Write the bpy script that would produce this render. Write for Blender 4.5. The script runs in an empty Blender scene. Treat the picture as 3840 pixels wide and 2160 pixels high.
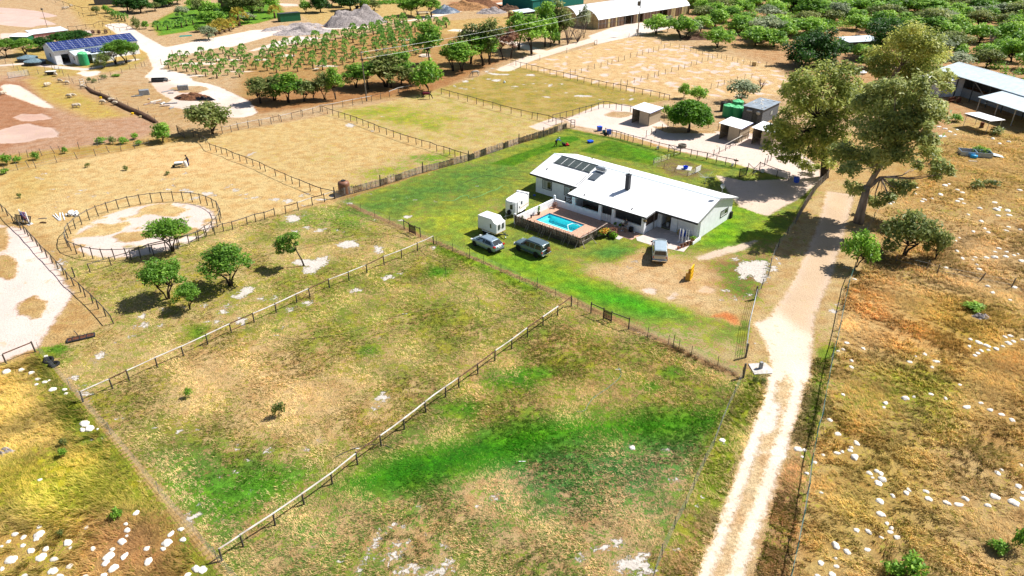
import bpy, bmesh, math, random
import numpy as np
from mathutils import Vector, Matrix
R = math.radians
random.seed(7)
C = bpy.context.scene.collection
S = bpy.context.scene

# ---------------------------------------------------------------- camera, sky, sun, exposure
F_PX, CAM_H, PITCH = 2663.0, 37.5, R(29.4)
cd = bpy.data.cameras.new('camera'); cam = bpy.data.objects.new('camera', cd); C.objects.link(cam)
cam.location = (0, 0, CAM_H); cam.rotation_euler = (math.pi/2 - PITCH, 0, 0)
cd.sensor_width = 36; cd.lens = F_PX/3840*36; cd.clip_start = 0.5; cd.clip_end = 6000
S.camera = cam
SUN_AZ, SUN_EL = R(21), R(50)          # direction to the sun, from +x towards +y, and its height
w = bpy.data.worlds.new('World'); S.world = w; w.use_nodes = True
nt = w.node_tree; bg = nt.nodes['Background']
sky = nt.nodes.new('ShaderNodeTexSky'); sky.sky_type = 'NISHITA'; sky.sun_disc = False
sky.sun_elevation = SUN_EL; sky.sun_rotation = math.pi/2 - SUN_AZ
nt.links.new(sky.outputs[0], bg.inputs[0]); bg.inputs[1].default_value = 0.06
sd_ = bpy.data.lights.new('sun', 'SUN'); sun = bpy.data.objects.new('sun', sd_); C.objects.link(sun)
sd_.energy = 5.0; sd_.angle = R(0.53); sd_.color = (1, .955, .89)
sv = Vector((math.cos(SUN_EL)*math.cos(SUN_AZ), math.cos(SUN_EL)*math.sin(SUN_AZ), math.sin(SUN_EL)))
sun.rotation_euler = sv.to_track_quat('Z', 'Y').to_euler(); sun.location = (60, 60, 90)
S.view_settings.view_transform = 'Standard'; S.view_settings.look = 'None'
S.view_settings.exposure = 0.70; S.view_settings.gamma = 1
S.cycles.max_bounces = 6; S.cycles.transparent_max_bounces = 8

# ---------------------------------------------------------------- surveying: photo point -> place on the ground
_c, _s = math.cos(PITCH), math.sin(PITCH)
def ray(u, v):
    dx, dy = (u-1920)/F_PX, (v-1080)/F_PX
    return (dx, _c-dy*_s, -_s-dy*_c)
def G(u, v, z=0.0):
    d = ray(u, v); t = (z-CAM_H)/d[2]
    return (d[0]*t, d[1]*t)
def PY(u, v, Y):                           # point on the upright plane y = Y
    d = ray(u, v); t = Y/d[1]
    return (d[0]*t, Y, CAM_H+d[2]*t)
def T(i, j, x, y): return (960*i+x/2.6833, 540*j+y/2.6833)
def O(x, y): return (x*1.49068, y*1.49068)
def GT(i, j, x, y, z=0.0): return G(*T(i, j, x, y), z)
def scale_at(Y, z=0): return F_PX/(Y*_c-(z-CAM_H)*_s)   # photo pixels per metre
def hgt(u, v, vt):
    Y = G(u, v)[1]; return PY(u, vt, Y)[2]

# ---------------------------------------------------------------- mesh helpers
class MB:
    def __init__(s): s.v = []; s.f = []; s.m = []
    def add(s, vs, fs, mi=0):
        n = len(s.v); s.v.extend([tuple(p) for p in vs])
        for f in fs: s.f.append([n+k for k in f]); s.m.append(mi)
        return s
    def box(s, c, d, rz=0, mi=0):
        cx, cy, cz = c; a, b, h = d[0]/2, d[1]/2, d[2]/2; cs, sn = math.cos(rz), math.sin(rz)
        vs = [(cx+x*cs-y*sn, cy+x*sn+y*cs, cz+z) for z in (-h, h) for x, y in ((-a, -b), (a, -b), (a, b), (-a, b))]
        return s.add(vs, [(3,2,1,0),(4,5,6,7),(0,1,5,4),(1,2,6,5),(2,3,7,6),(3,0,4,7)], mi)
    def bx(s, x0, x1, y0, y1, z0, z1, mi=0):
        return s.box(((x0+x1)/2, (y0+y1)/2, (z0+z1)/2), (x1-x0, y1-y0, z1-z0), 0, mi)
    def beam(s, p, q, wd, hg, mi=0):
        p, q = Vector(p), Vector(q); d = (q-p).normalized()
        sd = d.cross(Vector((0,0,1)))
        if sd.length < 1e-4: sd = Vector((1,0,0))
        sd.normalize(); up = sd.cross(d)
        vs = [e+sd*a*wd/2+up*b*hg/2 for e in (p, q) for a, b in ((-1,-1),(1,-1),(1,1),(-1,1))]
        return s.add(vs, [(3,2,1,0),(4,5,6,7),(0,1,5,4),(1,2,6,5),(2,3,7,6),(3,0,4,7)], mi)
    def tube(s, pts, rs, n=6, mi=0, caps=True):
        pts = [Vector(p) for p in pts]; k = len(pts)
        if not hasattr(rs, '__len__'): rs = [rs]*k
        vs = []
        for i, p in enumerate(pts):
            d = (pts[min(i+1, k-1)]-pts[max(i-1, 0)]); d.normalize()
            a = d.cross(Vector((0,0,1))) if abs(d.z) < .95 else d.cross(Vector((1,0,0)))
            a.normalize(); b = d.cross(a)
            for t in range(n):
                an = 2*math.pi*t/n; vs.append(p+(a*math.cos(an)+b*math.sin(an))*rs[i])
        fs = [(i*n+t, (i+1)*n+t, (i+1)*n+(t+1) % n, i*n+(t+1) % n) for i in range(k-1) for t in range(n)]
        if caps: fs += [tuple(range(n)), tuple(range((k-1)*n, k*n))[::-1]]
        return s.add(vs, fs, mi)
    def lathe(s, prof, c=(0,0,0), n=16, mi=0, axis='z', sc=(1,1)):
        vs = []
        for r, z in prof:
            for t in range(n):
                a = 2*math.pi*t/n; x, y = r*math.cos(a)*sc[0], r*math.sin(a)*sc[1]
                q = (x, y, z) if axis == 'z' else ((z, x, y) if axis == 'x' else (x, z, y))
                vs.append((c[0]+q[0], c[1]+q[1], c[2]+q[2]))
        k = len(prof)
        fs = [(i*n+t, i*n+(t+1) % n, (i+1)*n+(t+1) % n, (i+1)*n+t) for i in range(k-1) for t in range(n)]
        if prof[0][0] > 1e-6: fs.append(tuple(range(n))[::-1])
        if prof[-1][0] > 1e-6: fs.append(tuple(range((k-1)*n, k*n)))
        return s.add(vs, fs, mi)
    def prism(s, poly, z0, z1, mi=0):
        n = len(poly); vs = [(x, y, z0) for x, y in poly]+[(x, y, z1) for x, y in poly]
        return s.add(vs, [tuple(range(n))[::-1], tuple(range(n, 2*n))]+[(i, (i+1) % n, n+(i+1) % n, n+i) for i in range(n)], mi)
    def slab(s, quad, th, mi=0):             # a thick sheet hung under four (or more) corner points
        n = len(quad); vs = list(quad)+[(x, y, z-th) for x, y, z in quad]
        return s.add(vs, [tuple(range(n)), tuple(range(n, 2*n))[::-1]]+[(i, n+i, n+(i+1) % n, (i+1) % n) for i in range(n)], mi)
    def loft(s, secs, mi=0):                  # closed loops of equal length
        n = len(secs[0]); vs = [p for q in secs for p in q]; k = len(secs)
        fs = [(i*n+t, i*n+(t+1) % n, (i+1)*n+(t+1) % n, (i+1)*n+t) for i in range(k-1) for t in range(n)]
        fs += [tuple(range(n))[::-1], tuple(range((k-1)*n, k*n))]
        return s.add(vs, fs, mi)
    def mesh(s, name, mats, smooth=False):
        me = bpy.data.meshes.new(name); me.from_pydata(s.v, [], s.f)
        for m in (mats if isinstance(mats, (list, tuple)) else [mats]): me.materials.append(m)
        if any(s.m): me.polygons.foreach_set('material_index', s.m)
        bm = bmesh.new(); bm.from_mesh(me); bmesh.ops.recalc_face_normals(bm, faces=bm.faces); bm.to_mesh(me); bm.free()
        if smooth: me.polygons.foreach_set('use_smooth', [True]*len(me.polygons))
        me.update(); return me
    def build(s, name, mats, parent=None, loc=(0,0,0), rz=0, smooth=False, bevel=0):
        o = link(name, s.mesh(name, mats, smooth), parent, loc, rz)
        if bevel:
            b = o.modifiers.new('b', 'BEVEL'); b.width = bevel; b.segments = 2; b.limit_method = 'ANGLE'
        return o
def link(name, data, parent=None, loc=(0,0,0), rz=0, sc=None):
    o = bpy.data.objects.new(name, data); C.objects.link(o)
    if parent: o.parent = parent
    o.location = loc if len(loc) == 3 else (loc[0], loc[1], 0); o.rotation_euler = (0, 0, rz)
    if sc: o.scale = sc
    return o
def tag(o, label=None, cat=None, group=None, kind=None):
    if label: o['label'] = label
    if cat: o['category'] = cat
    if group: o['group'] = group
    if kind: o['kind'] = kind
    return o
def thing(name, label, cat, loc=(0,0,0), rz=0, group=None):
    return tag(link(name, None, None, loc, rz), label, cat, group)
def copy_thing(o, loc, rz=None, label=None, sc=None, group=None):
    kids = [(ch, ch.copy()) for ch in o.children]
    c = o.copy(); C.objects.link(c); c.location = loc if len(loc) == 3 else (loc[0], loc[1], 0)
    if rz is not None: c.rotation_euler = (0, 0, rz)
    if sc: c.scale = sc
    if label: c['label'] = label
    if group: c['group'] = group
    for ch, k in kids:
        C.objects.link(k); k.parent = c
        for g in ch.children:
            d = g.copy(); C.objects.link(d); d.parent = k
    return c

# ---------------------------------------------------------------- materials
def N(nt, t, **kw):
    n = nt.nodes.new(t)
    for k, v in kw.items():
        if isinstance(k, str) and hasattr(n, k): setattr(n, k, v)
    return n
def mat(name, col, rough=.7, var=.15, scale=3., metal=0., bump=0., stretch=None, spec=.3, wave=None, col2=None):
    m = bpy.data.materials.new(name); m.use_nodes = True; t = m.node_tree; b = t.nodes['Principled BSDF']
    b.inputs['Roughness'].default_value = rough; b.inputs['Metallic'].default_value = metal
    b.inputs['Specular IOR Level'].default_value = spec
    tc = N(t, 'ShaderNodeTexCoord'); mp = N(t, 'ShaderNodeMapping'); t.links.new(tc.outputs['Object'], mp.inputs[0])
    if stretch: mp.inputs['Scale'].default_value = stretch
    no = N(t, 'ShaderNodeTexNoise'); no.inputs['Scale'].default_value = scale; no.inputs['Detail'].default_value = 5
    t.links.new(mp.outputs[0], no.inputs['Vector'])
    mx = N(t, 'ShaderNodeMix', data_type='RGBA')
    c2 = col2 or tuple(c*(1-2*var) for c in col)
    c1 = col if col2 else tuple(min(1, c*(1+var)) for c in col)
    mx.inputs[6].default_value = (*c2, 1); mx.inputs[7].default_value = (*c1, 1)
    cr = N(t, 'ShaderNodeMapRange'); cr.inputs[1].default_value = .3; cr.inputs[2].default_value = .7
    t.links.new(no.outputs[0], cr.inputs[0]); t.links.new(cr.outputs[0], mx.inputs[0])
    t.links.new(mx.outputs[2], b.inputs['Base Color'])
    if bump or wave:
        bp = N(t, 'ShaderNodeBump'); bp.inputs['Strength'].default_value = .8
        if wave:                               # (axis, ribs per metre, depth)
            wv = N(t, 'ShaderNodeTexWave'); wv.bands_direction = wave[0]; wv.inputs['Scale'].default_value = wave[1]
            t.links.new(tc.outputs['Object'], wv.inputs[0]); t.links.new(wv.outputs[0], bp.inputs['Height']); bp.inputs['Distance'].default_value = wave[2]
        else:
            t.links.new(no.outputs[0], bp.inputs['Height']); bp.inputs['Distance'].default_value = bump
        t.links.new(bp.outputs[0], b.inputs['Normal'])
    return m
M = {}
def mk(k, *a, **kw): M[k] = mat(k, *a, **kw)
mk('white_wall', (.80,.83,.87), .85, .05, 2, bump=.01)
mk('white_roof', (.86,.87,.88), .5, .03, 1.2, wave=('X', 1.6, .03))
mk('white_paint', (.82,.82,.82), .4, .03)
mk('ridge', (.55,.63,.66), .5, .06)
mk('charcoal', (.03,.033,.04), .5, .2)
mk('gap_shade', (.012,.012,.014), .9, .2)
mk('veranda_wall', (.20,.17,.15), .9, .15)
mk('rake_wood', (.32,.33,.34), .8, .4, 9)
mk('glass_dark', (.02,.03,.035), .08, .3, spec=.6)
mk('curtain', (.35,.38,.36), .6, .2, 6, stretch=(8,8,1))
mk('brown_slat', (.07,.045,.03), .8, .25)
mk('paving_brick', (.55,.33,.23), .85, .14, 6, bump=.01)
mk('paving_grey', (.34,.31,.29), .9, .16, 4, bump=.01)
mk('concrete', (.52,.49,.46), .9, .12, 3, bump=.01)
mk('pink_concrete', (.58,.49,.44), .9, .1, 2.5, bump=.01)
mk('pool_plaster', (.22,.90,.94), .6, .05)
mk('tile_blue', (.03,.12,.3), .3, .2, 20)
mk('rail_wood', (.66,.64,.60), .7, .3, 1.2, col2=(.36,.31,.27))
mk('post_wood', (.085,.075,.06), .85, .35, 5)
mk('post_grey', (.17,.15,.12), .85, .3, 5)
mk('slat_weathered', (.36,.33,.30), .85, .5, 2.2, col2=(.12,.09,.07))
mk('slat_bleached', (.50,.45,.40), .85, .4, 3, col2=(.22,.10,.07))
mk('reed', (.10,.085,.06), .9, .3, 4)
mk('steel', (.42,.45,.47), .4, .12, metal=.6)
mk('steel_dark', (.07,.08,.085), .5, .2, metal=.3)
mk('zinc_blue', (.62,.72,.77), .4, .08, 1.2, metal=.0, wave=('Y', 1.3, .03))
mk('zinc_grey', (.33,.38,.43), .4, .15, 1.2, metal=.25, wave=('X', 1.3, .03))
mk('beige_sheet', (.42,.34,.24), .6, .04, 2, wave=('X', 2.2, .02))
mk('wire', (.32,.34,.33), .5, .1, metal=.3)
mk('net_green', (.02,.22,.17), .8, .2)
mk('tank_green', (.035,.33,.13), .5, .12)
mk('tank_lid_green', (.16,.62,.28), .5, .1)
mk('tank_brown', (.22,.10,.06), .5, .12)
mk('black_plastic', (.014,.014,.018), .35, .3)
mk('tarp_blue_grey', (.10,.14,.20), .4, .4, 4, bump=.12)
mk('cover_grey', (.16,.24,.28), .5, .3, 3, bump=.03)
mk('blue_plastic', (.02,.09,.55), .4, .1)
mk('teal_plastic', (.03,.18,.22), .4, .1)
mk('white_plastic', (.78,.78,.76), .4, .05)
mk('solar_blue', (.02,.035,.16), .12, .2, 2, spec=.7)
mk('solar_line', (.62,.68,.80), .4, .1)
mk('pool_heat', (.035,.05,.05), .55, .3, 9, col2=(.12,.15,.15))
mk('heater_plate', (.10,.12,.14), .3, .1)
mk('tyre', (.012,.012,.012), .85, .2)
mk('rim', (.45,.46,.48), .35, .1, metal=.6)
mk('silver_blue', (.30,.39,.47), .25, .03, metal=.35, spec=.6)
mk('blue_grey_paint', (.13,.19,.22), .28, .04, metal=.35, spec=.6)
mk('pale_blue_paint', (.42,.52,.58), .25, .04, metal=.25, spec=.6)
mk('cream_paint', (.55,.51,.40), .35, .05)
mk('chrome', (.6,.62,.63), .2, .05, metal=.9)
mk('trim_black', (.015,.015,.016), .5, .2)
mk('light_red', (.5,.02,.015), .2, .1)
mk('light_clear', (.7,.72,.74), .15, .1)
mk('yellow', (.80,.50,.01), .45, .06)
mk('orange_band', (.55,.30,.05), .5, .1)
mk('skin', (.42,.24,.16), .6, .08)
mk('skin_dark', (.07,.04,.028), .6, .1)
mk('hair_dark', (.02,.014,.01), .6, .2)
mk('shirt_white', (.72,.72,.74), .85, .05)
mk('shirt_slate', (.08,.085,.11), .85, .1)
mk('shorts_black', (.015,.015,.018), .85, .1)
mk('shorts_grey', (.22,.24,.29), .85, .1)
mk('jacket_blue', (.06,.20,.62), .75, .12)
mk('trouser_maroon', (.05,.012,.014), .85, .1)
mk('overall_blue', (.012,.03,.16), .85, .15)
mk('top_dark', (.02,.024,.028), .85, .2)
mk('cap_grey', (.45,.50,.50), .8, .1)
mk('boot', (.012,.01,.01), .6, .1)
mk('mower_red', (.62,.03,.04), .35, .06)
mk('horse_dark', (.025,.014,.011), .55, .2)
mk('rug_maroon', (.14,.012,.028), .8, .15)
mk('horse_grey', (.50,.46,.42), .7, .3, 3)
mk('sheep_wool', (.55,.47,.36), .95, .2, 9, bump=.03)
mk('sheep_dark', (.05,.04,.035), .9, .2)
mk('terracotta', (.36,.13,.06), .8, .2)
mk('limestone', (.76,.71,.63), .95, .10, 4, bump=.06)
mk('rubble_grey', (.36,.32,.31), .95, .3, 2.5, bump=.25, col2=(.15,.13,.13))
mk('spoil_dark', (.22,.19,.20), .95, .4, 2, bump=.25, col2=(.45,.40,.37))
mk('compost', (.17,.075,.035), .95, .3, 2, bump=.25)
mk('compost_tan', (.33,.17,.07), .95, .3, 2, bump=.2)
mk('brush_brown', (.13,.07,.04), .95, .4, 6)
mk('straw_bale', (.50,.36,.17), .95, .2, 8)
mk('pink_wall', (.56,.27,.27), .85, .06)
mk('block_grey', (.13,.14,.155), .9, .25, 5, bump=.02)
mk('block_light', (.30,.31,.32), .9, .2, 5, bump=.02)
mk('green_sheet', (.012,.13,.055), .5, .1, wave=('X', 1.5, .03))
mk('green_roof', (.10,.33,.20), .5, .15)
mk('shade_teal', (.01,.16,.13), .85, .2)
mk('poly_film', (.62,.64,.65), .35, .08, .6, spec=.5)
mk('brown_sheet', (.15,.09,.055), .7, .2, 3)
mk('straw_sheet', (.50,.39,.19), .85, .15)
mk('stack_grey', (.33,.35,.37), .7, .3, 5)
mk('pvc_white', (.80,.81,.83), .35, .03)
mk('barrel_blue', (.015,.10,.75), .35, .1)
mk('cyan_plastic', (.03,.38,.75), .4, .1)
mk('rust', (.16,.06,.03), .85, .35, 6)
mk('soil', (.20,.11,.06), .95, .3, 3, bump=.05)
mk('bark_dark', (.055,.042,.032), .95, .3, 8, stretch=(1,1,.2))
mk('bark_gum', (.30,.235,.19), .9, .3, 2, stretch=(1,1,.3))
mk('bark_palm', (.10,.055,.035), .95, .3, 6)
mk('dead_wood', (.17,.135,.12), .9, .3, 6)
def foliage(k, dark, mid, light, trans=.45):
    m = bpy.data.materials.new(k); m.use_nodes = True; t = m.node_tree; t.nodes.clear(); M[k] = m
    out = N(t, 'ShaderNodeOutputMaterial'); at = N(t, 'ShaderNodeAttribute'); at.attribute_name = 'tone'
    oi = N(t, 'ShaderNodeObjectInfo'); ad = N(t, 'ShaderNodeMath', operation='MULTIPLY_ADD')
    t.links.new(oi.outputs['Random'], ad.inputs[0]); ad.inputs[1].default_value = .24; ad.inputs[2].default_value = -.12
    a2 = N(t, 'ShaderNodeMath', operation='ADD'); t.links.new(at.outputs['Fac'], a2.inputs[0]); t.links.new(ad.outputs[0], a2.inputs[1])
    cr = N(t, 'ShaderNodeValToRGB'); e = cr.color_ramp.elements
    e[0].position = .05; e[0].color = (*dark, 1); e[1].position = .95; e[1].color = (*light, 1)
    q = cr.color_ramp.elements.new(.5); q.color = (*mid, 1)
    t.links.new(a2.outputs[0], cr.inputs[0])
    d = N(t, 'ShaderNodeBsdfPrincipled'); d.inputs['Roughness'].default_value = .55; d.inputs['Specular IOR Level'].default_value = .35
    tr = N(t, 'ShaderNodeBsdfTranslucent'); mx = N(t, 'ShaderNodeMixShader'); mx.inputs[0].default_value = trans
    t.links.new(cr.outputs[0], d.inputs['Base Color']); t.links.new(cr.outputs[0], tr.inputs[0])
    t.links.new(d.outputs[0], mx.inputs[1]); t.links.new(tr.outputs[0], mx.inputs[2]); t.links.new(mx.outputs[0], out.inputs[0])
foliage('leaf_acacia', (0.0775,0.186,0.0186), (0.155,0.326,0.031), (0.295,0.48,0.0543))
foliage('leaf_bush', (.06,.16,.018), (.21,.42,.04), (.44,.64,.09))
foliage('leaf_olive', (.07,.105,.03), (.19,.25,.06), (.38,.40,.13))
foliage('leaf_gum', (.12,.17,.03), (.36,.42,.09), (.72,.70,.18))
foliage('leaf_gum_dark', (.12,.17,.05), (.34,.40,.12), (.68,.68,.24))
foliage('leaf_grey', (0.155,0.202,0.109), (0.31,0.372,0.217), (0.527,0.558,0.341))
foliage('leaf_dense', (0.0155,0.0543,0.0093), (0.0341,0.116,0.0155), (0.0775,0.202,0.0232))
foliage('leaf_round', (0.0543,0.155,0.0062), (0.124,0.31,0.0124), (0.264,0.465,0.0232))
foliage('leaf_palm', (0.0465,0.124,0.031), (0.139,0.31,0.0543), (0.341,0.527,0.093))
foliage('leaf_palm_gold', (0.139,0.155,0.0232), (0.372,0.31,0.0465), (0.62,0.465,0.093))
foliage('leaf_rust', (0.124,0.0543,0.0388), (0.248,0.116,0.0775), (0.341,0.186,0.109))
foliage('leaf_straw', (.20,.13,.05), (.42,.29,.11), (.60,.45,.20), .1)
foliage('petal', (.35,.02,.02), (.70,.25,.02), (.75,.50,.05), .1)
# ---------------------------------------------------------------- the ground
HA = R(-41.0); HO = (3.36, 94.33)
def HL(a, b): return (HO[0]+a*math.cos(HA)-b*math.sin(HA), HO[1]+a*math.sin(HA)+b*math.cos(HA))
def axis(segs):
    out = [segs[0][0]]
    for x1, d in segs[1:]:
        n = max(1, round((x1-out[-1])/d)); out += list(np.linspace(out[-1], x1, n+1)[1:])
    return np.array(out)
gx = axis([(-1500,0),(-420,120),(-210,6),(-110,1.1),(-45,.6),(48,.36),(110,.6),(210,1.3),(420,8),(1500,120)])
gy = axis([(-200,0),(15,20),(27,1.5),(105,.36),(150,.55),(215,.8),(300,1.2),(420,5),(2000,120)])
X, Y = np.meshgrid(gx, gy); NX, NY = len(gx), len(gy)
DRY = np.zeros((NY, NX, 3)); DRY[:] = (.50,.34,.15)
GRN = np.zeros((NY, NX, 3)); GRN[:] = (.17,.23,.04)
GV = np.full((NY, NX), .30); SAND = np.full((NY, NX), -3.0); SCOL = np.zeros((NY, NX, 3)); SCOL[:] = (.72,.58,.49)
ROCK = np.full((NY, NX), -3.0)
def inset(poly, pad=4.0):
    xs = [p[0] for p in poly]; ys = [p[1] for p in poly]
    i0, i1 = np.searchsorted(gy, [min(ys)-pad, max(ys)+pad]); j0, j1 = np.searchsorted(gx, [min(xs)-pad, max(xs)+pad])
    return slice(i0, i1), slice(j0, j1)
def sdist(poly, sl, closed=True):
    px, py = X[sl], Y[sl]; d = np.full(px.shape, 1e9); ins = np.zeros(px.shape, bool); n = len(poly)
    for k in range(n if closed else n-1):
        (ax, ay), (bx, by) = poly[k], poly[(k+1) % n]; ex, ey = bx-ax, by-ay
        t = np.clip(((px-ax)*ex+(py-ay)*ey)/(ex*ex+ey*ey+1e-9), 0, 1)
        d = np.minimum(d, np.hypot(px-ax-t*ex, py-ay-t*ey))
        if closed: ins ^= ((ay > py) != (by > py)) & (px < ex*(py-ay)/(ey+(1e-12 if ey == 0 else 0))+ax)
    return np.where(ins, d, -d) if closed else -d
def ss(x): x = np.clip(x, 0, 1); return x*x*(3-2*x)
def field(poly, dry=None, grn=None, g=None, f=1.0):
    sl = inset(poly, f+1)
    w = ss(.5+sdist(poly, sl)/(2*f))
    if dry: DRY[sl] += (np.array(dry)-DRY[sl])*w[..., None]
    if grn: GRN[sl] += (np.array(grn)-GRN[sl])*w[..., None]
    if g is not None: GV[sl] += (g-GV[sl])*w
def line_field(pts, hw, **k):
    sl = inset(pts, hw+3); f = k.get('f', .5); w = ss(.5+(sdist(pts, sl, False)+hw)/(2*f))
    for A, key in ((DRY, 'dry'), (GRN, 'grn')):
        if k.get(key): A[sl] += (np.array(k[key])-A[sl])*w[..., None]
    if k.get('g') is not None: GV[sl] += (k['g']-GV[sl])*w
def sand(poly, col=None, line=None):
    sl = inset(poly, 4 if line is None else 4+line)
    d = sdist(poly, sl) if line is None else sdist(poly, sl, False)+line
    SAND[sl] = np.maximum(SAND[sl], np.clip(d, -3, 3))
    if col: w = ss(.5+d/2.5); SCOL[sl] += (np.array(col)-SCOL[sl])*w[..., None]
def unsand(poly, line=None):
    sl = inset(poly); d = sdist(poly, sl) if line is None else sdist(poly, sl, False)+line
    SAND[sl] = np.minimum(SAND[sl], np.clip(-d, -3, 3))
def rock(poly):
    sl = inset(poly); ROCK[sl] = np.maximum(ROCK[sl], np.clip(sdist(poly, sl), -3, 3))
def PO(*p): return [G(*O(x, y)) for x, y in p]
def PT(i, j, *p): return [GT(i, j, x, y) for x, y in p]
def EL(i, j, x, y, a, b, rot=0, n=12):
    rr = random.Random(int(x*7+y)); out = []
    for k in range(n):
        t = 2*math.pi*k/n; q = rr.uniform(.72, 1.18); ex, ey = a*q*math.cos(t), b*q*math.sin(t)
        out.append((x+ex*math.cos(rot)-ey*math.sin(rot), y+ex*math.sin(rot)+ey*math.cos(rot)))
    return PT(i, j, *out)
STRAW=(.50,.38,.19); GOLD=(.47,.33,.11); BROWN=(.27,.15,.06); REDS=(.46,.29,.19); PINK=(.74,.60,.52); WHITE=(.86,.79,.70)
LAWN=(.145,.25,.03); LUSH=(.05,.25,.004); EMER=(.08,.20,.03); OLIVE=(.21,.22,.04); LIME=(.27,.34,.03)
# far country
field(PO((-400,-20),(2900,-20),(2900,330),(-400,330)), (.50,.36,.21), OLIVE, .18, 8)
field(PO((1700,60),(1780,-40),(2900,-60),(2900,420),(2300,330),(2000,190)), (.46,.29,.15), (.17,.2,.05), .14, 4)
field(PO((0,190),(130,185),(410,320),(350,352),(-30,400)), REDS, OLIVE, .06, 1.5)
field(PO((-30,395),(350,352),(480,340),(480,360),(150,395),(-30,440)), (.45,.30,.10), (.26,.24,.05), .38, 1)
field(PO((60,200),(130,195),(330,292),(230,300),(100,250)), (.50,.36,.12), (.33,.32,.06), .4, 2)
field(PO((-30,205),(60,205),(130,290),(140,330),(-30,390)), (.40,.21,.12), OLIVE, .05, 1.5)
field(PO((40,120),(350,110),(380,140),(330,175),(100,200),(30,180)), (.48,.35,.13), (.28,.28,.06), .4, 1.5)
field(PO((265,215),(420,215),(560,265),(545,310),(420,312),(330,270)), (.48,.33,.17), OLIVE, .28, 2)
field(PO((150,-10),(260,-10),(330,60),(280,100),(210,60)), (.50,.36,.14), OLIVE, .3, 2)
field(PO((380,60),(470,12),(700,5),(720,40),(640,60),(500,75),(400,90)), GOLD, (.11,.28,.03), .85, 2)
field(PO((620,150),(840,100),(1080,60),(1280,90),(1250,150),(1080,240),(640,280),(590,250)), (.40,.25,.10), OLIVE, .18, 2)
field(PO((590,250),(1060,190),(1300,140),(1100,225),(620,290)), (.36,.19,.08), OLIVE, .08, 2)
field(PO((720,20),(1050,-10),(1150,30),(900,60),(790,60)), (.52,.38,.16), OLIVE, .3, 2)
field(PO((1030,60),(1280,40),(1330,60),(1280,85),(1100,85)), (.50,.35,.14), OLIVE, .3, 1.5)
# paddocks
P8=PO((1290,165),(1600,88),(1930,160),(1985,200),(1960,240),(1700,250))
field(P8, (.62,.45,.24), (.45,.33,.13), .25, 1)
field(PO((1090,228),(1290,165),(1690,250),(1430,292),(1380,302)), (.47,.35,.13), (.24,.24,.05), .5, .8)
field(PO((820,290),(1090,230),(1420,312),(1180,385)), (.54,.42,.19), (.27,.30,.06), .42, .8)
field(PO((850,275),(1000,265),(1150,300),(1100,330),(900,290)), (.52,.40,.14), (.24,.32,.04), .55, 3)
field(PO((480,352),(820,290),(1180,385),(845,482)), (.58,.43,.20), (.30,.28,.06), .30, .8)
field(PO((900,440),(1000,400),(1150,378),(1170,390),(900,470)), STRAW, (.18,.30,.03), .52, 4)
field(PO((-20,440),(480,350),(845,482),(848,502),(600,560),(150,610),(-20,520)), (.62,.46,.22), (.32,.29,.06), .18, .8)
field(PO((250,400),(480,355),(640,420),(400,450)), (.66,.47,.23), (.38,.31,.07), .12, 3)
field(PO((0,430),(120,415),(140,470),(60,520),(0,500)), (.55,.40,.15), OLIVE, .25, 4)
field(PO((110,885),(205,1002),(1092,602),(855,506),(560,570),(150,650),(285,810)), (.52,.39,.18), (.21,.25,.05), .48, .8)
field(PO((290,700),(480,660),(620,700),(560,760),(330,770)), STRAW, (.25,.27,.05), .55, 4)
field(PO((870,520),(960,550),(900,580),(700,560),(760,540)), STRAW, (.15,.27,.04), .62, 3)
field(PO((205,1002),(1092,602),(1434,750),(552,1408)), (.52,.38,.18), (.19,.23,.045), .53, .8)
field(PO((700,690),(1000,640),(1350,720),(1250,840),(900,880),(640,850)), (.52,.38,.17), (.19,.25,.04), .57, 5)
field(PO((430,880),(650,850),(900,950),(950,1060),(700,1080),(430,1000)), (.58,.41,.20), (.22,.23,.05), .38, 4)
field(PO((330,1150),(480,1120),(760,1170),(740,1240),(560,1390),(440,1270)), (.50,.36,.17), EMER, .62, 3)
field(PO((430,1230),(600,1200),(790,1180),(760,1210),(560,1300)), STRAW, (.09,.28,.02), .72, 2)
field(PO((552,1408),(1434,750),(1866,948),(1640,1460),(560,1460)), (.50,.36,.17), (.14,.22,.04), .56, .8)
field(PO((1130,950),(1434,770),(1860,950),(1800,1030),(1400,1040),(1150,1080)), (.50,.34,.15), (.17,.23,.03), .54, 4)
field(PO((1250,1100),(1800,1080),(1700,1300),(1500,1380),(1200,1260)), (.52,.36,.20), (.07,.20,.05), .56, 4)
field(PO((590,1400),(900,1240),(1200,1230),(1300,1300),(1000,1350),(650,1460)), (.52,.36,.18), (.13,.23,.05), .46, 3)
field(PO((1000,1350),(1500,1290),(1640,1340),(1560,1449),(1000,1449)), (.50,.35,.18), (.12,.19,.04), .46, 4)
LB=PO((850,1226),(960,1180),(1120,1128),(1320,1066),(1560,1046),(1812,1036),(1818,1070),(1700,1092),(1450,1110),(1250,1158),(1090,1200),(940,1234))
field(LB, (.34,.33,.06), LUSH, .90, 2.4)
field(PO((900,1210),(1010,1150),(1200,1110),(1330,1105),(1300,1150),(1130,1190),(1000,1225)), (.12,.26,.02), (.035,.21,.006), 1.0, 1.5)
for e in (EL(2,2,100,900,150,110), EL(2,2,1600,850,80,40), EL(1,2,2450,920,130,90), EL(2,2,1400,990,60,50), EL(1,2,2050,1220,200,80), EL(1,2,1150,620,60,40), EL(0,2,1980,450,60,60), EL(0,2,560,620,120,40), EL(1,1,1850,1290,110,50), EL(2,2,250,860,160,60)):
    field(e, None, (.075,.25,.015), .85, 1.1)
field(PO((1400,300),(1560,340),(1560,345),(1430,322)), (.55,.42,.28), OLIVE, .15, .6)
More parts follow.
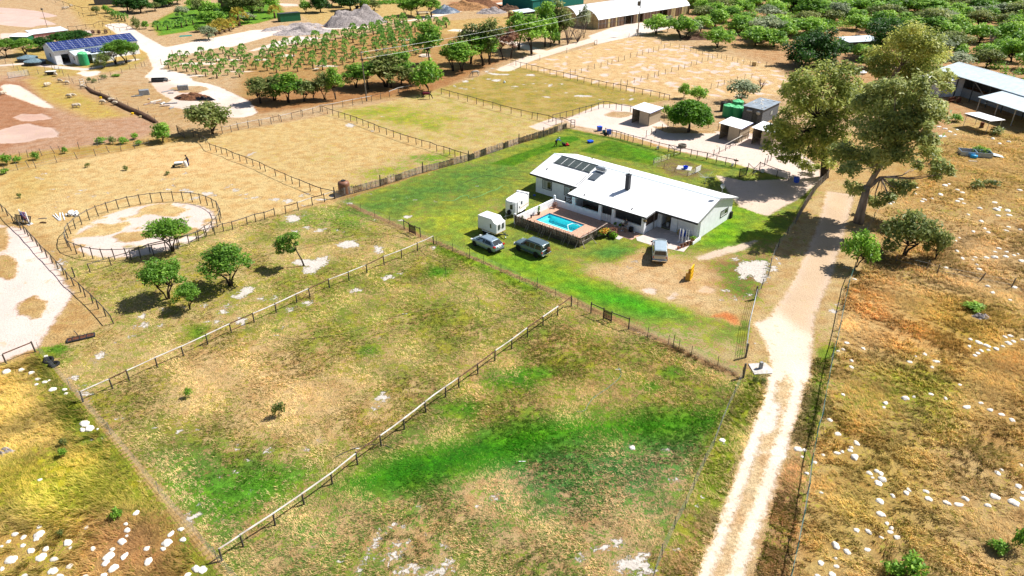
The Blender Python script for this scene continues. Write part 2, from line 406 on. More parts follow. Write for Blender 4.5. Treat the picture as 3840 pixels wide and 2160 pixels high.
# the lawn round the house
LAW=PO((852,505),(1428,322),(1560,352),(2075,455),(1950,620),(1890,790),(1868,948),(1434,750))
field(LAW, (.38,.33,.11), (.18,.26,.045), .64, .6)
field(PO((880,520),(1150,420),(1330,400),(1250,470),(1000,530),(920,540)), (.32,.27,.10), (.10,.22,.04), .70, 3)
field(PO((1040,545),(1200,520),(1220,640),(1150,600)), (.44,.38,.12), (.22,.34,.04), .70, 3)
field(PO((1180,640),(1320,640),(1500,700),(1700,760),(1750,800),(1430,745)), (.42,.40,.08), (.15,.33,.02), .82, 2.5)
field(PO((1440,720),(1600,740),(1700,790),(1660,810),(1500,760)), (.2,.3,.04), (.05,.30,.012), 1, 2)
field(PO((1090,610),(1200,650),(1350,720),(1330,730),(1100,625)), (.4,.36,.08), (.16,.34,.02), .85, 1.5)
field(PO((1235,412),(1420,345),(1455,352),(1290,418)), (.13,.20,.02), (.065,.19,.008), 1, .25)
field(PO((1300,380),(1400,348),(1440,330),(1500,345),(1450,375),(1330,410)), (.30,.28,.05), (.16,.26,.03), .85, 1.5)
field(PO((1235,412),(1405,352),(1440,358),(1280,416)), (.13,.20,.02), (.065,.19,.008), 1, .2)
field(PO((1400,345),(1445,343),(1462,350),(1425,362)), (.13,.20,.02), (.055,.20,.008), 1, .2)
field(PO((1455,380),(1530,352),(1560,358),(1660,395),(1640,415)), (.14,.18,.02), (.075,.19,.01), 1, .4)
field(PO((1560,360),(1640,380),(1680,420),(1600,395)), (.16,.22,.03), (.08,.25,.01), 1, 1)
field(PO((1640,405),(1700,392),(1790,430),(1740,450),(1680,440)), (.22,.17,.08), (.16,.19,.04), .5, .7)
field(PO((1480,690),(1600,620),(1760,650),(1900,640),(1945,620),(1900,780),(1780,760),(1560,720)), (.56,.39,.20), (.21,.25,.04), .30, 3)
field(PO((1500,675),(1640,690),(1760,740),(1860,790),(1780,790),(1640,740)), (.60,.43,.24), (.3,.3,.08), .12, 2.5)
field(PO((1790,660),(1940,630),(1910,750),(1830,745)), (.30,.19,.08), (.10,.20,.03), .55, 2)
field(PO((1760,615),(1840,520),(1930,530),(1900,590),(1830,620)), (.3,.28,.05), (.12,.32,.012), .92, 1.5)
field(PO((1840,530),(1960,540),(1945,600),(1870,600)), (.40,.34,.12), (.17,.30,.03), .72, 2)
field(PO((1480,640),(1540,610),(1600,625),(1540,655)), (.3,.26,.1), (.09,.24,.04), .85, 1.2)
field(PO((1680,800),(1870,870),(1866,940),(1600,840)), (.50,.38,.20), (.18,.27,.05), .42, 3)
# strip along the front fence, mown edges, bare earth under fences
for a, b in (((880,515),(1040,585)), ((1040,585),(1434,752)), ((1434,752),(1866,948))):
    line_field([G(*O(*a)), G(*O(*b))], .32, dry=(.28,.16,.08), g=.12, f=.35)
for a, b in (((860,500),(1420,322)),): line_field([G(*O(*a)), G(*O(*b))], .4, dry=(.30,.20,.07), g=.3, f=.5)
line_field([G(*O(*p)) for p in ((1425,328),(1560,352),(1700,395),(1880,430))], .4, dry=(.2,.17,.05), grn=(.07,.17,.02), g=.85, f=.4)
# rough country to the right of the track
RF=PO((2150,650),(2200,560),(2400,300),(2600,290),(2900,500),(2900,1600),(1985,1600),(2060,1100),(2110,850))
field(RF, (.47,.33,.15), (.26,.26,.06), .38, 1)
for p, d, g_, gr in (((2120,700,2400,760,2576,900,2400,960,2150,860), (.55,.36,.15), .18, (.30,.27,.06)),
    ((2110,950,2300,900,2480,960,2380,1060,2100,1040), (.45,.34,.10), .58, (.23,.28,.035)),
    ((2250,750,2500,740,2600,900,2500,960,2350,850), (.44,.29,.08), .4, (.28,.26,.05)),
    ((2420,900,2600,900,2600,1150,2480,1100), (.45,.29,.10), .34, (.27,.24,.05)),
    ((2080,1080,2300,1080,2350,1300,2040,1440), (.44,.32,.10), .38, (.25,.25,.05)),
    ((2300,560,2600,560,2600,740,2350,720), (.48,.33,.16), .28, (.24,.23,.05)),
    ((2200,380,2600,330,2600,520,2300,520), (.44,.29,.11), .36, (.24,.24,.05))):
    q = PO(*[(p[k], p[k+1]) for k in range(0, len(p), 2)]); field(q, d, gr, g_, 4)
# bottom left rough grass with the green strip by the boundary
PLG=PT(0,0,(1640,690),(1740,560),(2540,515))+PT(1,0,(1110,305),(1150,265),(1640,200),(2060,270),(1850,330),(1690,420),(1850,625),(1640,590),(1300,520),(1050,640),(740,700),(100,745))+PT(0,0,(2300,850))
LF=PO((-60,930),(100,888),(215,1010),(575,1460),(-200,1460))
field(LF, (.48,.34,.11), (.28,.28,.045), .40, .6)
field(PO((90,890),(130,900),(215,1015),(400,1230),(580,1460),(470,1460),(330,1300),(200,1130),(100,960)), (.34,.26,.06), (.15,.21,.025), .72, 1)
field(PO((-60,1170),(150,1130),(330,1180),(370,1260),(200,1290),(-60,1260)), (.46,.37,.07), (.30,.35,.035), .72, 2)
field(PO((230,1290),(420,1300),(470,1460),(200,1460)), (.36,.20,.08), OLIVE, .25, 2)
line_field([G(*O(*p)) for p in ((130,905),(215,1012),(400,1240),(580,1460))], .16, dry=(.55,.40,.22), g=.05, f=.2)
# verges of the farm track
VG=PO((1960,620),(2070,450),(2140,450),(2180,560),(2150,660),(2090,930),(1990,1460),(1640,1460),(1870,950),(1900,790))
field(VG, (.52,.38,.19), (.20,.24,.04), .34, .6)
field(PO((1868,950),(1930,900),(1960,960),(1900,1060),(1760,1449),(1650,1449),(1800,1100)), (.42,.32,.12), (.20,.29,.03), .74, 1)
field(PO((1740,1300),(1800,1290),(1760,1460),(1640,1460)), (.42,.26,.12), (.2,.22,.04), .46, 1.5)
field(PO((2060,880),(2100,870),(2060,1040),(2000,1300),(2040,1000)), (.42,.33,.13), (.17,.29,.03), .8, .8)
field(PO((1950,1200),(2010,1150),(2040,1060),(1990,1449),(1890,1449)), (.44,.27,.13), (.2,.22,.04), .46, 1)
# bare sand
TRK=(.88,.74,.60)
field([G(*O(*p)) for p in ((1940,900),(2035,900),(2030,980),(1985,1100),(1870,1470),(1740,1470),(1830,1270),(1900,1060))], (.62,.47,.28), (.3,.3,.08), .16, .8)
sand(PO((1940,790),(2000,700),(2060,560),(2080,480),(2150,490),(2120,600),(2090,700),(2050,800),(2040,900),(1960,900),(1930,840)), (.66,.50,.34))
sand(PO((1895,812),(1960,790),(2040,850),(2042,960),(1950,960),(1930,870)), TRK)
sand([G(*O(*p)) for p in ((1950,930),(1940,990),(1915,1060),(1885,1150),(1835,1290),(1765,1470))], (.98,.84,.68), .42)
sand([G(*O(*p)) for p in ((2010,930),(2005,990),(1965,1120),(1925,1240),(1880,1360),(1845,1470))], (.98,.84,.68), .48)
sand(EL(2,3,2420,210,100,70), WHITE); sand(EL(3,3,120,200,100,110), WHITE)
sand(PT(3,2,(0,1180),(120,1120),(110,1280),(60,1449),(-120,1500),(-60,1300)), WHITE)
unsand([G(*O(*p)) for p in ((1962,990),(1980,950))], .25)
field(EL(2,2,2200,310,120,40,.5), (.62,.24,.09), None, .05, .4); field(EL(2,2,2060,280,50,16), (.62,.24,.09), None, .05, .3)
sand(PO((-150,540),(60,575),(120,640),(185,740),(110,850),(100,872),(20,905),(-150,960)), (.80,.66,.60))
sand(PO((60,590),(140,690),(180,745),(120,830),(110,760),(60,680)), (.84,.70,.64))
for e in (EL(0,1,40,1250,170,120), EL(0,1,20,950,80,130), EL(0,2,330,200,150,110)): unsand(e)
sand(PO((1420,300),(1510,262),(1570,262),(1620,272),(1700,330),(1800,330),(1960,340),(2060,420),(2070,452),(1980,450),(1860,415),(1700,378),(1560,335),(1440,315)), (.82,.68,.60))
sand(PO((1800,440),(1870,455),(1990,450),(2075,445),(2010,500),(1930,545),(1860,520),(1830,480)), (.78,.62,.50))
unsand(PO((1640,318),(1700,320),(1800,322),(1800,335),(1680,335)))
unsand(EL(2,0,1070,1150,140,30))
sand(PO((1330,318),(1395,295),(1420,305),(1360,330)), (.72,.6,.52))
# round pen
PEN=(-46.19, 81.99); PENR=8.85
pc=[(PEN[0]+8.3*math.cos(t), PEN[1]+8.3*math.sin(t)) for t in np.linspace(0, 2*math.pi, 28, False)]
sand(pc, (.78,.66,.60))
pr_ = random.Random(12)
for k in range(34):
    t, q, a = pr_.uniform(0,6.28), 8*math.sqrt(pr_.random()), pr_.uniform(.3,.9); unsand([(PEN[0]+q*math.cos(t)+a*math.cos(z)*pr_.uniform(.6,1.3), PEN[1]+q*math.sin(t)+a*.7*math.sin(z)) for z in np.linspace(0,6.28,8)[:-1]])
for e in (EL(0,1,1650,670,230,60), EL(0,1,1050,860,280,55,-.2), EL(0,1,1350,930,230,60,-.15), EL(0,1,1900,880,160,50)): unsand(e)
# tracks and pans of the far farm
SR=(.88,.77,.68)
sand([G(*O(*p)) for p in ((-80,172),(60,160),(215,175),(340,150))], (.8,.68,.6), 1.2)
sand([G(*O(*p)) for p in ((290,62),(340,95),(400,130),(420,170),(400,190),(440,200),(520,225),(590,260),(606,285))], SR, 3.0)
sand(PO((330,100),(420,118),(520,98),(640,75),(720,80),(560,125),(480,150),(600,150),(640,160),(450,200),(395,200),(385,170),(400,140)), SR)
sand([G(*O(*p)) for p in ((480,125),(640,78),(800,72),(950,68),(1060,48),(1160,25),(1280,5))], SR, 2.0)
sand(PO((560,150),(740,90),(900,100),(1010,90),(980,110),(780,150),(620,165)), (.84,.72,.66))
sand([G(*O(*p)) for p in ((1080,72),(1180,78),(1290,108),(1360,130))], (.86,.74,.62), 2.0)
sand([G(*O(*p)) for p in ((1270,175),(1330,148),(1430,118),(1500,98),(1580,80),(1640,62),(1760,52))], (.84,.70,.58), 2.0)
sand(PO((1480,90),(1560,62),(1700,48),(1740,60),(1600,90),(1500,112)), (.86,.75,.66))
sand(PO((370,195),(420,205),(520,240),(480,262),(430,250),(395,230)), (.74,.58,.50))
sand(PO((410,265),(450,240),(530,260),(600,240),(612,290),(560,295)), (.76,.64,.56))
unsand(EL(0,0,1900,900,180,40)); unsand(EL(0,0,2050,800,120,30))
sand(PT(0,0,(0,870),(60,840),(200,860),(330,940),(520,1060),(560,1095),(420,1080),(200,1000),(60,950)), (.86,.74,.62))
sand(EL(0,0,900,740,130,30), (.86,.76,.66)); sand(EL(0,0,100,200,420,60,.1), (.70,.52,.46)); sand(EL(0,0,180,120,400,40,.1), (.70,.50,.44))
sand(PT(0,0,(0,335),(250,330),(700,330),(900,300),(960,330),(850,350),(500,345),(280,390),(0,400)), (.76,.62,.54))
sand(EL(0,0,280,1330,330,90), (.62,.45,.38)); sand(EL(0,0,60,1400,260,50), (.66,.5,.42)); sand(EL(0,0,330,1180,200,40), (.6,.40,.32))
unsand(PO((480,135),(560,118),(600,120),(640,140),(560,152),(500,150)))
sand(PT(1,0,(200,30),(420,40),(430,60),(280,65)), (.8,.68,.58))
sand([G(*O(*p)) for p in ((1205,12),(1290,15),(1400,12))], (.55,.24,.12), 3.0)
field(PT(1,0,(1950,20),(2576,0),(2576,90),(2200,100),(1950,80)), (.40,.19,.10), OLIVE, .05, 2)
unsand(PLG)
for e in ((0,2000,640,260,12),(0,2200,600,250,10),(1,300,560,120,14),(0,2420,720,140,8),(1,700,665,120,10),(1,60,600,90,10),(0,1950,760,120,10),(1,1700,560,60,20),(1,1500,400,80,10)): sand(EL(e[0],0,*e[1:]), (.8,.68,.58))
# dirt drive in front of the garage and to the right of the house
sand(EL(2,1,2150,1080,320,36,-.25), (.70,.56,.42)); sand(EL(2,1,2350,1010,120,22,-.3), (.70,.56,.42))
sand(EL(2,2,1390,30,80,35), (.78,.66,.55)); sand(EL(2,2,1630,60,30,14), (.75,.63,.52)); sand(EL(2,2,1600,100,60,22), (.7,.58,.46)); sand(EL(2,2,1960,20,90,40), (.62,.42,.22))
# white stony patches
RK = dict()
RK[1,3]=[(1370,935,70,35,-.5),(1487,952,40,25),(1270,1000,35,20),(1225,1075,75,50,-.7),(1180,1165,60,40),(1110,1270,70,45,-.6),(1030,1385,55,60),(1240,1250,45,25),(1410,1100,50,40),(1520,1130,60,50),(1400,1230,85,75),(1330,1310,70,25),(1705,1035,35,25),(1770,1085,55,30),(1900,1150,45,70,.3),(1450,1420,90,50),(1600,1370,110,55),(1720,1420,120,50),(1850,1400,140,45),(1940,1310,90,60),(870,1280,35,35),(1635,745,50,20),(2220,750,45,30),(2080,850,20,12),(730,1440,35,12),(1060,160,20,12),(130,185,55,35),(510,180,45,40),(660,75,35,25),(600,1150,50,35),(2420,660,60,40)]
RK[2,3]=[(1210,150,45,22),(1080,1110,80,60),(900,1170,120,40),(1180,1330,220,90),(1300,1420,180,50),(690,1260,70,50),(1320,1240,80,60),(1680,600,50,25),(1560,180,50,30),(1650,480,60,40),(2120,80,35,25),(2110,240,25,15),(2030,410,22,14),(1930,650,38,25),(1870,745,35,25),(1840,850,35,20),(1660,1190,40,30)]
RK[0,3]=[(920,75,50,15,-.3),(850,30,40,12),(1040,70,35,12,-.3),(780,100,20,8),(1100,10,35,15),(1930,860,100,60,-.3),(1990,740,35,20),(2230,885,40,25),(2130,580,25,12),(2520,605,32,25),(2240,460,32,18),(2380,400,38,35),(2380,155,35,30),(2300,105,30,20),(2275,45,18,15),(2505,285,38,24),(1790,10,35,15)]
RK[0,2]=[(750,905,70,40,-.3),(770,1000,28,15),(840,980,22,12),(860,1060,95,30,.1),(945,1128,45,12),(850,1165,30,12),(1005,680,75,50,-.6),(940,740,40,25),(1165,555,32,15),(1335,485,75,15,-.15),(1440,285,75,30,-.35),(1350,390,32,25),(1460,365,55,40),(1625,375,40,22,-.4),(2055,175,55,28),(2080,340,45,15),(2200,335,55,25),(2430,330,80,55,-.2),(2350,80,55,22),(2460,45,110,55,-.4),(2280,180,40,28),(2240,240,60,35),(2370,180,30,14),(1870,195,40,16),(1620,215,40,12),(1085,205,30,14),(1200,1310,42,26),(1060,1260,30,14),(1560,1405,30,26),(1800,1370,26,18),(1800,1430,45,18),(2010,1415,40,28),(1840,90,30,10)]
RK[1,2]=[(50,110,60,22),(190,100,35,35),(340,220,60,25,-.5),(520,150,80,28,-.1),(265,400,55,12,-.3),(240,440,12,6),(1495,480,18,14),(1250,500,18,10),(1180,1220,70,30,-.5),(1280,1100,80,60,-.4),(1000,25,80,30,-.1)]
RK[1,1]=[(930,1010,120,50),(640,1200,140,60,-.5),(560,1260,90,50,-.2),(510,1190,140,40),(370,750,80,45),(400,880,45,20),(520,840,45,20),(640,870,70,20,-.2),(810,870,25,12),(890,890,18,8),(1195,763,25,12),(1330,1345,90,30,-.2),(1460,1300,35,12),(320,575,60,25),(190,560,60,20),(460,525,35,14),(300,510,25,10),(470,620,28,14),(660,560,60,14),(20,535,30,10),(510,500,35,12),(765,525,30,22),(940,600,40,14),(880,580,18,8),(960,545,28,12),(1030,515,25,9),(1145,503,22,8),(1525,540,18,8),(1605,562,22,9),(1400,550,18,7),(1800,578,18,8),(1530,730,60,22,-.2),(1460,770,40,12),(1735,305,8,4),(1430,435,14,5),(500,680,25,12),(490,725,22,10),(1230,1060,60,45),(200,560,50,18),(1790,1040,40,22),(1110,930,25,10)]
RK[0,1]=[(1745,415,35,12),(1690,455,40,15),(1850,462,60,14,-.1),(1900,480,55,18),(2090,500,70,25,-.1),(2150,515,40,14),(1960,545,70,14,-.3),(2370,462,50,18),(2330,412,28,8,-.3),(2290,435,35,10,-.3),(2450,510,60,10,-.15),(2545,545,40,16),(2475,547,20,8),(1455,497,20,11),(1520,465,18,7),(1370,460,18,8),(1415,422,25,7,-.2),(1260,540,28,9),(1370,530,28,9),(945,523,38,12),(1155,490,22,7),(1085,490,20,10),(1060,488,20,7),(830,465,50,12),(780,500,40,8),(690,535,30,7),(530,455,35,9),(720,435,22,7),(665,410,28,7),(590,582,25,10),(545,637,16,6),(575,632,18,7),(250,582,22,9),(290,565,20,6),(450,300,45,10),(370,340,40,9),(420,350,35,8),(660,260,35,8,-.3),(610,265,25,6),(560,385,30,5),(1865,295,38,10,-.3),(1640,355,40,8,-.3),(1760,350,50,7,-.2),(2530,100,60,14,-.4),(640,1200,60,22),(600,1170,50,20),(570,1220,60,22),(530,1080,40,14),(600,1260,70,22)]
RK[1,0]=[(2400,745,90,12,.1),(2500,750,60,10),(2110,820,40,14),(2180,795,25,6),(2340,795,35,8),(2420,810,55,14),(2050,885,55,7,.1),(2110,895,30,8),(2190,890,25,6),(2000,865,30,8),(2320,720,35,8),(2380,690,40,7),(2480,680,40,7),(950,1260,60,22,.1),(1180,1320,40,8,.2),(720,665,60,8),(600,690,60,7),(1220,1215,22,6),(1260,1170,30,6)]
RK[2,0]=[(720,965,110,10,.02),(650,968,45,6),(700,972,25,8),(190,755,60,14),(120,850,25,8),(210,842,30,6),(340,840,25,5),(385,860,30,14,-.4),(500,845,30,8),(240,918,35,6),(310,915,25,4),(545,935,30,5),(340,975,60,9,.1),(370,1020,20,5),(1115,998,30,8),(1200,1000,35,14,-.4),(1195,965,22,8),(890,1000,35,6),(660,1040,20,4),(20,705,25,6),(30,870,50,8),(10,890,25,6)]
RK[3,1]=[(90,1150,40,22),(60,1260,60,35),(120,1200,30,16),(10,1330,25,20),(780,1240,45,14)]
RK[2,1]=[(2400,1260,170,90),(2480,1200,120,40),(2250,1160,60,20),(2500,1340,90,60),(2330,1330,60,35),(1240,1180,50,14),(1190,1240,35,14)]
RK[2,2]=[(2390,70,45,20),(2240,105,50,20),(2330,105,30,14),(2110,115,28,12),(2150,25,50,20),(1280,447,18,8),(1265,568,14,7),(450,60,1,1)]
RK[3,2]=[(650,230,60,30),(690,160,40,16)]
for (i, j), L in RK.items():
    for e in L: rock(EL(i, j, *e[:4], e[4] if len(e) > 4 else 0))
rk = random.Random(5)
field(EL(1,1,1700,140,200,40), None, (.11,.26,.03), .6, 2); field(EL(1,1,700,130,260,60), None, (.2,.26,.04), .42, 3)
# broken sandy patches in the dry paddock beyond the shelters
P8b = [p for p in P8]
def inpoly(x, y, poly):
    c = False; n = len(poly)
    for k in range(n):
        (ax, ay), (bx, by) = poly[k], poly[k-1]
        if (ay > y) != (by > y) and x < (bx-ax)*(y-ay)/(by-ay)+ax: c = not c
    return c
k = 0
while k < 240:
    x, y = rk.uniform(-2, 70), rk.uniform(140, 215)
    if inpoly(x, y, P8b):
        k += 1; a, b, t0 = rk.uniform(.4, 2.2), rk.uniform(.3, 1.1), rk.uniform(0, 3)
        sand([(x+a*rk.uniform(.6,1.2)*math.cos(t)*math.cos(t0)-b*math.sin(t)*math.sin(t0), y+a*math.cos(t)*math.sin(t0)+b*rk.uniform(.6,1.2)*math.sin(t)*math.cos(t0)) for t in np.linspace(0, 6.28, 9)[:-1]], (.74,.58,.50))
DRY *= np.array([.84, .83, .80]); GRN *= np.array([.80, .74, .66]); SCOL *= np.array([.74, .715, .70])
def ground_material():
    m = bpy.data.materials.new('ground'); m.use_nodes = True; t = m.node_tree; b = t.nodes['Principled BSDF']; L = t.links.new
    b.inputs['Roughness'].default_value = .95; b.inputs['Specular IOR Level'].default_value = .1
    ge = N(t, 'ShaderNodeNewGeometry'); P = ge.outputs['Position']
    def noise(sc, det, rough=.55, vec=None, dist=0):
        n = N(t, 'ShaderNodeTexNoise'); n.inputs['Scale'].default_value = sc; n.inputs['Detail'].default_value = det; n.inputs['Roughness'].default_value = rough
        n.inputs['Distortion'].default_value = dist
        L(vec or P, n.inputs['Vector']); return n.outputs[0]
    def math_(op, a, b_=None, c=None, cl=False):
        n = N(t, 'ShaderNodeMath', operation=op); n.use_clamp = cl
        for i, q in enumerate((a, b_, c)):
            if q is None: continue
            if hasattr(q, 'is_linked'): L(q, n.inputs[i])
            else: n.inputs[i].default_value = q
        return n.outputs[0]
    def attr(nm): a = N(t, 'ShaderNodeAttribute'); a.attribute_name = nm; return a
    def mixc(f, a, b_, mode='MIX'):
        n = N(t, 'ShaderNodeMix', data_type='RGBA'); n.blend_type = mode
        for s_, q in ((0, f), (6, a), (7, b_)):
            if hasattr(q, 'is_linked'): L(q, n.inputs[s_])
            else: n.inputs[s_].default_value = q if s_ == 0 else (*q, 1)
        return n.outputs[2]
    def rng(v, a, b_, c=0., d=1.):
        n = N(t, 'ShaderNodeMapRange'); n.interpolation_type = 'SMOOTHSTEP'
        L(v, n.inputs[0])
        for i, q in enumerate((a, b_, c, d)): n.inputs[i+1].default_value = q
        return n.outputs[0]
    big = noise(.22, 4); mid = noise(1.1, 5, .6); fine = noise(4.5, 4, .65); grain = noise(16, 2, .6)
    # how green each spot is: a broad level broken up by clumps
    clump = math_('MULTIPLY_ADD', big, .6, math_('MULTIPLY_ADD', mid, .85, math_('MULTIPLY_ADD', fine, 1.0, -.725)))   # about 0.5 +- .2
    gl = attr('g').outputs['Fac']
    v = math_('SUBTRACT', clump, math_('SUBTRACT', 1.0, gl))
    gm = rng(math_('ADD', v, 0.0), -.07, .08)
    tone = math_('MULTIPLY_ADD', fine, 1.7, math_('MULTIPLY_ADD', grain, 1.5, math_('MULTIPLY_ADD', mid, .8, -1.0)))
    tone = math_('MAXIMUM', tone, .15)
    dry = mixc(1., attr('dry').outputs['Color'], N(t, 'ShaderNodeCombineColor').outputs[0], 'MULTIPLY')
    def mul(col, f):
        n = N(t, 'ShaderNodeVectorMath', operation='SCALE'); L(col, n.inputs[0]); L(f, n.inputs['Scale']); return n.outputs[0]
    dryc = attr('dry').outputs['Color']
    warm = mixc(rng(noise(.6, 3), .38, .68), dryc, mixc(1., dryc, (.88,.76,.66), 'MULTIPLY'))
    dry = mul(warm, tone)
    gc = attr('grn').outputs['Color']
    g2 = mixc(rng(noise(.5, 4), .4, .65), gc, mixc(1., gc, (1.5,1.18,.9), 'MULTIPLY'))
    grn = mul(g2, math_('MULTIPLY', tone, math_('MULTIPLY_ADD', mid, 1.2, .4)))
    c = mixc(gm, dry, grn)
    # dark specks: droppings, stalks, leaf litter
    spk = rng(noise(2.6, 2, .5), .70, .76); c = mixc(math_('MULTIPLY', spk, .5), c, (.10,.075,.035))
    # bare sand
    sn = math_('MULTIPLY_ADD', mid, 1.1, math_('MULTIPLY_ADD', fine, .9, -1.0))
    sm = rng(math_('ADD', attr('sand').outputs['Fac'], sn), -.22, .30)
    sc_ = mul(attr('scol').outputs['Color'], math_('MULTIPLY_ADD', fine, .34, math_('MULTIPLY_ADD', big, .42, math_('MULTIPLY_ADD', grain, .2, .52))))
    hoof = rng(noise(3.2, 3, .6), .62, .70); sc_ = mixc(math_('MULTIPLY', hoof, .6), sc_, mixc(1., sc_, (.55,.5,.5), 'MULTIPLY'))
    litter = rng(noise(.8, 5, .7), .55, .68); sc_ = mixc(math_('MULTIPLY', litter, .55), sc_, (.48,.36,.20))
    c = mixc(sm, c, sc_)
    # white stone breaking through
    rn = math_('MULTIPLY_ADD', noise(2.4, 5, .72), 2.3, -1.25)
    rm = rng(math_('ADD', attr('rock').outputs['Fac'], rn), -.06, .12)
    wn = rng(fine, .3, .7, .72, 1.05)
    c = mixc(rm, c, mul(mixc(mid, (.66,.62,.57), (.46,.40,.34)), wn))
    L(c, b.inputs['Base Color'])
    bp = N(t, 'ShaderNodeBump'); bp.inputs['Strength'].default_value = .75; bp.inputs['Distance'].default_value = .22
    hsum = math_('MULTIPLY_ADD', fine, 1.0, math_('MULTIPLY', grain, .6))
    L(math_('MULTIPLY', hsum, math_('MULTIPLY_ADD', math_('MAXIMUM', sm, rm), -.6, 1.0)), bp.inputs['Height']); L(bp.outputs[0], b.inputs['Normal'])
    return m
POOL = (6.24, 12.0, -7.66, -4.75)
def build_ground():
    co = np.stack([X.ravel(), Y.ravel(), np.zeros(X.size)], 1)
    i, j = np.meshgrid(np.arange(NY-1), np.arange(NX-1), indexing='ij'); a = (i*NX+j).ravel()
    f = np.stack([a, a+1, a+NX+1, a+NX], 1)
    cx = (X[:-1, :-1]+X[1:, 1:]).ravel()/2-HO[0]; cy = (Y[:-1, :-1]+Y[1:, 1:]).ravel()/2-HO[1]
    la = cx*math.cos(HA)+cy*math.sin(HA); lb = -cx*math.sin(HA)+cy*math.cos(HA)
    f = f[~((la > 5.9) & (la < 12.35) & (lb > -8.0) & (lb < -4.4))]      # the swimming pool is sunk here
    me = bpy.data.meshes.new('ground'); me.vertices.add(len(co)); me.vertices.foreach_set('co', co.ravel())
    me.loops.add(f.size); me.loops.foreach_set('vertex_index', f.ravel())
    me.polygons.add(len(f)); me.polygons.foreach_set('loop_start', np.arange(0, f.size, 4))
    me.update(calc_edges=True); me.validate()
    for nm, A in (('dry', DRY), ('grn', GRN), ('scol', SCOL)):
        at = me.attributes.new(nm, 'FLOAT_COLOR', 'POINT'); at.data.foreach_set('color', np.concatenate([A.reshape(-1, 3), np.ones((X.size, 1))], 1).ravel())
    for nm, A in (('g', GV), ('sand', SAND), ('rock', ROCK)):
        at = me.attributes.new(nm, 'FLOAT', 'POINT'); at.data.foreach_set('value', A.ravel())
    me.materials.append(ground_material()); me.polygons.foreach_set('use_smooth', np.ones(len(f), bool))
    return tag(link('ground', me), kind='structure')
build_ground()
def sample(A, x, y):
    return A[min(max(np.searchsorted(gy, y), 0), NY-1), min(max(np.searchsorted(gx, x), 0), NX-1)]
# ---------------------------------------------------------------- trees and plants
def leaf_mesh(name, clumps, n, leaf, material, seed, updown=.8, elong=1.7, core=.45, droop=0.):
    """many small leaf-sized faces spread through a set of ellipsoid clumps"""
    r = np.random.default_rng(seed); cl = np.array(clumps, float)
    wgt = (cl[:, 3]*cl[:, 4]*cl[:, 5])**(2/3); cnt = np.maximum(6, (n*(.62 if n > 1500 else 1)*wgt/wgt.sum()).astype(int)); idx = np.repeat(np.arange(len(cl)), cnt); K = len(idx)
    d = r.normal(size=(K, 3)); d /= np.linalg.norm(d, axis=1)[:, None]
    lob = 1+.18*np.sin(d[:, 0]*5+idx*1.7)*np.sin(d[:, 1]*5+idx)+.10*np.sin(d[:, 2]*9+idx*2.3)
    rad = (core+(1-core)*r.random(K)**.6)*lob*(1+.10*r.normal(size=K))
    p = cl[idx, :3]+d*rad[:, None]*cl[idx, 3:6]
    nrm = d*.45+r.normal(size=(K, 3))*.5+np.array([0, 0, updown]); nrm /= np.linalg.norm(nrm, axis=1)[:, None]
    t = np.cross(nrm, r.normal(size=(K, 3))); t[:, 2] -= droop; t -= nrm*(t*nrm).sum(1)[:, None]; t /= np.linalg.norm(t, axis=1)[:, None]; b = np.cross(nrm, t)
    s = leaf*r.uniform(.55, 1.35, K); a = t*(s*elong/2)[:, None]; c = b*(s/2)[:, None]
    co = np.stack([p-a, p+c*.9, p+a, p-c*.9], 1).reshape(-1, 3)
    ctone = r.uniform(-.22, .22, len(cl)); tone = np.clip(.5+ctone[idx]+.16*r.normal(size=K)+.12*(rad-.8), 0, 1)
    me = bpy.data.meshes.new(name); me.vertices.add(4*K); me.vertices.foreach_set('co', co.ravel())
    me.loops.add(4*K); me.loops.foreach_set('vertex_index', np.arange(4*K)); me.polygons.add(K); me.polygons.foreach_set('loop_start', np.arange(0, 4*K, 4))
    me.update(calc_edges=True)
    at = me.attributes.new('tone', 'FLOAT', 'FACE'); at.data.foreach_set('value', tone)
    me.materials.append(M[material]); return me
def trunk_mesh(name, clumps, base_r, fork, mat_, seed, stems=1, lean=(0, 0), start=(0, 0)):
    rr = random.Random(seed); mb = MB(); cl = list(clumps)
    for k in range(stems):
        ox, oy = (0, 0) if stems == 1 else (rr.uniform(-.15, .15)*3, rr.uniform(-.15, .15)*3)
        top = (lean[0]+ox*1.5, lean[1]+oy*1.5, fork)
        pts = [(ox*.2, oy*.2, -.1), (ox*.5+lean[0]*.4+rr.uniform(-.05, .05), oy*.5+lean[1]*.4, fork*.5), top]
        mb.tube(pts, [base_r*1.15, base_r*.85, base_r*.62], 7)
        mine = cl[k::stems]
        for c in mine:
            e = Vector(c[:3])-Vector((0, 0, c[5]*.3)); s0 = Vector(top); mid_ = s0.lerp(e, .5)+Vector((rr.uniform(-.1, .1), rr.uniform(-.1, .1), -.08))*(e-s0).length
            mb.tube([s0-Vector((0, 0, fork*.06)), mid_, e], [base_r*.5, base_r*.33, base_r*.12], 5)
    return mb.mesh(name, M[mat_], True)
def rnd_clumps(seed, n, rx, rz0, rz1, cr, flat=.75):
    rr = random.Random(seed); out = []
    for k in range(n):
        a = 2.4*k+rr.uniform(-.5, .5); q = math.sqrt((k+.5)/n)*rr.uniform(.8, 1.1); z = rr.uniform(0, 1)
        hz = rz0+(rz1-rz0)*(z*.5+.5*(1-q*q)); c = cr*rr.uniform(.7, 1.25)
        out.append((rx*q*math.cos(a), rx*q*math.sin(a), hz, c, c, c*flat))
    return out
KINDS = {}
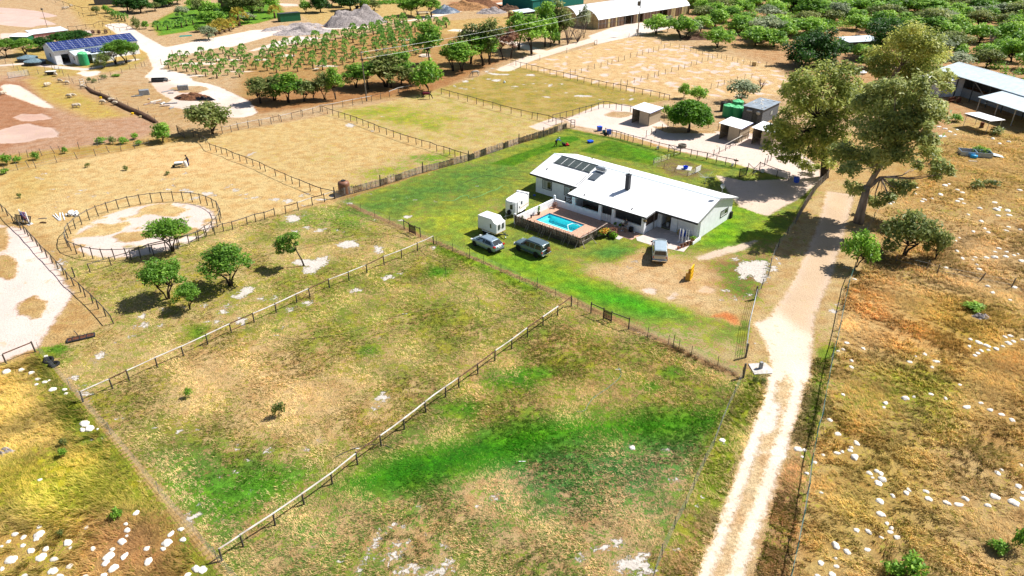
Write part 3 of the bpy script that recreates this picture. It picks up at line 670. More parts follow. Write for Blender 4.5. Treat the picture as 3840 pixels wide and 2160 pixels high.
def kind(k, variants, **kw):
    KINDS[k] = []
    for v in range(variants):
        sd = hash_(k)+v*17
        cl = rnd_clumps(sd, kw['n'], kw['rx'], kw['z0'], kw['z1'], kw['cr'], kw.get('flat', .75))
        tm = trunk_mesh('trunk', cl, kw['tr'], kw['fork'], kw.get('bark', 'bark_dark'), sd, kw.get('stems', 1))
        cm = leaf_mesh('crown', cl, kw['leaves'], kw['leaf'], kw['mat'], sd, droop=kw.get('droop', 0), core=kw.get('core', .45))
        zs = np.zeros(len(cm.vertices)*3); cm.vertices.foreach_get('co', zs); zs = zs.reshape(-1, 3)
        KINDS[k].append((tm, cm, np.percentile(zs[:, 2], 99.3), np.percentile(np.abs(zs[:, :2]), 98.5)*2, kw))
def hash_(k): return sum(ord(c)*(i+3) for i, c in enumerate(k)) % 9973
kind('acacia', 4, n=20, rx=1.75, z0=2.0, z1=4.0, cr=.72, flat=.62, tr=.09, fork=1.5, stems=3, leaves=7000, leaf=.15, mat='leaf_acacia')
kind('bushveld', 6, n=14, rx=1.7, z0=1.0, z1=3.0, cr=.85, tr=.10, fork=.9, stems=2, leaves=2600, leaf=.24, mat='leaf_bush')
kind('olivebush', 4, n=15, rx=1.8, z0=1.1, z1=3.0, cr=.8, tr=.11, fork=.9, stems=2, leaves=3600, leaf=.20, mat='leaf_olive')
kind('talltree', 5, n=20, rx=1.6, z0=1.7, z1=6.2, cr=.82, tr=.11, fork=2.2, stems=2, leaves=3600, leaf=.24, mat='leaf_bush', droop=.5)
kind('tallolive', 4, n=22, rx=1.7, z0=1.4, z1=5.9, cr=.85, tr=.12, fork=1.8, stems=2, leaves=4000, leaf=.22, mat='leaf_olive', droop=.5)
kind('rust', 2, n=12, rx=1.4, z0=2.6, z1=5.4, cr=.75, tr=.10, fork=2.0, stems=2, leaves=1700, leaf=.2, mat='leaf_rust', core=.2)
kind('dense', 3, n=26, rx=2.2, z0=1.3, z1=3.6, cr=.95, tr=.2, fork=1.0, leaves=6500, leaf=.26, mat='leaf_dense', core=.6)
def dome_kind():
    r = random.Random(8); cl = []
    for k in range(60):
        a = 2.4*k; q = (k+.5)/60; th = math.acos(1-q); c = r.uniform(.42, .62)
        cl.append((2.05*math.sin(th)*math.cos(a), 2.05*math.sin(th)*math.sin(a), 1.55+1.75*math.cos(th), c, c, c*.8))
    for k in range(12): a = 2.4*k; cl.append((1.2*math.cos(a)*(k/12)**.5, 1.2*math.sin(a)*(k/12)**.5, 1.75, .6, .6, .3))
    KINDS['roundtree'] = [(trunk_mesh('trunk', cl[::5], .16, 1.25, 'bark_dark', 8), leaf_mesh('crown', cl, 30000, .15, 'leaf_round', 8, core=.6), 3.75, 4.9, {})]
dome_kind()
kind('greytree', 3, n=12, rx=1.4, z0=1.2, z1=3.2, cr=.75, tr=.08, fork=1.0, stems=2, leaves=2000, leaf=.22, mat='leaf_grey', core=.3)
kind('shrub', 4, n=7, rx=.55, z0=.3, z1=.75, cr=.34, tr=.03, fork=.2, leaves=420, leaf=.13, mat='leaf_bush', core=.3)
kind('dryshrub', 3, n=6, rx=.5, z0=.2, z1=.55, cr=.3, tr=.025, fork=.15, leaves=260, leaf=.12, mat='leaf_olive', core=.2)
def tree(name, k, label, cat, base, top_py=None, width_px=None, h=None, wd=None, group=None, rz=None, v=None):
    x, y = G(*base); var = KINDS[k][(v if v is not None else random.randrange(99)) % len(KINDS[k])]
    H_ = h if h else hgt(base[0], base[1], top_py); W = wd if wd else width_px/scale_at(y, H_*.6)
    t = thing(name, label, cat, (x, y, 0), random.uniform(0, 6.28) if rz is None else rz, group)
    t.scale = (W/var[3], W/var[3], H_/var[2])
    link('trunk', var[0], t); link('crown', var[1], t); return t
def tt(name, k, i, j, bx, by, ty, wd, label, cat='tree', group=None, **kw):
    return tree(name, k, label, cat, T(i, j, bx, by), T(i, j, 0, ty)[1], wd/2.6833, group=group, **kw)
# the young acacias in the left paddock
tt('acacia_tree','acacia',0,1,1740,1080,762,405,'feathery green acacia in front of the round pen rail, nearest the sandy ring', group='acacias in the left paddock', v=0)
tt('acacia_tree','acacia',0,1,2325,1425,1030,480,'broadest feathery green acacia, alone right of its pair in the paddock', group='acacias in the left paddock', v=1)
tree('acacia_tree','acacia','feathery green acacia growing just behind the smallest acacia of the paddock','tree',T(0,2,1690,110),T(0,1,0,1185)[1],150,group='acacias in the left paddock',v=2)
tree('acacia_tree','acacia','smallest green acacia, a thin sapling with drooping leaves in the paddock','tree',T(0,2,1910,215),T(0,1,0,1425)[1],100,group='acacias in the left paddock',v=3)
def clump_tree(name, label, base, fork_px, clumps, spread, leaf, n, material, bark, br, seed, forks=None, group=None):
    """a big tree: clumps given where the photograph shows them, spread in depth about the trunk"""
    x0, y0 = G(*base); rr = random.Random(seed); cl = []
    for u, v, r in clumps:
        yy = y0+rr.uniform(-1, 1)*spread; p = PY(u, v, yy); s = r/scale_at(yy, p[2])
        cl.append((p[0]-x0, yy-y0, p[2], s, s*rr.uniform(.9, 1.3), s*.8))
        for q in range(2):
            a = rr.uniform(0, 6.28); cl.append((p[0]-x0+math.cos(a)*s*.9, yy-y0+math.sin(a)*s*1.2, p[2]+rr.uniform(-.5, .6)*s, s*.5, s*.55, s*.4))
    t = thing(name, label, 'tree', (x0, y0, 0), 0, group)
    f = PY(*fork_px, y0); fx = f[0]-x0; mb = MB()
    mb.tube([(0, 0, -.2), (fx*.3, 0, f[2]*.35), (fx*.7, 0, f[2]*.7), (fx, 0, f[2])], [br*1.25, br, br*.85, br*.75], 10)
    fork = Vector((fx, 0, f[2])); n1 = []
    for k in range(4):
        grp = sorted(cl[::3], key=lambda c: math.atan2(c[1], c[0]-fx))[k::4] or cl[:1]
        ctr = sum((Vector(c[:3]) for c in grp), Vector())/len(grp); e = fork.lerp(ctr, .55)
        mb.tube([fork-Vector((0, 0, .3)), fork.lerp(e, .5)+Vector((0, 0, -.25)), e], [br*.62, br*.5, br*.36], 8); n1.append((e, k))
    for k, c in enumerate(cl):
        p = Vector(c[:3]); e = min(n1, key=lambda q: (q[0]-p).length)[0]; m_ = e.lerp(p, .5)+Vector((rr.uniform(-.5, .5), rr.uniform(-.5, .5), -.5))
        mb.tube([e, m_, p-Vector((0, 0, c[5]*.2))], [br*.24 if k % 3 == 0 else br*.08, br*.13 if k % 3 == 0 else br*.05, br*.03], 5)
    link('trunk', mb.mesh('trunk', M[bark], True), t)
    link('crown', leaf_mesh('crown', cl, n, leaf, material, seed, droop=.8, core=.25, elong=2.2), t); return t
def TC(i, j, L): return [(*T(i, j, x, y), r*1.13/2.6833) for x, y, r in L]
clump_tree('gum_tree','tall gum tree with a pale bare trunk standing at the edge of the farm track', T(3,1,905,790), T(3,1,1000,420),
  TC(3,0,[(1150,900,120),(1300,860,110),(1560,830,110),(1790,760,80),(1800,880,60),(1080,1040,150),(1250,1010,150),(1450,990,150),(1600,1030,120),(1120,1200,150),(1320,1200,150),(1500,1170,130),(1700,1150,110),(1000,1340,130),(1200,1350,140),(1440,1330,120),(1640,1400,90)])+
  TC(3,1,[(760,90,130),(950,110,130),(1150,110,120),(1360,90,110),(1620,60,100),(1720,200,90),(850,240,90),(1100,190,90),(1690,300,70),(1340,430,100),(1200,530,70),(880,450,80),(1080,580,65),(1830,285,45),(1500,200,60)]),
  3.2, .24, 42000, 'leaf_gum_dark', 'bark_gum', .55, 11, group='gum trees beside the track')
clump_tree('gum_tree','pale yellow-green gum tree shading the sandy yards, left of the bare-trunked gum', T(3,1,570,335), T(3,0,560,1230),
  TC(3,0,[(560,720,130),(380,800,140),(750,780,140),(260,940,110),(510,940,160),(760,950,150),(890,880,90),(320,1080,130),(560,1110,130),(810,1080,130),(700,1240,140),(460,1280,120),(200,1290,100),(260,1400,120),(500,1400,120),(700,1400,120)])+TC(3,0,[(110,1230,90),(60,1330,90),(170,1380,100),(900,1000,110),(250,860,90)])+TC(3,1,[(60,40,80),(150,120,70),(330,190,70),(430,240,60),(300,50,90),(500,90,100),(170,30,60),(620,190,70),(250,140,50)]),
  3.4, .24, 36000, 'leaf_gum', 'bark_dark', .5, 12, group='gum trees beside the track')
clump_tree('gum_tree','yellow-tipped gum tree standing behind the other gums, left of the long barn', T(3,0,1260,900), T(3,0,1260,760),
  TC(3,0,[(1440,330,130),(1640,390,130),(1290,420,110),(1500,500,150),(1710,540,110),(1140,540,110),(1340,620,140),(1600,640,130),(1140,690,110),(1050,610,70),(1400,760,120),(1200,790,100),(1560,760,100)]),
  4.0, .32, 24000, 'leaf_gum', 'bark_gum', .5, 13, group='gum trees beside the track')
clump_tree('fine_leaved_tree','dark fine-leaved tree with drooping sprays behind the yellow-tipped gum', T(3,0,1120,560), T(3,0,1130,480),
  TC(3,0,[(1080,250,70),(1180,250,80),(1300,240,70),(1100,330,90),(1220,320,100),(1150,400,90),(1080,430,60),(1260,400,70)]), 2.5, .3, 6000, 'leaf_dense', 'bark_dark', .3, 14)
clump_tree('shade_tree','big dark glossy shade tree on the dry ground behind the sandy paddock', T(3,0,500,665), T(3,0,500,560),
  TC(3,0,[(420,390,100),(540,370,100),(330,440,90),(480,470,120),(620,430,100),(250,510,80),(380,560,110),(540,570,110),(640,540,80),(700,460,90),(760,480,60),(300,580,70)]), 3.2, .32, 15000, 'leaf_dense', 'bark_dark', .4, 15)
def leaning():
    x0, y0 = G(*T(1,1,485,1225)); t = thing('acacia_tree','crooked little tree leaning left over its own shadow in the paddock','tree',(x0,y0,0),0,'acacias in the left paddock')
    cl = []
    for u, v, r in ((250,960,55),(330,930,55),(390,920,50),(220,1010,55),(300,1010,60),(350,1060,50),(250,1070,50),(400,1000,30)):
        q = PY(*T(1,1,u,v), y0+random.uniform(-.8,.8)); s = r/2.6833/scale_at(y0, 3); cl.append((q[0]-x0, q[1]-y0, q[2], s, s*1.2, s*.7))
    f = PY(*T(1,1,405,1070), y0); mb = MB(); mb.tube([(0,0,-.1),((f[0]-x0)*.3,0,f[2]*.4),(f[0]-x0,0,f[2])],[.10,.085,.06],7)
    for c in cl: mb.tube([(f[0]-x0,0,f[2]),c[:3]],[.045,.012],5)
    link('trunk', mb.mesh('trunk', M['bark_dark'], True), t); link('crown', leaf_mesh('crown', cl, 3600, .14, 'leaf_acacia', 5, droop=.6), t)
leaning()
# trees by the yards
RT='neat round-headed tree with a clipped dome crown on bare sand between the two shelters'
tt('dome_tree','roundtree',2,0,1775,1330,1000,440,RT,v=0)
tt('young_gum','greytree',2,0,2290,1030,810,290,'pale green multi-stemmed young gum behind the green water tanks',v=0)
tt('young_gum','bushveld',2,0,1725,990,838,120,'slim bright green sapling at the corner of the dry paddock, left of its twin',v=1)
tt('young_gum','bushveld',2,0,1870,1030,868,170,'bushier green sapling behind the dome tree',v=3)
tt('shrub','shrub',2,0,1560,1170,1060,130,'low leafy bush against the shelter beside the dome tree','bush')
tt('roadside_tree','bushveld',3,1,885,1240,890,330,'bright green sapling growing through the end of the net fence',v=0)
tt('roadside_tree','olivebush',3,1,1360,1120,690,480,'many-stemmed dark tree in the dry grass right of the track',v=1)
tt('roadside_tree','olivebush',3,1,1680,1165,880,250,'thin brownish tree leaning right beside the many-stemmed dark tree',v=2)
tt('roadside_tree','dryshrub',3,1,1090,1150,1030,90,'small dry sapling between the two trees right of the track',cat='bush')
tt('bush_tree','olivebush',0,0,2140,1345,1045,440,'round olive-brown bush tree by the corner gate of the dry pasture',v=0)
tt('bush_tree','bushveld',0,0,1640,1430,1240,210,'small green bush tree on the fence line left of the olive-brown one',v=2)
# belt of trees along the pasture edge
for q, (bx, by, ty, wd, k, lab) in enumerate((
  (50,1040,800,190,'tallolive','dark tree at the left end of the tree belt'),(190,1005,780,230,'tallolive','second tree of the belt with a twisted dark trunk'),
  (330,1035,755,240,'talltree','full green tree third in the belt with one straight trunk'),(485,1020,825,180,'olivebush','low spreading tree of the belt with a slanted trunk'),
  (575,1000,835,130,'olivebush','short thin tree right of the low spreading one'),(690,1000,745,150,'tallolive','slim brownish tree left of the tall thin one'),
  (805,1000,695,140,'talltree','tall thin tree with a bare trunk left of the power pole'),(1010,880,660,220,'talltree','mid-green tree just left of the power pole behind it'),
  (1130,900,640,200,'talltree','dark green tree right behind the power pole'),(1310,870,530,330,'tallolive','largest olive-brown tree of the belt right of the pole'),
  (1365,880,600,230,'tallolive','dark olive tree in front of the largest one'),(1455,850,535,260,'talltree','bright-topped green tree right of the largest olive one'),
  (1560,860,700,210,'olivebush','low khaki tree left of the tree by the rugged horse'),(1745,930,628,270,'bushveld','rounded grey-green tree over the horse in the maroon rug'),
  (1750,650,240,230,'talltree','tallest tree standing among the palms'),(1990,715,430,220,'talltree','tree with a clear trunk at the edge of the palms right of the tallest'),
  (2075,720,440,240,'talltree','forked tree with several slim trunks opposite the grey horse'),(2160,640,260,230,'tallolive','tall dusky tree behind the forked one'),
  (2290,660,320,230,'talltree','green tree with drooping sprays above the sandy verge'),(2350,650,210,240,'tallolive','grey-green tall tree right of the drooping one'),
  (2490,600,330,200,'rust','reddish-brown thin tree of the belt'),(2560,590,300,150,'rust','second reddish tree at the right end of the brown gap'))):
    tt('belt_tree', k, 1, 0, bx, by, ty-15, wd*1.25, lab, group='trees of the belt along the pasture', v=q)
for q, (bx, by, ty, wd, k, lab) in enumerate((
  (70,500,140,220,'talltree','green tree of the belt left of the road bend'),(200,540,165,260,'talltree','broad green tree nearest the sandy road'),
  (330,470,30,190,'talltree','tall green tree in front of the plastic tunnels'),(420,430,20,240,'tallolive','tall olive tree covering the end of the green net house'),
  (480,440,110,200,'tallolive','brownish tree beside the bare branches'),(380,470,230,170,'bushveld','bushy undergrowth tree at the foot of the tall ones'),
  (720,380,60,110,'greytree','grey-leaved thin treetop among the bare branches'),(1450,345,165,220,'bushveld','rounded green tree in front of the tunnels right of the pole'),
  (1560,320,175,110,'greytree','pale sapling right of the rounded tree by the pole'))):
    tt('belt_tree', k, 2, 0, bx, by, ty-10, wd*1.2, lab, group='trees of the belt along the pasture', v=q+2)
def dead_tree(i, j, bx, by, ty, wd, seed, label):
    x, y = GT(i, j, bx, by); h = hgt(*T(i, j, bx, by), T(i, j, 0, ty)[1]); W = wd/2.6833/scale_at(y, 2); rr = random.Random(seed); mb = MB()
    for k in range(9):
        a = rr.uniform(0, 6.28); q = rr.uniform(.3, 1); e = Vector((math.cos(a)*W*.5*q, math.sin(a)*W*.5*q, h*rr.uniform(.55, 1)))
        m_ = e*.5+Vector((0, 0, h*.08)); mb.tube([(0, 0, 0), m_, e], [.11, .07, .02], 5)
        for z in range(5):
            b0 = m_.lerp(e, rr.random()); mb.tube([b0, b0+Vector((rr.uniform(-1, 1), rr.uniform(-1, 1), rr.uniform(-.2, 1)))*W*.22], [.035, .01], 4)
    tag(mb.build('dead_tree', M['dead_wood'], None, (x, y, 0), smooth=True), label, 'tree')
dead_tree(2,0,560,450,120,260,3,'bare grey dead tree at the end of the belt by the road'); dead_tree(2,0,660,425,230,230,4,'tangle of bare grey branches beside the tunnel end')
dead_tree(2,0,2500,900,800,110,6,'heap of grey uprooted branches at the paddock corner'); dead_tree(3,0,2230,480,330,140,8,'bleached dead bush among the green scrub')
# scrub in the upper right
rr = random.Random(21); pts = []; SC = PO((1735,0),(2900,-25),(2900,270),(2560,215),(2420,150),(2300,150),(2150,70),(1985,105),(1950,120),(1800,70),(1740,45))
gaps = [(G(*T(3,0,880,330)), 9), (G(*T(3,0,2000,300)), 7), (G(*T(3,0,2080,470)), 8), (G(*T(3,0,1550,210)), 6), (G(*T(3,0,2250,610)), 7), (G(*T(2,0,2300,390)), 5)]
tries = 0
while len(pts) < 268 and tries < 30000:
    tries += 1; x, y = rr.uniform(30, 235), rr.uniform(150, 330)
    if not inpoly(x, y, SC) or any(math.hypot(x-p[0], (y-p[1])*.7) < r for p, r in gaps): continue
    if any((x-a)**2+(y-b)**2 < 4.3**2 for a, b in pts): continue
    pts.append((x, y))
pts += [GT(3,0,x,y) for x, y in ((60,470),(870,300),(1730,300),(1800,400),(1900,560),(1940,480),(2200,600),(2350,560),(2450,620),(2520,520),(2120,430),(960,600),(1010,690),(1860,690))]+[GT(2,0,x,y) for x, y in ((2070,480),(2450,460),(1750,360),(1700,380),(1900,330))]
for k, (x, y) in enumerate(pts):
    kd = rr.choice(['bushveld']*5+['olivebush']*2+['greytree', 'talltree']); var = KINDS[kd][rr.randrange(len(KINDS[kd]))]
    W = rr.uniform(5.2, 9.0)*(1.12 if y > 215 else 1); H_ = W*rr.uniform(.50, .72)*(1.15 if kd == 'talltree' else 1)
    lab = {'bushveld': 'fresh green scrub tree in the thicket beyond the paddock', 'olivebush': 'dull olive scrub tree in the thicket beyond the paddock', 'greytree': 'pale grey-green scrub tree in the thicket beyond the paddock', 'talltree': 'taller loose-leaved tree rising from the thicket'}[kd]
    t = thing('scrub_tree', lab, 'tree', (x, y, 0), rr.uniform(0, 6.28), 'scrub trees of the thicket'); t.scale = (W/var[3], W/var[3], H_/var[2]); link('trunk', var[0], t); link('crown', var[1], t)
uc = []
while len(uc) < 900:
    x, y = rr.uniform(30, 235), rr.uniform(150, 330)
    if inpoly(x, y, SC) and not any(math.hypot(x-p[0], (y-p[1])*.7) < r*.8 for p, r in gaps): q = rr.uniform(.8, 1.9); uc.append((x, y, q*.4, q, q, q*.75))
tag(link('undergrowth', leaf_mesh('undergrowth', uc, 110000, .32, 'leaf_bush', 77, core=.4)), 'low mixed undergrowth filling the thicket between its trees', 'undergrowth', kind='stuff')
# garden and farmyard trees, upper left
for q, (i, bx, by, ty, wd, k, lab) in enumerate((
  (0,70,580,390,220,'acacia','flat-topped green tree at the left edge beside the covered reservoirs'),(0,265,555,390,260,'acacia','flat-topped green tree next to the two covered reservoirs'),
  (0,440,500,378,210,'dense','dark round tree between the reservoirs and the solar barn'),(0,640,440,325,260,'dense','wide dark tree hedge behind the solar barn, left half'),(0,790,420,310,240,'dense','wide dark tree hedge behind the solar barn, right half'),
  (0,1050,680,545,160,'olivebush','low bush at the foot of the trees by the green tank'),(0,1170,645,420,230,'acacia','leafy tree over the lean-to of the solar barn'),
  (0,1275,635,398,260,'acacia','tallest leafy tree at the right end of the solar barn'),(0,1365,610,440,130,'acacia','slim leafy tree right of the solar barn'),
  (0,1290,120,-60,220,'dense','dark tall hedge tree at the top of the garden'),(0,1420,130,-20,200,'dense','dark hedge tree behind the garden lawn'),(0,1560,110,25,120,'olivebush','olive bush at the edge of the garden lawn'),
  (0,1700,60,-40,200,'bushveld','green thicket tree at the top of the garden'),(0,1850,180,60,140,'greytree','grey shrub tree on the garden lawn'),(0,2020,150,-10,170,'olivebush','yellow-green tree beside the green-roofed house'),
  (0,2130,170,10,200,'bushveld','leafy tree left of the green-roofed house'),(0,2180,270,110,240,'bushveld','broad green tree below the green-roofed house'),(0,2020,320,240,110,'bushveld','bright green tree on the sandy junction'),
  (0,2100,400,265,160,'greytree','grey half-bare tree on the grass island of the junction'),(0,2400,180,-80,240,'tallolive','tall olive tree right of the green-roofed house'),(0,2500,230,120,160,'greytree','grey bare-stemmed tree by the road to the shed'),
  (0,1375,290,165,100,'dryshrub','spiky dark bush in the garden corner'),(0,1470,290,210,75,'bushveld','round green bush at the garden corner'),(0,975,150,62,80,'olivebush','small olive tree by the upper farm fence'),(0,1070,130,50,70,'bushveld','small green tree by the upper farm fence'),
  (1,60,120,-60,150,'greytree','weeping pale tree at the top of the picture near the house drive'),(1,150,120,-60,190,'talltree','tall green tree behind the green shed'),(1,505,130,0,120,'bushveld','small pine-green tree on the pasture by the road'),
  (1,650,125,-50,190,'dense','dark round tree on the pasture by the road'),(1,950,105,-70,230,'dense','dark broad tree shading the parked implements'),(1,1190,105,-10,130,'tallolive','brownish tree right of the parked implements'),(1,1100,90,-30,120,'bushveld','green tree at the edge of the vegetable patch'),
  (1,1500,155,-10,150,'talltree','slim tree at the left of the picnic table trees'),(1,1560,150,-20,140,'talltree','green tree behind the picnic table'),(1,1630,165,-50,180,'talltree','tall green tree over the picnic table'),(1,1770,170,-40,180,'talltree','leaning green tree right of the picnic table'),
  (0,1250,60,-60,150,'dense','dark tree at the top left corner of the garden'),(0,1640,70,-30,170,'dense','dark tree between the hedge and the thicket of the garden'),(0,1780,40,-70,160,'olivebush','olive tree at the top edge above the garden lawn'),(0,1960,90,-20,150,'bushveld','pale green tree at the right end of the garden lawn'),
  (0,2080,230,120,170,'bushveld','leafy bush tree above the golden palms'),(0,2300,190,60,150,'acacia','light tree under the green-roofed cottage'),(0,2380,120,-40,170,'tallolive','dark tree to the right of the cottage roof'),(0,2560,190,-60,220,'tallolive','big tree standing by the cottage drive'),
  (0,2200,200,90,120,'dense','dark bush before the cottage'),(1,860,70,-60,170,'dense','dark tree behind the broad one by the implements'),(1,760,60,-70,170,'talltree','tall tree left of the broad one at the top edge'),
  (1,1480,560,440,110,'dead_','bare')) ):
    if k == 'dead_': continue
    tt('farm_tree', k, i, 0, bx, by, ty, wd, lab, v=q, group='trees of the far farmyard')
# weeds and low shrubs dotted over the paddocks
for q, (i, j, bx, by, ty, wd, k, lab) in enumerate((
  (0,2,1905,1100,1010,80,'shrub','little green thistle alone on the straw pasture'),(1,2,240,1290,1150,130,'dryshrub','brown-green weed tuft in the middle pasture'),(0,3,640,245,165,80,'shrub','dark green weed in the golden grass'),(0,3,1180,880,775,120,'shrub','dark green weed near the white boulders'),
  (0,3,640,140,65,70,'dryshrub','thin weed above the dark green one'),(0,3,620,1050,985,70,'dryshrub','weed among the boulders at lower left'),
  (0,1,1265,265,215,60,'dryshrub','low dry bush in the golden paddock, left of the working man'),(0,1,885,235,190,50,'dryshrub','low dry bush in the upper golden paddock'),(0,1,200,540,495,50,'dryshrub','dark low bush above the striped jump'),(0,1,1690,310,270,50,'dryshrub','tiny dry bush below the working man'),
  (0,1,75,205,105,110,'shrub','green bush at the left end of the lower fence'),(0,1,185,185,120,80,'shrub','second green bush along the lower fence'),(0,1,365,155,80,90,'shrub','third green bush along the lower fence'),(0,1,655,95,25,60,'shrub','upright green bush by the lower fence'),(0,1,50,300,250,80,'shrub','dark green bush beside the corner of the golden paddock'),
  (0,0,1020,1440,1375,110,'shrub','khaki bush on the fence line, first of the row'),(0,0,1135,1445,1375,80,'dryshrub','khaki bush on the fence line, second of the row'),(0,0,1245,1445,1375,100,'shrub','green bush on the fence line before the corner'),(0,0,1365,1400,1340,70,'shrub','small green bush by the dirt bank'),(0,0,1400,1460,1410,80,'shrub','dark bush below the small green one'),
  (0,0,905,830,775,50,'dryshrub','dark weed by the leaning frame'),(0,0,955,830,785,50,'dryshrub','second dark weed by the leaning frame'),(0,0,1040,795,750,60,'dryshrub','dark weed on the wall line'),(0,0,1165,770,745,80,'shrub','green weed under the wall'),(0,0,1060,780,750,40,'dryshrub','small dark weed on the wall line'),
  (3,2,2060,220,155,200,'shrub','dark green clump in the golden grass by the burnt spot'),(3,3,1430,1440,1270,260,'shrub','large green shrub at the bottom edge'),(3,3,1240,1440,1320,200,'shrub','green shrub beside the large one at the bottom edge'),(3,3,2500,1180,980,160,'shrub','green shrub at the right edge of the picture'),(3,3,2300,1200,1110,190,'shrub','low green shrub left of the right-edge one'),
  (3,1,2080,440,350,140,'dryshrub','brown low bush in the stony grass'),(3,1,2240,430,360,150,'dryshrub','olive low bush in the stony grass'),(3,1,1180,900,850,110,'dryshrub','dark low bush at the foot of the many-stemmed tree'),(3,0,1880,1220,1140,130,'shrub','green low bush beside the carport'),(3,0,2300,1350,1280,160,'dryshrub','brown bush right of the carport'),
  (2,2,2440,960,890,70,'dryshrub','spiky grey plant beside the concrete slab'),(2,2,2530,950,910,60,'dryshrub','second spiky plant beside the concrete slab'))):
    tt('weed_bush', k, i, j, bx, by, ty, wd, lab, 'bush', group='weeds and low bushes', v=q)
# fan palms: plantation and garden
def palm_mesh(seed, material):
    r = random.Random(seed); mb = MB(); mb.tube([(0,0,-.05),(0,0,.5),(0,0,1.15)], [.19,.17,.13], 6, 1)
    for k in range(17):
        a = 2.4*k+r.uniform(-.2,.2); el = R(82-k*5.2+r.uniform(-6,6)); L = r.uniform(.55,.8); f = Vector((math.cos(a)*math.cos(el), math.sin(a)*math.cos(el), math.sin(el)))
        s = f.cross(Vector((0,0,1))); s.normalize(); up = s.cross(f); o = Vector((0,0,1.1)); h_ = o+f*L; Rr = r.uniform(.55,.75)
        fan = [h_+(f*math.cos(t)*Rr+s*math.sin(t)*Rr*.9)*(1 if q % 2 else .72)-up*.22*abs(t)+Vector((0,0,-.18*(k/17))) for q, t in enumerate(np.linspace(-1.25,1.25,9))]
        mb.add([h_]+fan, [(0,q,q+1) for q in range(1,9)], 0); mb.add([o-s*.02, o+s*.02, h_], [(0,1,2)], 0)
    me = mb.mesh('fan_palm', [M[material], M['bark_palm']]); at = me.attributes.new('tone','FLOAT','FACE'); at.data.foreach_set('value', [min(1,max(0,.55+r.gauss(0,.16))) for _ in me.polygons]); return me
PALMS = [palm_mesh(k, 'leaf_palm') for k in range(5)]; GPALM = [palm_mesh(k+9, 'leaf_palm_gold') for k in range(2)]
PLP = PLG
r0 = G(*T(0,0,1690,690)); r1 = G(*T(1,0,1180,260)); ax = Vector((r1[0]-r0[0], r1[1]-r0[1])).normalized(); ay = Vector((-ax.y, ax.x)); rr = random.Random(3); palms = []
for a in range(-6, 40):
    for b in range(-22, 14):
        x, y = Vector(r0)+ax*(a*3.7+rr.uniform(-.4,.4))-ay*(b*3.6+rr.uniform(-.4,.4))
        if inpoly(x, y, PLP) and rr.random() > .10: palms.append((x, y))
print('palms', len(palms))
for x, y in palms[:285]:
    s = rr.uniform(.72, 1.3)*(1.12 if y > 190 else .9); o = link('fan_palm', PALMS[rr.randrange(5)], None, (x, y, 0), rr.uniform(0, 6.28), (s*.84, s*.84, s*.9))
    tag(o, ('tall' if s > 1.25 else 'short' if s < .85 else 'mid-sized')+' green fan palm standing in a row of the plantation', 'palm', 'fan palms of the plantation')
for q, (i, x, y, s) in enumerate(((0,1130,165,1.2),(0,1160,180,1.1),(0,1190,190,1.2),(0,1225,205,1.1),(0,1260,215,1.2),(0,1590,300,1.2),(0,1690,300,1.2),(0,1765,270,1.0),(0,1830,278,1.3),(0,1880,262,1.6),(0,1945,250,1.2),(0,2410,262,2.6),(0,2210,340,1.9),(0,2260,325,1.6),(0,2310,312,1.6),(0,2170,355,1.5),(0,2350,292,1.6),(0,2240,300,1.6),(1,190,180,1.9),(0,2130,330,1.3))):
    x_, y_ = GT(i, 0, x, y); tag(link('fan_palm', GPALM[q % 2] if q > 10 else PALMS[q % 5], None, (x_, y_, 0), q, (s, s, s*.95)), ('golden-skirted fan palm by the junction of the sandy roads' if q > 10 and q != 18 else 'green fan palm along the garden fence' if q < 11 else 'fan palm leaning at the end of the green shed'), 'palm', 'fan palms round the garden')
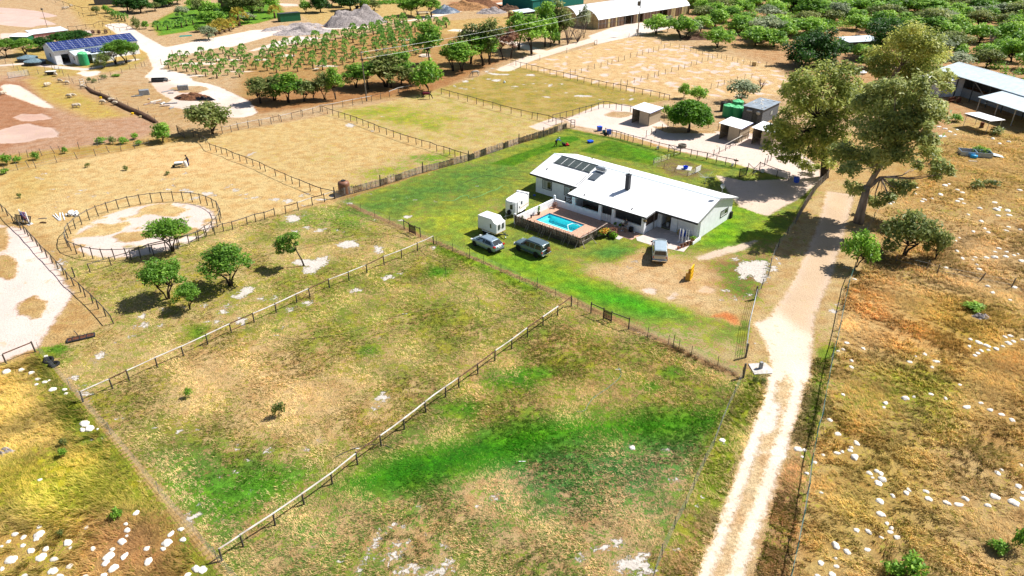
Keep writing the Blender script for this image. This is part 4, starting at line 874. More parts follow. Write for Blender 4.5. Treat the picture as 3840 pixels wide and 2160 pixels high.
# boulders of white limestone
def boulder(seed):
    bm = bmesh.new(); bmesh.ops.create_icosphere(bm, subdivisions=3, radius=1); r = np.random.default_rng(seed); ph = r.uniform(0, 6, 6)
    for v in bm.verts:
        c = v.co; k = 1+.14*math.sin(3.1*c.x+ph[0])*math.sin(2.7*c.y+ph[1])+.09*math.sin(6*c.x+ph[2])*math.sin(5.5*c.y+ph[3])+.05*math.sin(11*c.z+ph[4]+7*c.x)
        v.co = (c.x*k, c.y*k, c.z*k)
    me = bpy.data.meshes.new('limestone_boulder'); bm.to_mesh(me); bm.free(); me.materials.append(M['limestone']); me.polygons.foreach_set('use_smooth', [True]*len(me.polygons)); return me
BLD = [boulder(k) for k in range(8)]
BO = {(0,3):'395,945,70 150,1020,80 85,1095,70 395,1015,150 235,1050,70 365,1065,80 230,1135,70 15,1145,50 310,1185,90 460,1170,80 110,1270,160 415,1245,140 545,1270,95 700,1340,90 530,1385,130 20,1370,70 680,1100,130 705,1160,50 870,955,70 1265,920,55 1280,980,80 1225,1090,110 1275,1040,50 935,1165,75 1130,1175,65 1095,1235,140 1060,1305,125 1140,1355,150 1250,1240,100 1475,1165,80 1490,1290,130 1370,805,80 1820,970,80 1720,1015,90 1680,1100,130 1840,1075,80 1640,1170,80 1975,1365,120 2040,1375,110 1885,1430,90 1040,1440,90 860,1445,80 600,1440,110 240,1445,90 400,475,55',
(0,2):'65,830,110 215,815,70 315,845,75 380,910,70 450,940,60 495,925,40 530,1010,90 650,1015,60 665,1055,50 365,965,45 850,1350,120 900,1400,130 830,1420,80 980,1415,40',
(3,3):'700,10,80 890,105,90 835,150,70 825,180,60 870,240,120 695,205,70 745,190,60 555,225,50 475,300,60 1020,405,80 1090,385,80 1135,410,80 1150,465,110 1110,505,90 1050,455,45 1255,635,75 1390,605,80 1415,575,65 1590,590,80 1615,665,85 1125,685,105 1135,815,120 1195,915,65 1240,960,80 1230,1000,70 1295,1050,90 1140,1055,60 1010,995,85 890,980,75 1000,1175,85 680,1130,130 795,1195,95 530,1310,80 690,1345,65 680,1265,50 645,1425,95 500,1445,80 1800,705,95 1920,720,100 1985,660,95 2210,730,85 2280,640,105 2470,695,130 2560,665,70 2520,535,90 2565,605,60 2310,405,75 2350,375,50 2545,325,60 535,605,50 300,160,110 365,175,60 390,410,60 345,245,45',
(3,2):'790,545,65 755,613,60 958,603,60 705,630,50 840,725,60 840,790,60 1425,738,60 1575,660,60 1485,683,35 1380,1098,110 1468,1090,55 1180,1150,80 1165,1195,50 1640,1062,60 1785,1105,60 755,1068,50 2000,1190,95 2140,1150,65 2235,1220,80 2350,1265,70 2455,1320,75 2035,510,55 2025,580,60 2110,650,60 2145,625,55 2215,618,60 2080,672,60 2120,540,80 2200,570,90 2295,605,70 2360,580,60 2440,475,70 2385,485,60 2420,545,90 2470,530,60 2560,515,60 1930,968,50 1690,730,80 1650,790,60 2260,40,60 2435,115,40 620,1320,80',
(3,1):'1250,578,60 1230,595,50 1485,497,40 1780,410,70 1820,398,45 1495,435,40 1735,503,65 1650,545,45 1570,553,60 1550,573,50 1905,455,50 1955,482,50 1940,550,70 1905,570,60 1970,592,45 2130,640,75 2300,650,100 2330,635,60 2410,660,85 2315,715,60 2425,708,75 2280,583,60 2530,458,60 2145,770,70 2015,705,50 2180,845,55 2215,885,60 2395,865,60 2535,858,55 2420,830,50 1955,1145,60 2085,1135,50 2060,1160,40 2195,1137,60 2280,1130,95 2390,1125,70 2320,1045,60 2285,1080,50 2400,1080,55 2475,1115,50 2515,1103,40 2550,1170,70 2100,1208,45 2125,1255,60 1900,1073,60 1890,970,40 870,1355,50 2210,1425,60 2480,1435,70 2065,875,60 1925,940,40 1790,1240,50',
(3,0):'1780,1290,60 1830,1320,50 1900,1300,45 2260,1390,70 2420,1420,60 2330,1440,50 1880,1350,50 1720,1270,50', (2,3):'1210,150,90 2115,75,80', (2,2):'2445,555,25'}
rr = random.Random(4); allb = []
for (i, j), s in BO.items():
    for q in s.split():
        x, y, wd = map(float, q.split(',')); gx_, gy_ = GT(i, j, x, y+wd*.12); allb.append((i, j, gx_, gy_, wd/2.6833/scale_at(gy_)/2))
for k, (i, j, x, y, a) in enumerate(allb):
    near = sum(1 for b in allb if 0 < math.hypot(b[2]-x, b[3]-y) < 1.6)
    size = 'large' if a > .62 else 'small' if a < .42 else 'mid-sized'
    where = {0: 'in the golden grass of the lower left corner', 3: 'in the rough dry grass beyond the net fence', 2: 'beside the farm track fence'}[i] if (i, j) != (0, 2) else 'on the green strip outside the boundary fence'
    if i == 3: where = {0: 'by the carport', 1: 'in the brown stony ground below the gum trees', 2: 'in the tall pale grass beyond the net fence', 3: 'in the lower golden grass beyond the net fence'}[j]
    o = link('limestone_boulder', BLD[k % 8], None, (x, y, -.02*a), rr.uniform(0, 6.28), (a*rr.uniform(.72,.95), a*rr.uniform(.55,.8), a*rr.uniform(.28,.42)))
    tag(o, f"{size} white limestone boulder {'in a cluster' if near > 1 else 'in a pair' if near == 1 else 'alone'} {where}", 'boulder', 'white limestone boulders')
# long dry grass
def grass(name, zones, seed, label, hs=1., ws=1., gb=0., rd=1.):
    r = np.random.default_rng(seed); P_ = []
    for poly, n in zones:
        xs = [p[0] for p in poly]; ys = [p[1] for p in poly]; c = 0
        while c < n:
            q = r.uniform((min(xs), min(ys)), (max(xs), max(ys)), (n*2, 2)); ok = [inpoly(a, b, poly) for a, b in q]; q = q[ok][:n-c]; P_.append(q); c += len(q)
    P_ = np.concatenate(P_); K = len(P_); B = 4
    ix = np.clip(np.searchsorted(gx, P_[:, 0]), 0, NX-1); iy = np.clip(np.searchsorted(gy, P_[:, 1]), 0, NY-1)
    tuft = np.sin(P_[:, 0]*3.1+2*np.sin(P_[:, 1]*1.7))*np.sin(P_[:, 1]*2.9+2*np.sin(P_[:, 0]*2.1))+.5*np.sin(P_[:, 0]*1.1+P_[:, 1]*.9)
    keep = (ROCK[iy, ix] < -.2) & (SAND[iy, ix] < 0) & (tuft+r.normal(0, .25, K) > -.42)
    for b in allb:
        keep &= ~((np.abs(P_[:, 0]-b[2]) < b[4]*1.15+.1) & (np.abs(P_[:, 1]-b[3]+.1) < b[4]*1.15+.12))
    shade = 1+.22*tuft[keep]+.25*np.sin(P_[keep, 0]*.8+3*np.sin(P_[keep, 1]*.37)); P_, ix, iy = P_[keep], ix[keep], iy[keep]; K = len(P_)
    dcol, gcol, gl = DRY[iy, ix], GRN[iy, ix], GV[iy, ix]
    nz = np.sin(P_[:, 0]*.55+1.3*np.sin(P_[:, 1]*.31))+np.sin(P_[:, 1]*.47+1.7*np.sin(P_[:, 0]*.23)); wind = 3.5+.9*nz
    gm = (r.random(K) < np.clip(gl*1.05-.08+gb+.12*nz, .02, .97))
    red = (np.sin(P_[:, 0]*.33+2*np.sin(P_[:, 1]*.21+1)) > .55)
    col = np.where(red[:, None], 1-rd*np.array([.06, .20, .30]), 1.)*shade[:, None]*np.where(gm[:, None], gcol*1.5, dcol*np.array([1.68, 1.78, 1.85])); hgt_ = hs*np.where(gm, .17 if hs == 1 else .24, .34)*r.uniform(.6, 1.5, K)*(1+.35*np.clip(nz, -1, 1.3))
    ang = wind[:, None]+r.normal(0, .7, (K, B)); ln = r.uniform(.5, 1.5, (K, B))*hgt_[:, None]
    base = np.concatenate([P_, np.zeros((K, 1))], 1)[:, None, :]+np.stack([r.normal(0, .07, (K, B)), r.normal(0, .07, (K, B)), np.zeros((K, B))], 2)
    tip = base+np.stack([np.cos(ang)*ln, np.sin(ang)*ln, hgt_[:, None]*r.uniform(.45, 1.1, (K, B))], 2)
    sd = np.stack([-np.sin(ang), np.cos(ang), np.zeros((K, B))], 2)*ws*r.uniform(.016, .034, (K, B))[..., None]
    co = np.stack([base-sd, base+sd, tip], 2).reshape(-1, 3); F = K*B
    me = bpy.data.meshes.new(name); me.vertices.add(3*F); me.vertices.foreach_set('co', co.ravel()); me.loops.add(3*F); me.loops.foreach_set('vertex_index', np.arange(3*F))
    me.polygons.add(F); me.polygons.foreach_set('loop_start', np.arange(0, 3*F, 3)); me.update(calc_edges=True)
    cc = np.repeat(col, B, 0)*r.uniform(.7, 1.25, (F, 1)); at = me.attributes.new('col', 'FLOAT_COLOR', 'FACE'); at.data.foreach_set('color', np.concatenate([cc, np.ones((F, 1))], 1).ravel())
    m = bpy.data.materials.new(name); m.use_nodes = True; t = m.node_tree; a = N(t, 'ShaderNodeAttribute'); a.attribute_name = 'col'; b = t.nodes['Principled BSDF']; b.inputs['Roughness'].default_value = .7; b.inputs['Specular IOR Level'].default_value = .2
    t.links.new(a.outputs['Color'], b.inputs['Base Color']); tr = N(t, 'ShaderNodeBsdfTranslucent'); t.links.new(a.outputs['Color'], tr.inputs[0]); mx = N(t, 'ShaderNodeMixShader'); mx.inputs[0].default_value = .45
    t.links.new(b.outputs[0], mx.inputs[1]); t.links.new(tr.outputs[0], mx.inputs[2]); t.links.new(mx.outputs[0], t.nodes['Material Output'].inputs[0])
    me.materials.append(m); tag(link(name, me), label, 'grass', kind='stuff')
grass('rough_grass', [(PO((2125,720),(2200,640),(2600,560),(2640,900),(2640,1520),(1990,1520),(2060,1100)), 46000), (PO((2200,560),(2400,330),(2640,330),(2640,600),(2200,660)), 14000)], 1, 'long dry golden grass leaning in the wind beyond the net fence', .9, 1., 0., .6)
grass('golden_grass', [(PO((-40,940),(95,895),(150,960),(330,1180),(560,1500),(-90,1500)), 26000)], 2, 'long golden grass outside the boundary fence at lower left', .8, 1., 0., .4)
grass('pasture_grass', [(PO((205,1002),(1092,602),(1434,750),(552,1408)), 52000), (PO((552,1408),(1434,750),(1866,948),(1640,1460),(560,1460)), 62000), (PO((110,885),(205,1002),(1092,602),(855,506),(560,570),(150,650),(285,810)), 26000)], 5, 'short grazed tufts of pasture grass in the fenced paddocks', .36, .8, .12, 0.)
grass('verge_grass', [(PO((1870,955),(1925,910),(1950,980),(1890,1080),(1760,1449),(1660,1449),(1800,1110)), 9000), (PO((2050,900),(2095,900),(2045,1100),(1985,1449),(1900,1449),(1960,1230)), 8000)], 3, 'green and russet weeds on the verges of the farm track', .5, 1.1, .08, .5)
grass('fence_line_grass', [([G(*O(x, y)) for x, y in ((1690,862),(1866,943),(1868,955),(1800,930),(1690,872))], 700), (PO((1180,392),(1428,320),(1430,326),(1180,400)), 900)], 4, 'dark weeds growing along the foot of the fences')
# ---------------------------------------------------------------- the farmhouse
HOUSE = thing('farmhouse', 'long low white farmhouse with a white metal roof, veranda and open garage', 'house', (*HO, 0), HA)
wl = MB()
RZ, EZ = 4.2, 2.7
def gable(mb, a0, a1, b0, b1, zt=2.55):          # end wall with a gable
    sec = [(b0, -.05), (b1, -.05), (b1, 2.52), (5.1, RZ-.16), (b0, 2.62+.0)]
    mb.add([(a0, b, z) for b, z in sec]+[(a1, b, z) for b, z in sec], [(0,1,2,3,4), (9,8,7,6,5)]+[(k, 5+k, 5+(k+1) % 5, (k+1) % 5) for k in range(5)])
gable(wl, 0, .22, 0, 9.8); gable(wl, 24.65, 24.87, 1.2, 9.8)
wl.bx(.22, 8.0, 0, .22, -.05, 2.62); wl.bx(.22, 24.65, 9.58, 9.8, -.05, 2.55)
wl.bx(8.0, 8.2, -2.25, 0, -.05, 2.5)                                       # veranda end
for x0, x1 in ((8.2, 12.25), (14.75, 18.7)): wl.bx(x0, x1, -2.25, -2.03, -.05, .98)   # veranda parapets
wl.bx(18.88, 19.1, -2.0, .9, -.05, .95)
wl.bx(21.05, 21.25, 1.0, 6.0, -.05, 2.6); wl.bx(19.12, 19.3, .9, 6.0, -.05, 2.6)
wl.build('wall', M['white_wall'], HOUSE)
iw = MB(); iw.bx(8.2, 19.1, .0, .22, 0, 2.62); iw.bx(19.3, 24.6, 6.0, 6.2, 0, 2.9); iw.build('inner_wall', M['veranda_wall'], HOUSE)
for x0, x1, b0, b1, z in ((8.2, 8.55, -2.28, -2.0, 2.5), (12.25, 12.7, -2.28, -2.0, 2.5), (14.3, 14.75, -2.28, -2.0, 2.5), (18.7, 19.12, -2.28, -1.9, 2.5), (19.1, 19.65, .95, 1.2, 2.6), (21.0, 21.9, .95, 1.22, 2.6), (24.2, 24.66, .98, 1.25, 2.6)):
    MB().bx(x0, x1, b0, b1, -.05, z).build('pillar', M['white_wall'], HOUSE)
rf = MB()
rf.slab([(-.75, 5.1, RZ), (-.75, -.45, EZ), (25.2, -.3, EZ-.03), (25.2, 5.1, RZ)], .09)
rf.slab([(-.75, 10.6, 2.65), (-.75, 5.1, RZ), (25.2, 5.1, RZ), (25.2, 10.5, 2.68)], .09)
rf.slab([(7.55, -.44, EZ+.012), (7.55, -2.68, 2.5), (19.45, -2.62, 2.5), (19.45, -.34, EZ+.012)], .08)
roof = rf.build('roof', M['white_roof'], HOUSE)
rc = MB(); rc.slab([(-.76, 5.28, RZ-.03), (-.76, 5.1, RZ+.03), (25.21, 5.1, RZ+.03), (25.21, 5.28, RZ-.03)], .02); rc.slab([(-.76, 5.1, RZ+.03), (-.76, 4.9, RZ-.03), (25.21, 4.9, RZ-.03), (25.21, 5.1, RZ+.03)], .02)
rc.build('ridge_cap', M['ridge'], roof)
fa = MB(); fa.beam((-.75, -.5, EZ-.10), (7.55, -.48, EZ-.10), .05, .24); fa.beam((7.5, -2.72, 2.42), (19.47, -2.66, 2.42), .05, .2); fa.beam((19.47, -.40, EZ-.12), (25.22, -.37, EZ-.14), .05, .24)
fa.build('fascia', M['charcoal'], roof)
for p_, q_, d_ in (((25.23,-.3,EZ-.11),(25.23,5.1,RZ-.09),.2),((25.23,5.1,RZ-.09),(25.23,10.5,2.59),.2),((19.48,-2.62,2.42),(19.48,-.4,EZ-.10),.2),((-.78,-.45,EZ-.10),(-.78,5.1,RZ-.09),.18),((7.53,-2.68,2.42),(7.53,-.45,EZ-.1),.18)):
    MB().beam(p_, q_, .04, d_).build('barge_board', M['rake_wood'], roof)
def window(a0, a1, z0, z1, b, side='front'):
    w_ = MB(); t_ = .1
    def Q(mb, x0, x1, y0, y1, d0, d1, mi=0):
        if side == 'front': mb.bx(x0, x1, b-d1, b-d0, y0, y1, mi)
        else: mb.bx(b+d0, b+d1, x0, x1, y0, y1, mi)
    for q in ((a0-t_, a1+t_, z0-t_, z0), (a0-t_, a1+t_, z1, z1+t_), (a0-t_, a0, z0, z1), (a1, a1+t_, z0, z1)): Q(w_, *q, 0, .05)
    o = w_.build('window', M['charcoal'], HOUSE)
    f = MB()
    for q in ((a0, a1, z0, z0+.06), (a0, a1, z1-.05, z1), (a0, a0+.05, z0+.06, z1-.05), (a1-.05, a1, z0+.06, z1-.05), ((a0+a1)/2-.03, (a0+a1)/2+.03, z0+.06, z1-.05)): Q(f, *q, 0, .035)
    f.build('frame', M['white_paint'], o)
    p = MB(); Q(p, a0+.05, (a0+a1)/2-.03, z0+.06, z1-.05, 0, .012); p.build('pane', M['curtain'], o); p = MB(); Q(p, (a0+a1)/2+.03, a1-.05, z0+.06, z1-.05, 0, .012); p.build('pane', M['glass_dark'], o)
window(1.3, 2.75, .95, 2.1, 0); window(5.1, 6.6, .95, 2.1, 0); window(6.6, 8.5, 1.05, 1.75, 24.87, 'end')
gd = MB(); gd.bx(21.9, 24.2, 1.12, 1.17, 0, 2.4)
for k in range(16): gd.bx(21.92, 24.18, 1.085, 1.118, .05+k*.145, .05+k*.145+.09)
gd.build('roller_door', M['white_paint'], HOUSE)
gt = MB()
for s in (12.72, 13.51):
    for k in range(7): gt.bx(s, s+.76, -2.2, -2.17, .12+k*.145, .12+k*.145+.085)
    gt.bx(s, s+.06, -2.17, -2.14, .08, 1.14); gt.bx(s+.70, s+.76, -2.17, -2.14, .08, 1.14); gt.bx(s+.34, s+.40, -2.17, -2.14, .08, 1.14)
gt.build('slatted_gate', M['white_paint'], HOUSE)
sc_ = MB()
for k in range(11): sc_.bx(19.03, 19.07, -1.9, .95, .98+k*.14, .98+k*.14+.10)
sc_.build('slat_screen', M['brown_slat'], HOUSE)
ch = MB(); ch.bx(13.45, 14.0, 1.75, 2.25, 3.0, 5.25); ch.bx(13.38, 14.07, 1.68, 2.32, 5.252, 5.33); chim = ch.build('chimney', M['charcoal'], HOUSE)
cw = MB(); cw.bx(13.71, 13.74, 1.98, 2.01, 5.33, 5.95); cw.add([(13.72,2.0,5.5),(13.5,2.02,5.33),(13.95,1.98,5.36),(13.80,1.99,5.62),(13.70,2.0,5.97),(13.98,1.97,5.85),(13.78,2.0,5.72)], [(1,2,3,0),(4,5,6)]); cw.build('weathervane', M['trim_black'], chim)
def roofz(b): return RZ-(5.1-b)*(RZ-EZ)/5.55 if b < 5.1 else RZ-(b-5.1)*.282
for a, b in ((.9, 1.3), (9.7, -1.9), (16.9, -1.8), (2.9, 9.3)):
    z = roofz(b) if b > -.4 else EZ-(-.44-b)*.09; l = MB(); l.slab([(a-.09, b+.12, z+.16), (a-.09, b-.12, z+.03), (a+.09, b-.12, z+.03), (a+.09, b+.12, z+.16)], .03); l.bx(a-.015, a+.015, b+.05, b+.08, z, z+.12); l.build('solar_light', M['charcoal'], HOUSE)
for a, b, z in ((9.0, -2.4, 2.36), (18.5, -2.4, 2.36)): MB().lathe([(.0, -.08), (.1, -.05), (.11, .04), (.05, .08)], (a, b, z), 8).build('wall_lamp', M['white_plastic'], HOUSE)
MB().bx(24.9, 25.15, 9.3, 9.75, 0, .9).build('meter_box', M['trim_black'], HOUSE)
vf = MB(); vf.bx(8.2, 18.9, -2.03, 0, 0, .03); vf.bx(19.3, 24.65, 1.2, 6.0, 0, .03); vf.build('floor', M['paving_grey'], HOUSE)
tb = MB(); tb.bx(9.2, 11.2, -1.4, -.6, .72, .78); [tb.bx(x, x+.08, y, y+.08, .03, .72) for x in (9.25, 11.05) for y in (-1.35, -.72)]
tag(tb.build('dining_table', M['brown_slat'], None, (*HO, 0), HA), 'brown wooden table inside the shaded veranda', 'table')
# things on the roof
def on_house(name, label, cat, **k): return thing(name, label, cat, (*HO, 0), HA, **k)
sp = on_house('solar_panel_array', 'row of five dark pool heating mats on the white roof', 'solar panel')
for k in range(5):
    a0 = .75+k*1.24; m_ = MB(); m_.slab([(a0, 4.85, roofz(4.85)+.04), (a0, 3.05, roofz(3.05)+.04), (a0+1.14, 3.05, roofz(3.05)+.04), (a0+1.14, 4.85, roofz(4.85)+.04)], .03); p = m_.build('panel', M['pool_heat'], sp)
    g_ = MB()
    for q in range(1, 6): x = a0+q*.19; g_.beam((x, 4.83, roofz(4.83)+.046), (x, 3.07, roofz(3.07)+.046), .012, .006)
    for q in range(1, 9): b = 3.05+q*.2; g_.beam((a0+.02, b, roofz(b)+.048), (a0+1.12, b, roofz(b)+.048), .012, .006)
    g_.build('grid', M['charcoal'], p)
hd = MB(); hd.tube([(.7, 4.9, roofz(4.9)+.06), (7.0, 4.9, roofz(4.9)+.06)], .045, 6); hd.tube([(.7, 3.0, roofz(3.0)+.06), (7.0, 3.0, roofz(3.0)+.06)], .045, 6); hd.tube([(7.0, 3.0, roofz(3)+.06), (7.05, -.2, roofz(-.2)+.06)], .025, 5); hd.tube([(7.3, 3.0, roofz(3)+.06), (7.35, -.2, roofz(-.2)+.06)], .025, 5); hd.build('pipe', M['charcoal'], sp)
sw = on_house('solar_water_heater', 'solar water heater with a silver tank above a dark collector on the roof', 'water heater')
MB().slab([(7.6, 3.6, roofz(3.6)+.12), (7.6, 1.75, roofz(1.75)+.12), (8.75, 1.75, roofz(1.75)+.12), (8.75, 3.6, roofz(3.6)+.12)], .08).build('collector', M['heater_plate'], sw)
MB().lathe([(.0, -.82), (.24, -.8), (.27, -.7), (.27, .7), (.24, .8), (0, .82)], (8.2, 3.95, roofz(3.95)+.36), 16, axis='x').build('tank', M['steel'], sw, smooth=True)
MB().tube([(7.45, 4.0, roofz(4)+.3), (7.45, 4.0, roofz(4)+.85), (7.9, 4.3, roofz(4.3)+.8), (8.2, 4.75, roofz(4.75)+.1)], .02, 5).build('pipe', M['steel_dark'], sw)
dsh = on_house('satellite_dish', 'small satellite dish on a tall pole at the right end of the roof ridge', 'dish')
MB().tube([(25.1, 5.4, 3.95), (25.1, 5.4, 5.6)], .025, 6).build('pole', M['steel'], dsh); MB().lathe([(0, 0), (.16, .02), (.27, .07), (.30, .10)], (25.1, 5.3, 5.65), 14, axis='y').build('reflector', M['steel'], dsh)
# deck, pool and its fences
dk = MB()
for x0, x1, b0, b1 in ((5.1, 6.24, -10.4, -2.25), (12.0, 15.2, -10.4, -2.25), (6.24, 12.0, -10.4, -7.66), (6.24, 12.0, -4.75, -2.25)): dk.bx(x0, x1, b0, b1, -.02, .045)
dk.bx(15.2, 18.9, -4.6, -2.25, -.02, .03)
tag(dk.build('paved_deck', M['paving_brick'], None, (*HO, 0), HA), kind='structure')
pk = MB(); pk.bx(15.205, 17.7, -5.55, -4.62, -.02, .04); tag(pk.build('stepping_slab', M['concrete'], None, (*HO, 0), HA), kind='structure')
pg = MB(); pg.prism([(19.15, -2.5), (19.15, .9), (24.6, .9), (24.85, -.6), (25.3, -3.3), (22.0, -4.2), (19.5, -4.3), (18.9, -3.6)], -.02, .025); tag(pg.build('garage_apron', M['pink_concrete'], None, (*HO, 0), HA), kind='structure')
PLT = thing('swimming_pool', 'rectangular turquoise swimming pool in the brick paved deck', 'swimming pool', (*HO, 0), HA)
bs = MB(); bs.bx(6.24, 12.0, -7.66, -4.75, -1.0, -.95)
for q in ((6.1, 6.25, -7.8, -4.6), (11.99, 12.14, -7.8, -4.6), (6.25, 11.99, -7.8, -7.65), (6.25, 11.99, -4.76, -4.6)): bs.bx(*q, -1.0, .03)
bs.bx(6.25, 6.6, -7.65, -4.76, -.95, -.5); bs.build('basin', M['pool_plaster'], PLT)
tl = MB(); [tl.bx(*q, -.14, .035) for q in ((6.25, 6.262, -7.65, -4.76), (11.98, 11.99, -7.65, -4.76), (6.262, 11.98, -7.65, -7.638), (6.262, 11.98, -4.772, -4.76))]; tl.build('tile_band', M['tile_blue'], PLT)
cp = MB(); [cp.bx(*q, .046, .07) for q in ((6.0, 6.24, -7.9, -4.5), (12.0, 12.24, -7.9, -4.5), (6.24, 12.0, -7.9, -7.66), (6.24, 12.0, -4.75, -4.5))]; cp.build('coping', M['paving_brick'], PLT)
wm = bpy.data.materials.new('pool_water'); wm.use_nodes = True; t = wm.node_tree; t.nodes.clear(); o_ = N(t, 'ShaderNodeOutputMaterial'); tr = N(t, 'ShaderNodeBsdfTransparent'); tr.inputs[0].default_value = (.8,1,1,1); gl = N(t, 'ShaderNodeBsdfGlossy'); gl.inputs['Roughness'].default_value = .05
fr = N(t, 'ShaderNodeFresnel'); mx = N(t, 'ShaderNodeMixShader'); fr.inputs[0].default_value = 1.33; no = N(t, 'ShaderNodeTexNoise'); no.inputs['Scale'].default_value = 5; bp = N(t, 'ShaderNodeBump'); bp.inputs['Distance'].default_value = .03; t.links.new(no.outputs[0], bp.inputs['Height'])
t.links.new(bp.outputs[0], gl.inputs['Normal']); t.links.new(bp.outputs[0], fr.inputs['Normal']); mx.inputs[0].default_value = .05; t.links.new(tr.outputs[0], mx.inputs[1]); t.links.new(gl.outputs[0], mx.inputs[2]); t.links.new(mx.outputs[0], o_.inputs[0])
MB().add([(6.263,-7.637,-.10),(11.979,-7.637,-.10),(11.979,-4.773,-.10),(6.263,-4.773,-.10)],[(0,1,2,3)]).build('water', wm, PLT)
hp = MB(); hp.tube([(11.5, -7.4, -.12), (10.7, -6.6, -.1), (10.2, -6.0, -.08), (10.4, -5.2, -.07), (11.0, -5.0, -.07), (11.7, -5.3, -.06)], .05, 6)
tag(hp.build('cleaner_hose', M['white_plastic'], None, (*HO, 0), HA), 'pale suction hose curling in the turquoise pool', 'hose')
pw = MB(); pw.bx(4.9, 5.1, -10.4, -2.25, -.05, 1.0); pw.bx(5.1, 8.0, -2.25, -2.05, -.05, .95)
PWALL = tag(pw.build('pool_wall', M['white_wall'], None, (*HO, 0), HA), 'low white wall round the back and left of the pool deck', 'wall')
for b, l in ((-2.15, 'by the veranda'), (-10.3, 'by the stake fence')):
    MB().bx(4.86, 5.14, b-.14, b+.14, 1.0, 1.12).lathe([(.05, 1.1), (.14, 1.16), (.19, 1.30), (.14, 1.44), (0, 1.49)], (5.0, b, 0), 12).build('ball_finial', M['white_wall'], PWALL, smooth=True)
SF = thing('stake_fence', 'rustic fence of bleached wooden stakes with dark reed backing round the pool', 'fence', (*HO, 0), HA); rr = random.Random(9)
def stakes(p0, p1, n):
    mb = MB(); rd = MB(); p0, p1 = Vector((*p0, 0)), Vector((*p1, 0)); d = (p1-p0).normalized(); nn = Vector((d.y, -d.x, 0))
    for k in range(n):
        q = p0.lerp(p1, (k+.5)/n)+nn*rr.uniform(-.02, .03); h = rr.uniform(1.28, 1.52); mb.beam(q+Vector((0, 0, .55+rr.uniform(-.12, .12))), q+Vector((rr.uniform(-.03, .03), rr.uniform(-.03, .03), h)), rr.uniform(.04, .09), .03, rr.choice((0, 0, 1, 2)))
    rd.beam(p0-nn*.06+Vector((0, 0, .45)), p1-nn*.06+Vector((0, 0, .45)), .03, .95); rd.beam(p0-nn*.06+Vector((0, 0, 1.1)), p1-nn*.06+Vector((0, 0, 1.1)), .02, .3)
    mb.build('stakes', [M['slat_bleached'], M['slat_weathered'], M['brown_slat']], SF); rd.build('reed_screen', M['reed'], SF)
stakes((5.05, -10.5), (15.25, -10.5), 92); stakes((15.3, -10.45), (15.3, -4.7), 50)
pr = MB(); pr.tube([(15.36, -10.4, 1.25), (15.4, -7.5, 1.22), (15.36, -4.8, 1.3)], .05, 6); pr.build('top_pole', M['slat_bleached'], SF)
for a in (5.6, 7.3, 7.6, 9.4, 9.8, 10.1, 11.1, 13.0, 13.3, 14.0, 15.1): MB().beam((a, -11.15, 0), (a+.1, -10.55, 1.0), .05, .05).build('prop', M['slat_weathered'], SF)
MB().beam((16.0, -10.3, 0), (15.35, -10.0, .7), .06, .06).beam((15.35, -10.0, .55), (15.6, -8.4, .75), .06, .06).beam((16.2, -8.2, 0), (15.4, -8.4, .8), .06, .06).build('prop', M['slat_weathered'], SF)
# pots, flowers and small things on the paving
def pot(a, b, r, h, mt, label, k=None, kh=.6, kw=.6, km='leaf_bush'):
    t = thing('potted_plant' if k else 'plant_pot', label, 'plant pot', (*HL(a, b), .045)); MB().lathe([(r*.7, 0), (r, h*.9), (r*1.08, h), (r*.9, h), (r*.85, h*.85), (0, h*.82)], (0, 0, 0), 12).build('pot', M[mt], t, smooth=True)
    if k: link('foliage', leaf_mesh('foliage', [(0, 0, h+kh*.45, kw/2, kw/2, kh/2), (kw*.15, 0, h+kh*.75, kw*.3, kw*.3, kh*.3)], 130, .11, km, int(a*10), core=.1), t)
pot(5.6, -9.6, .2, .34, 'trim_black', 'black pot with a pale spiky plant on the deck by the stake fence', 1, .75, .35, 'leaf_grey')
pot(5.5, -6.1, .22, .36, 'brown_slat', 'dark pot with a tall spiky cactus against the white pool wall', 1, 1.0, .4, 'leaf_bush')
pot(5.45, -7.6, .12, .45, 'trim_black', 'small dark urn against the white pool wall')
pot(5.65, -3.0, .1, .1, 'terracotta', 'brown rounded shrub in the back corner of the pool deck', 1, .75, 1.0, 'leaf_rust')
for a, b, l in ((15.2, -2.7, 'potted shrub beside the white slatted gate'), (15.9, -2.65, 'small white pot with greens left of the couple')): pot(a, b, .16, .26, 'white_plastic', l, 1, .35, .4)
pot(16.3, -2.7, .13, .2, 'white_plastic', 'little white pot at the feet of the couple'); pot(18.1, -2.75, .1, .16, 'white_plastic', 'tiny white pot at the right end of the veranda wall')
tag(MB().bx(-.22, .22, -.2, .2, 0, .55).bx(-.24, .24, -.22, .22, .552, .60).build('planter_box', M['trim_black'], None, (*HL(17.5, -2.6), .035), HA), 'black square bin beside the standing couple', 'bin')
WB = thing('wheelbarrow_planter', 'old wheelbarrow overflowing with orange and red flowers at the deck corner', 'planter', (*HL(15.9, -6.2), 0), R(20))
MB().add([(-.55,-.35,.55),(.65,-.35,.5),(.65,.35,.5),(-.55,.35,.55),(-.3,-.2,.25),(.35,-.2,.22),(.35,.2,.22),(-.3,.2,.25)],[(4,5,6,7),(0,1,5,4),(1,2,6,5),(2,3,7,6),(3,0,4,7)]).build('tray', M['steel_dark'], WB); MB().lathe([(.1,-.04),(.2,-.05),(.2,.05),(.1,.04)],(.85,0,.2),12,axis='y').tube([(-1.0,-.3,.5),(.85,0,.2),(-1.0,.3,.5)],.025,5).build('frame', M['steel'], WB)
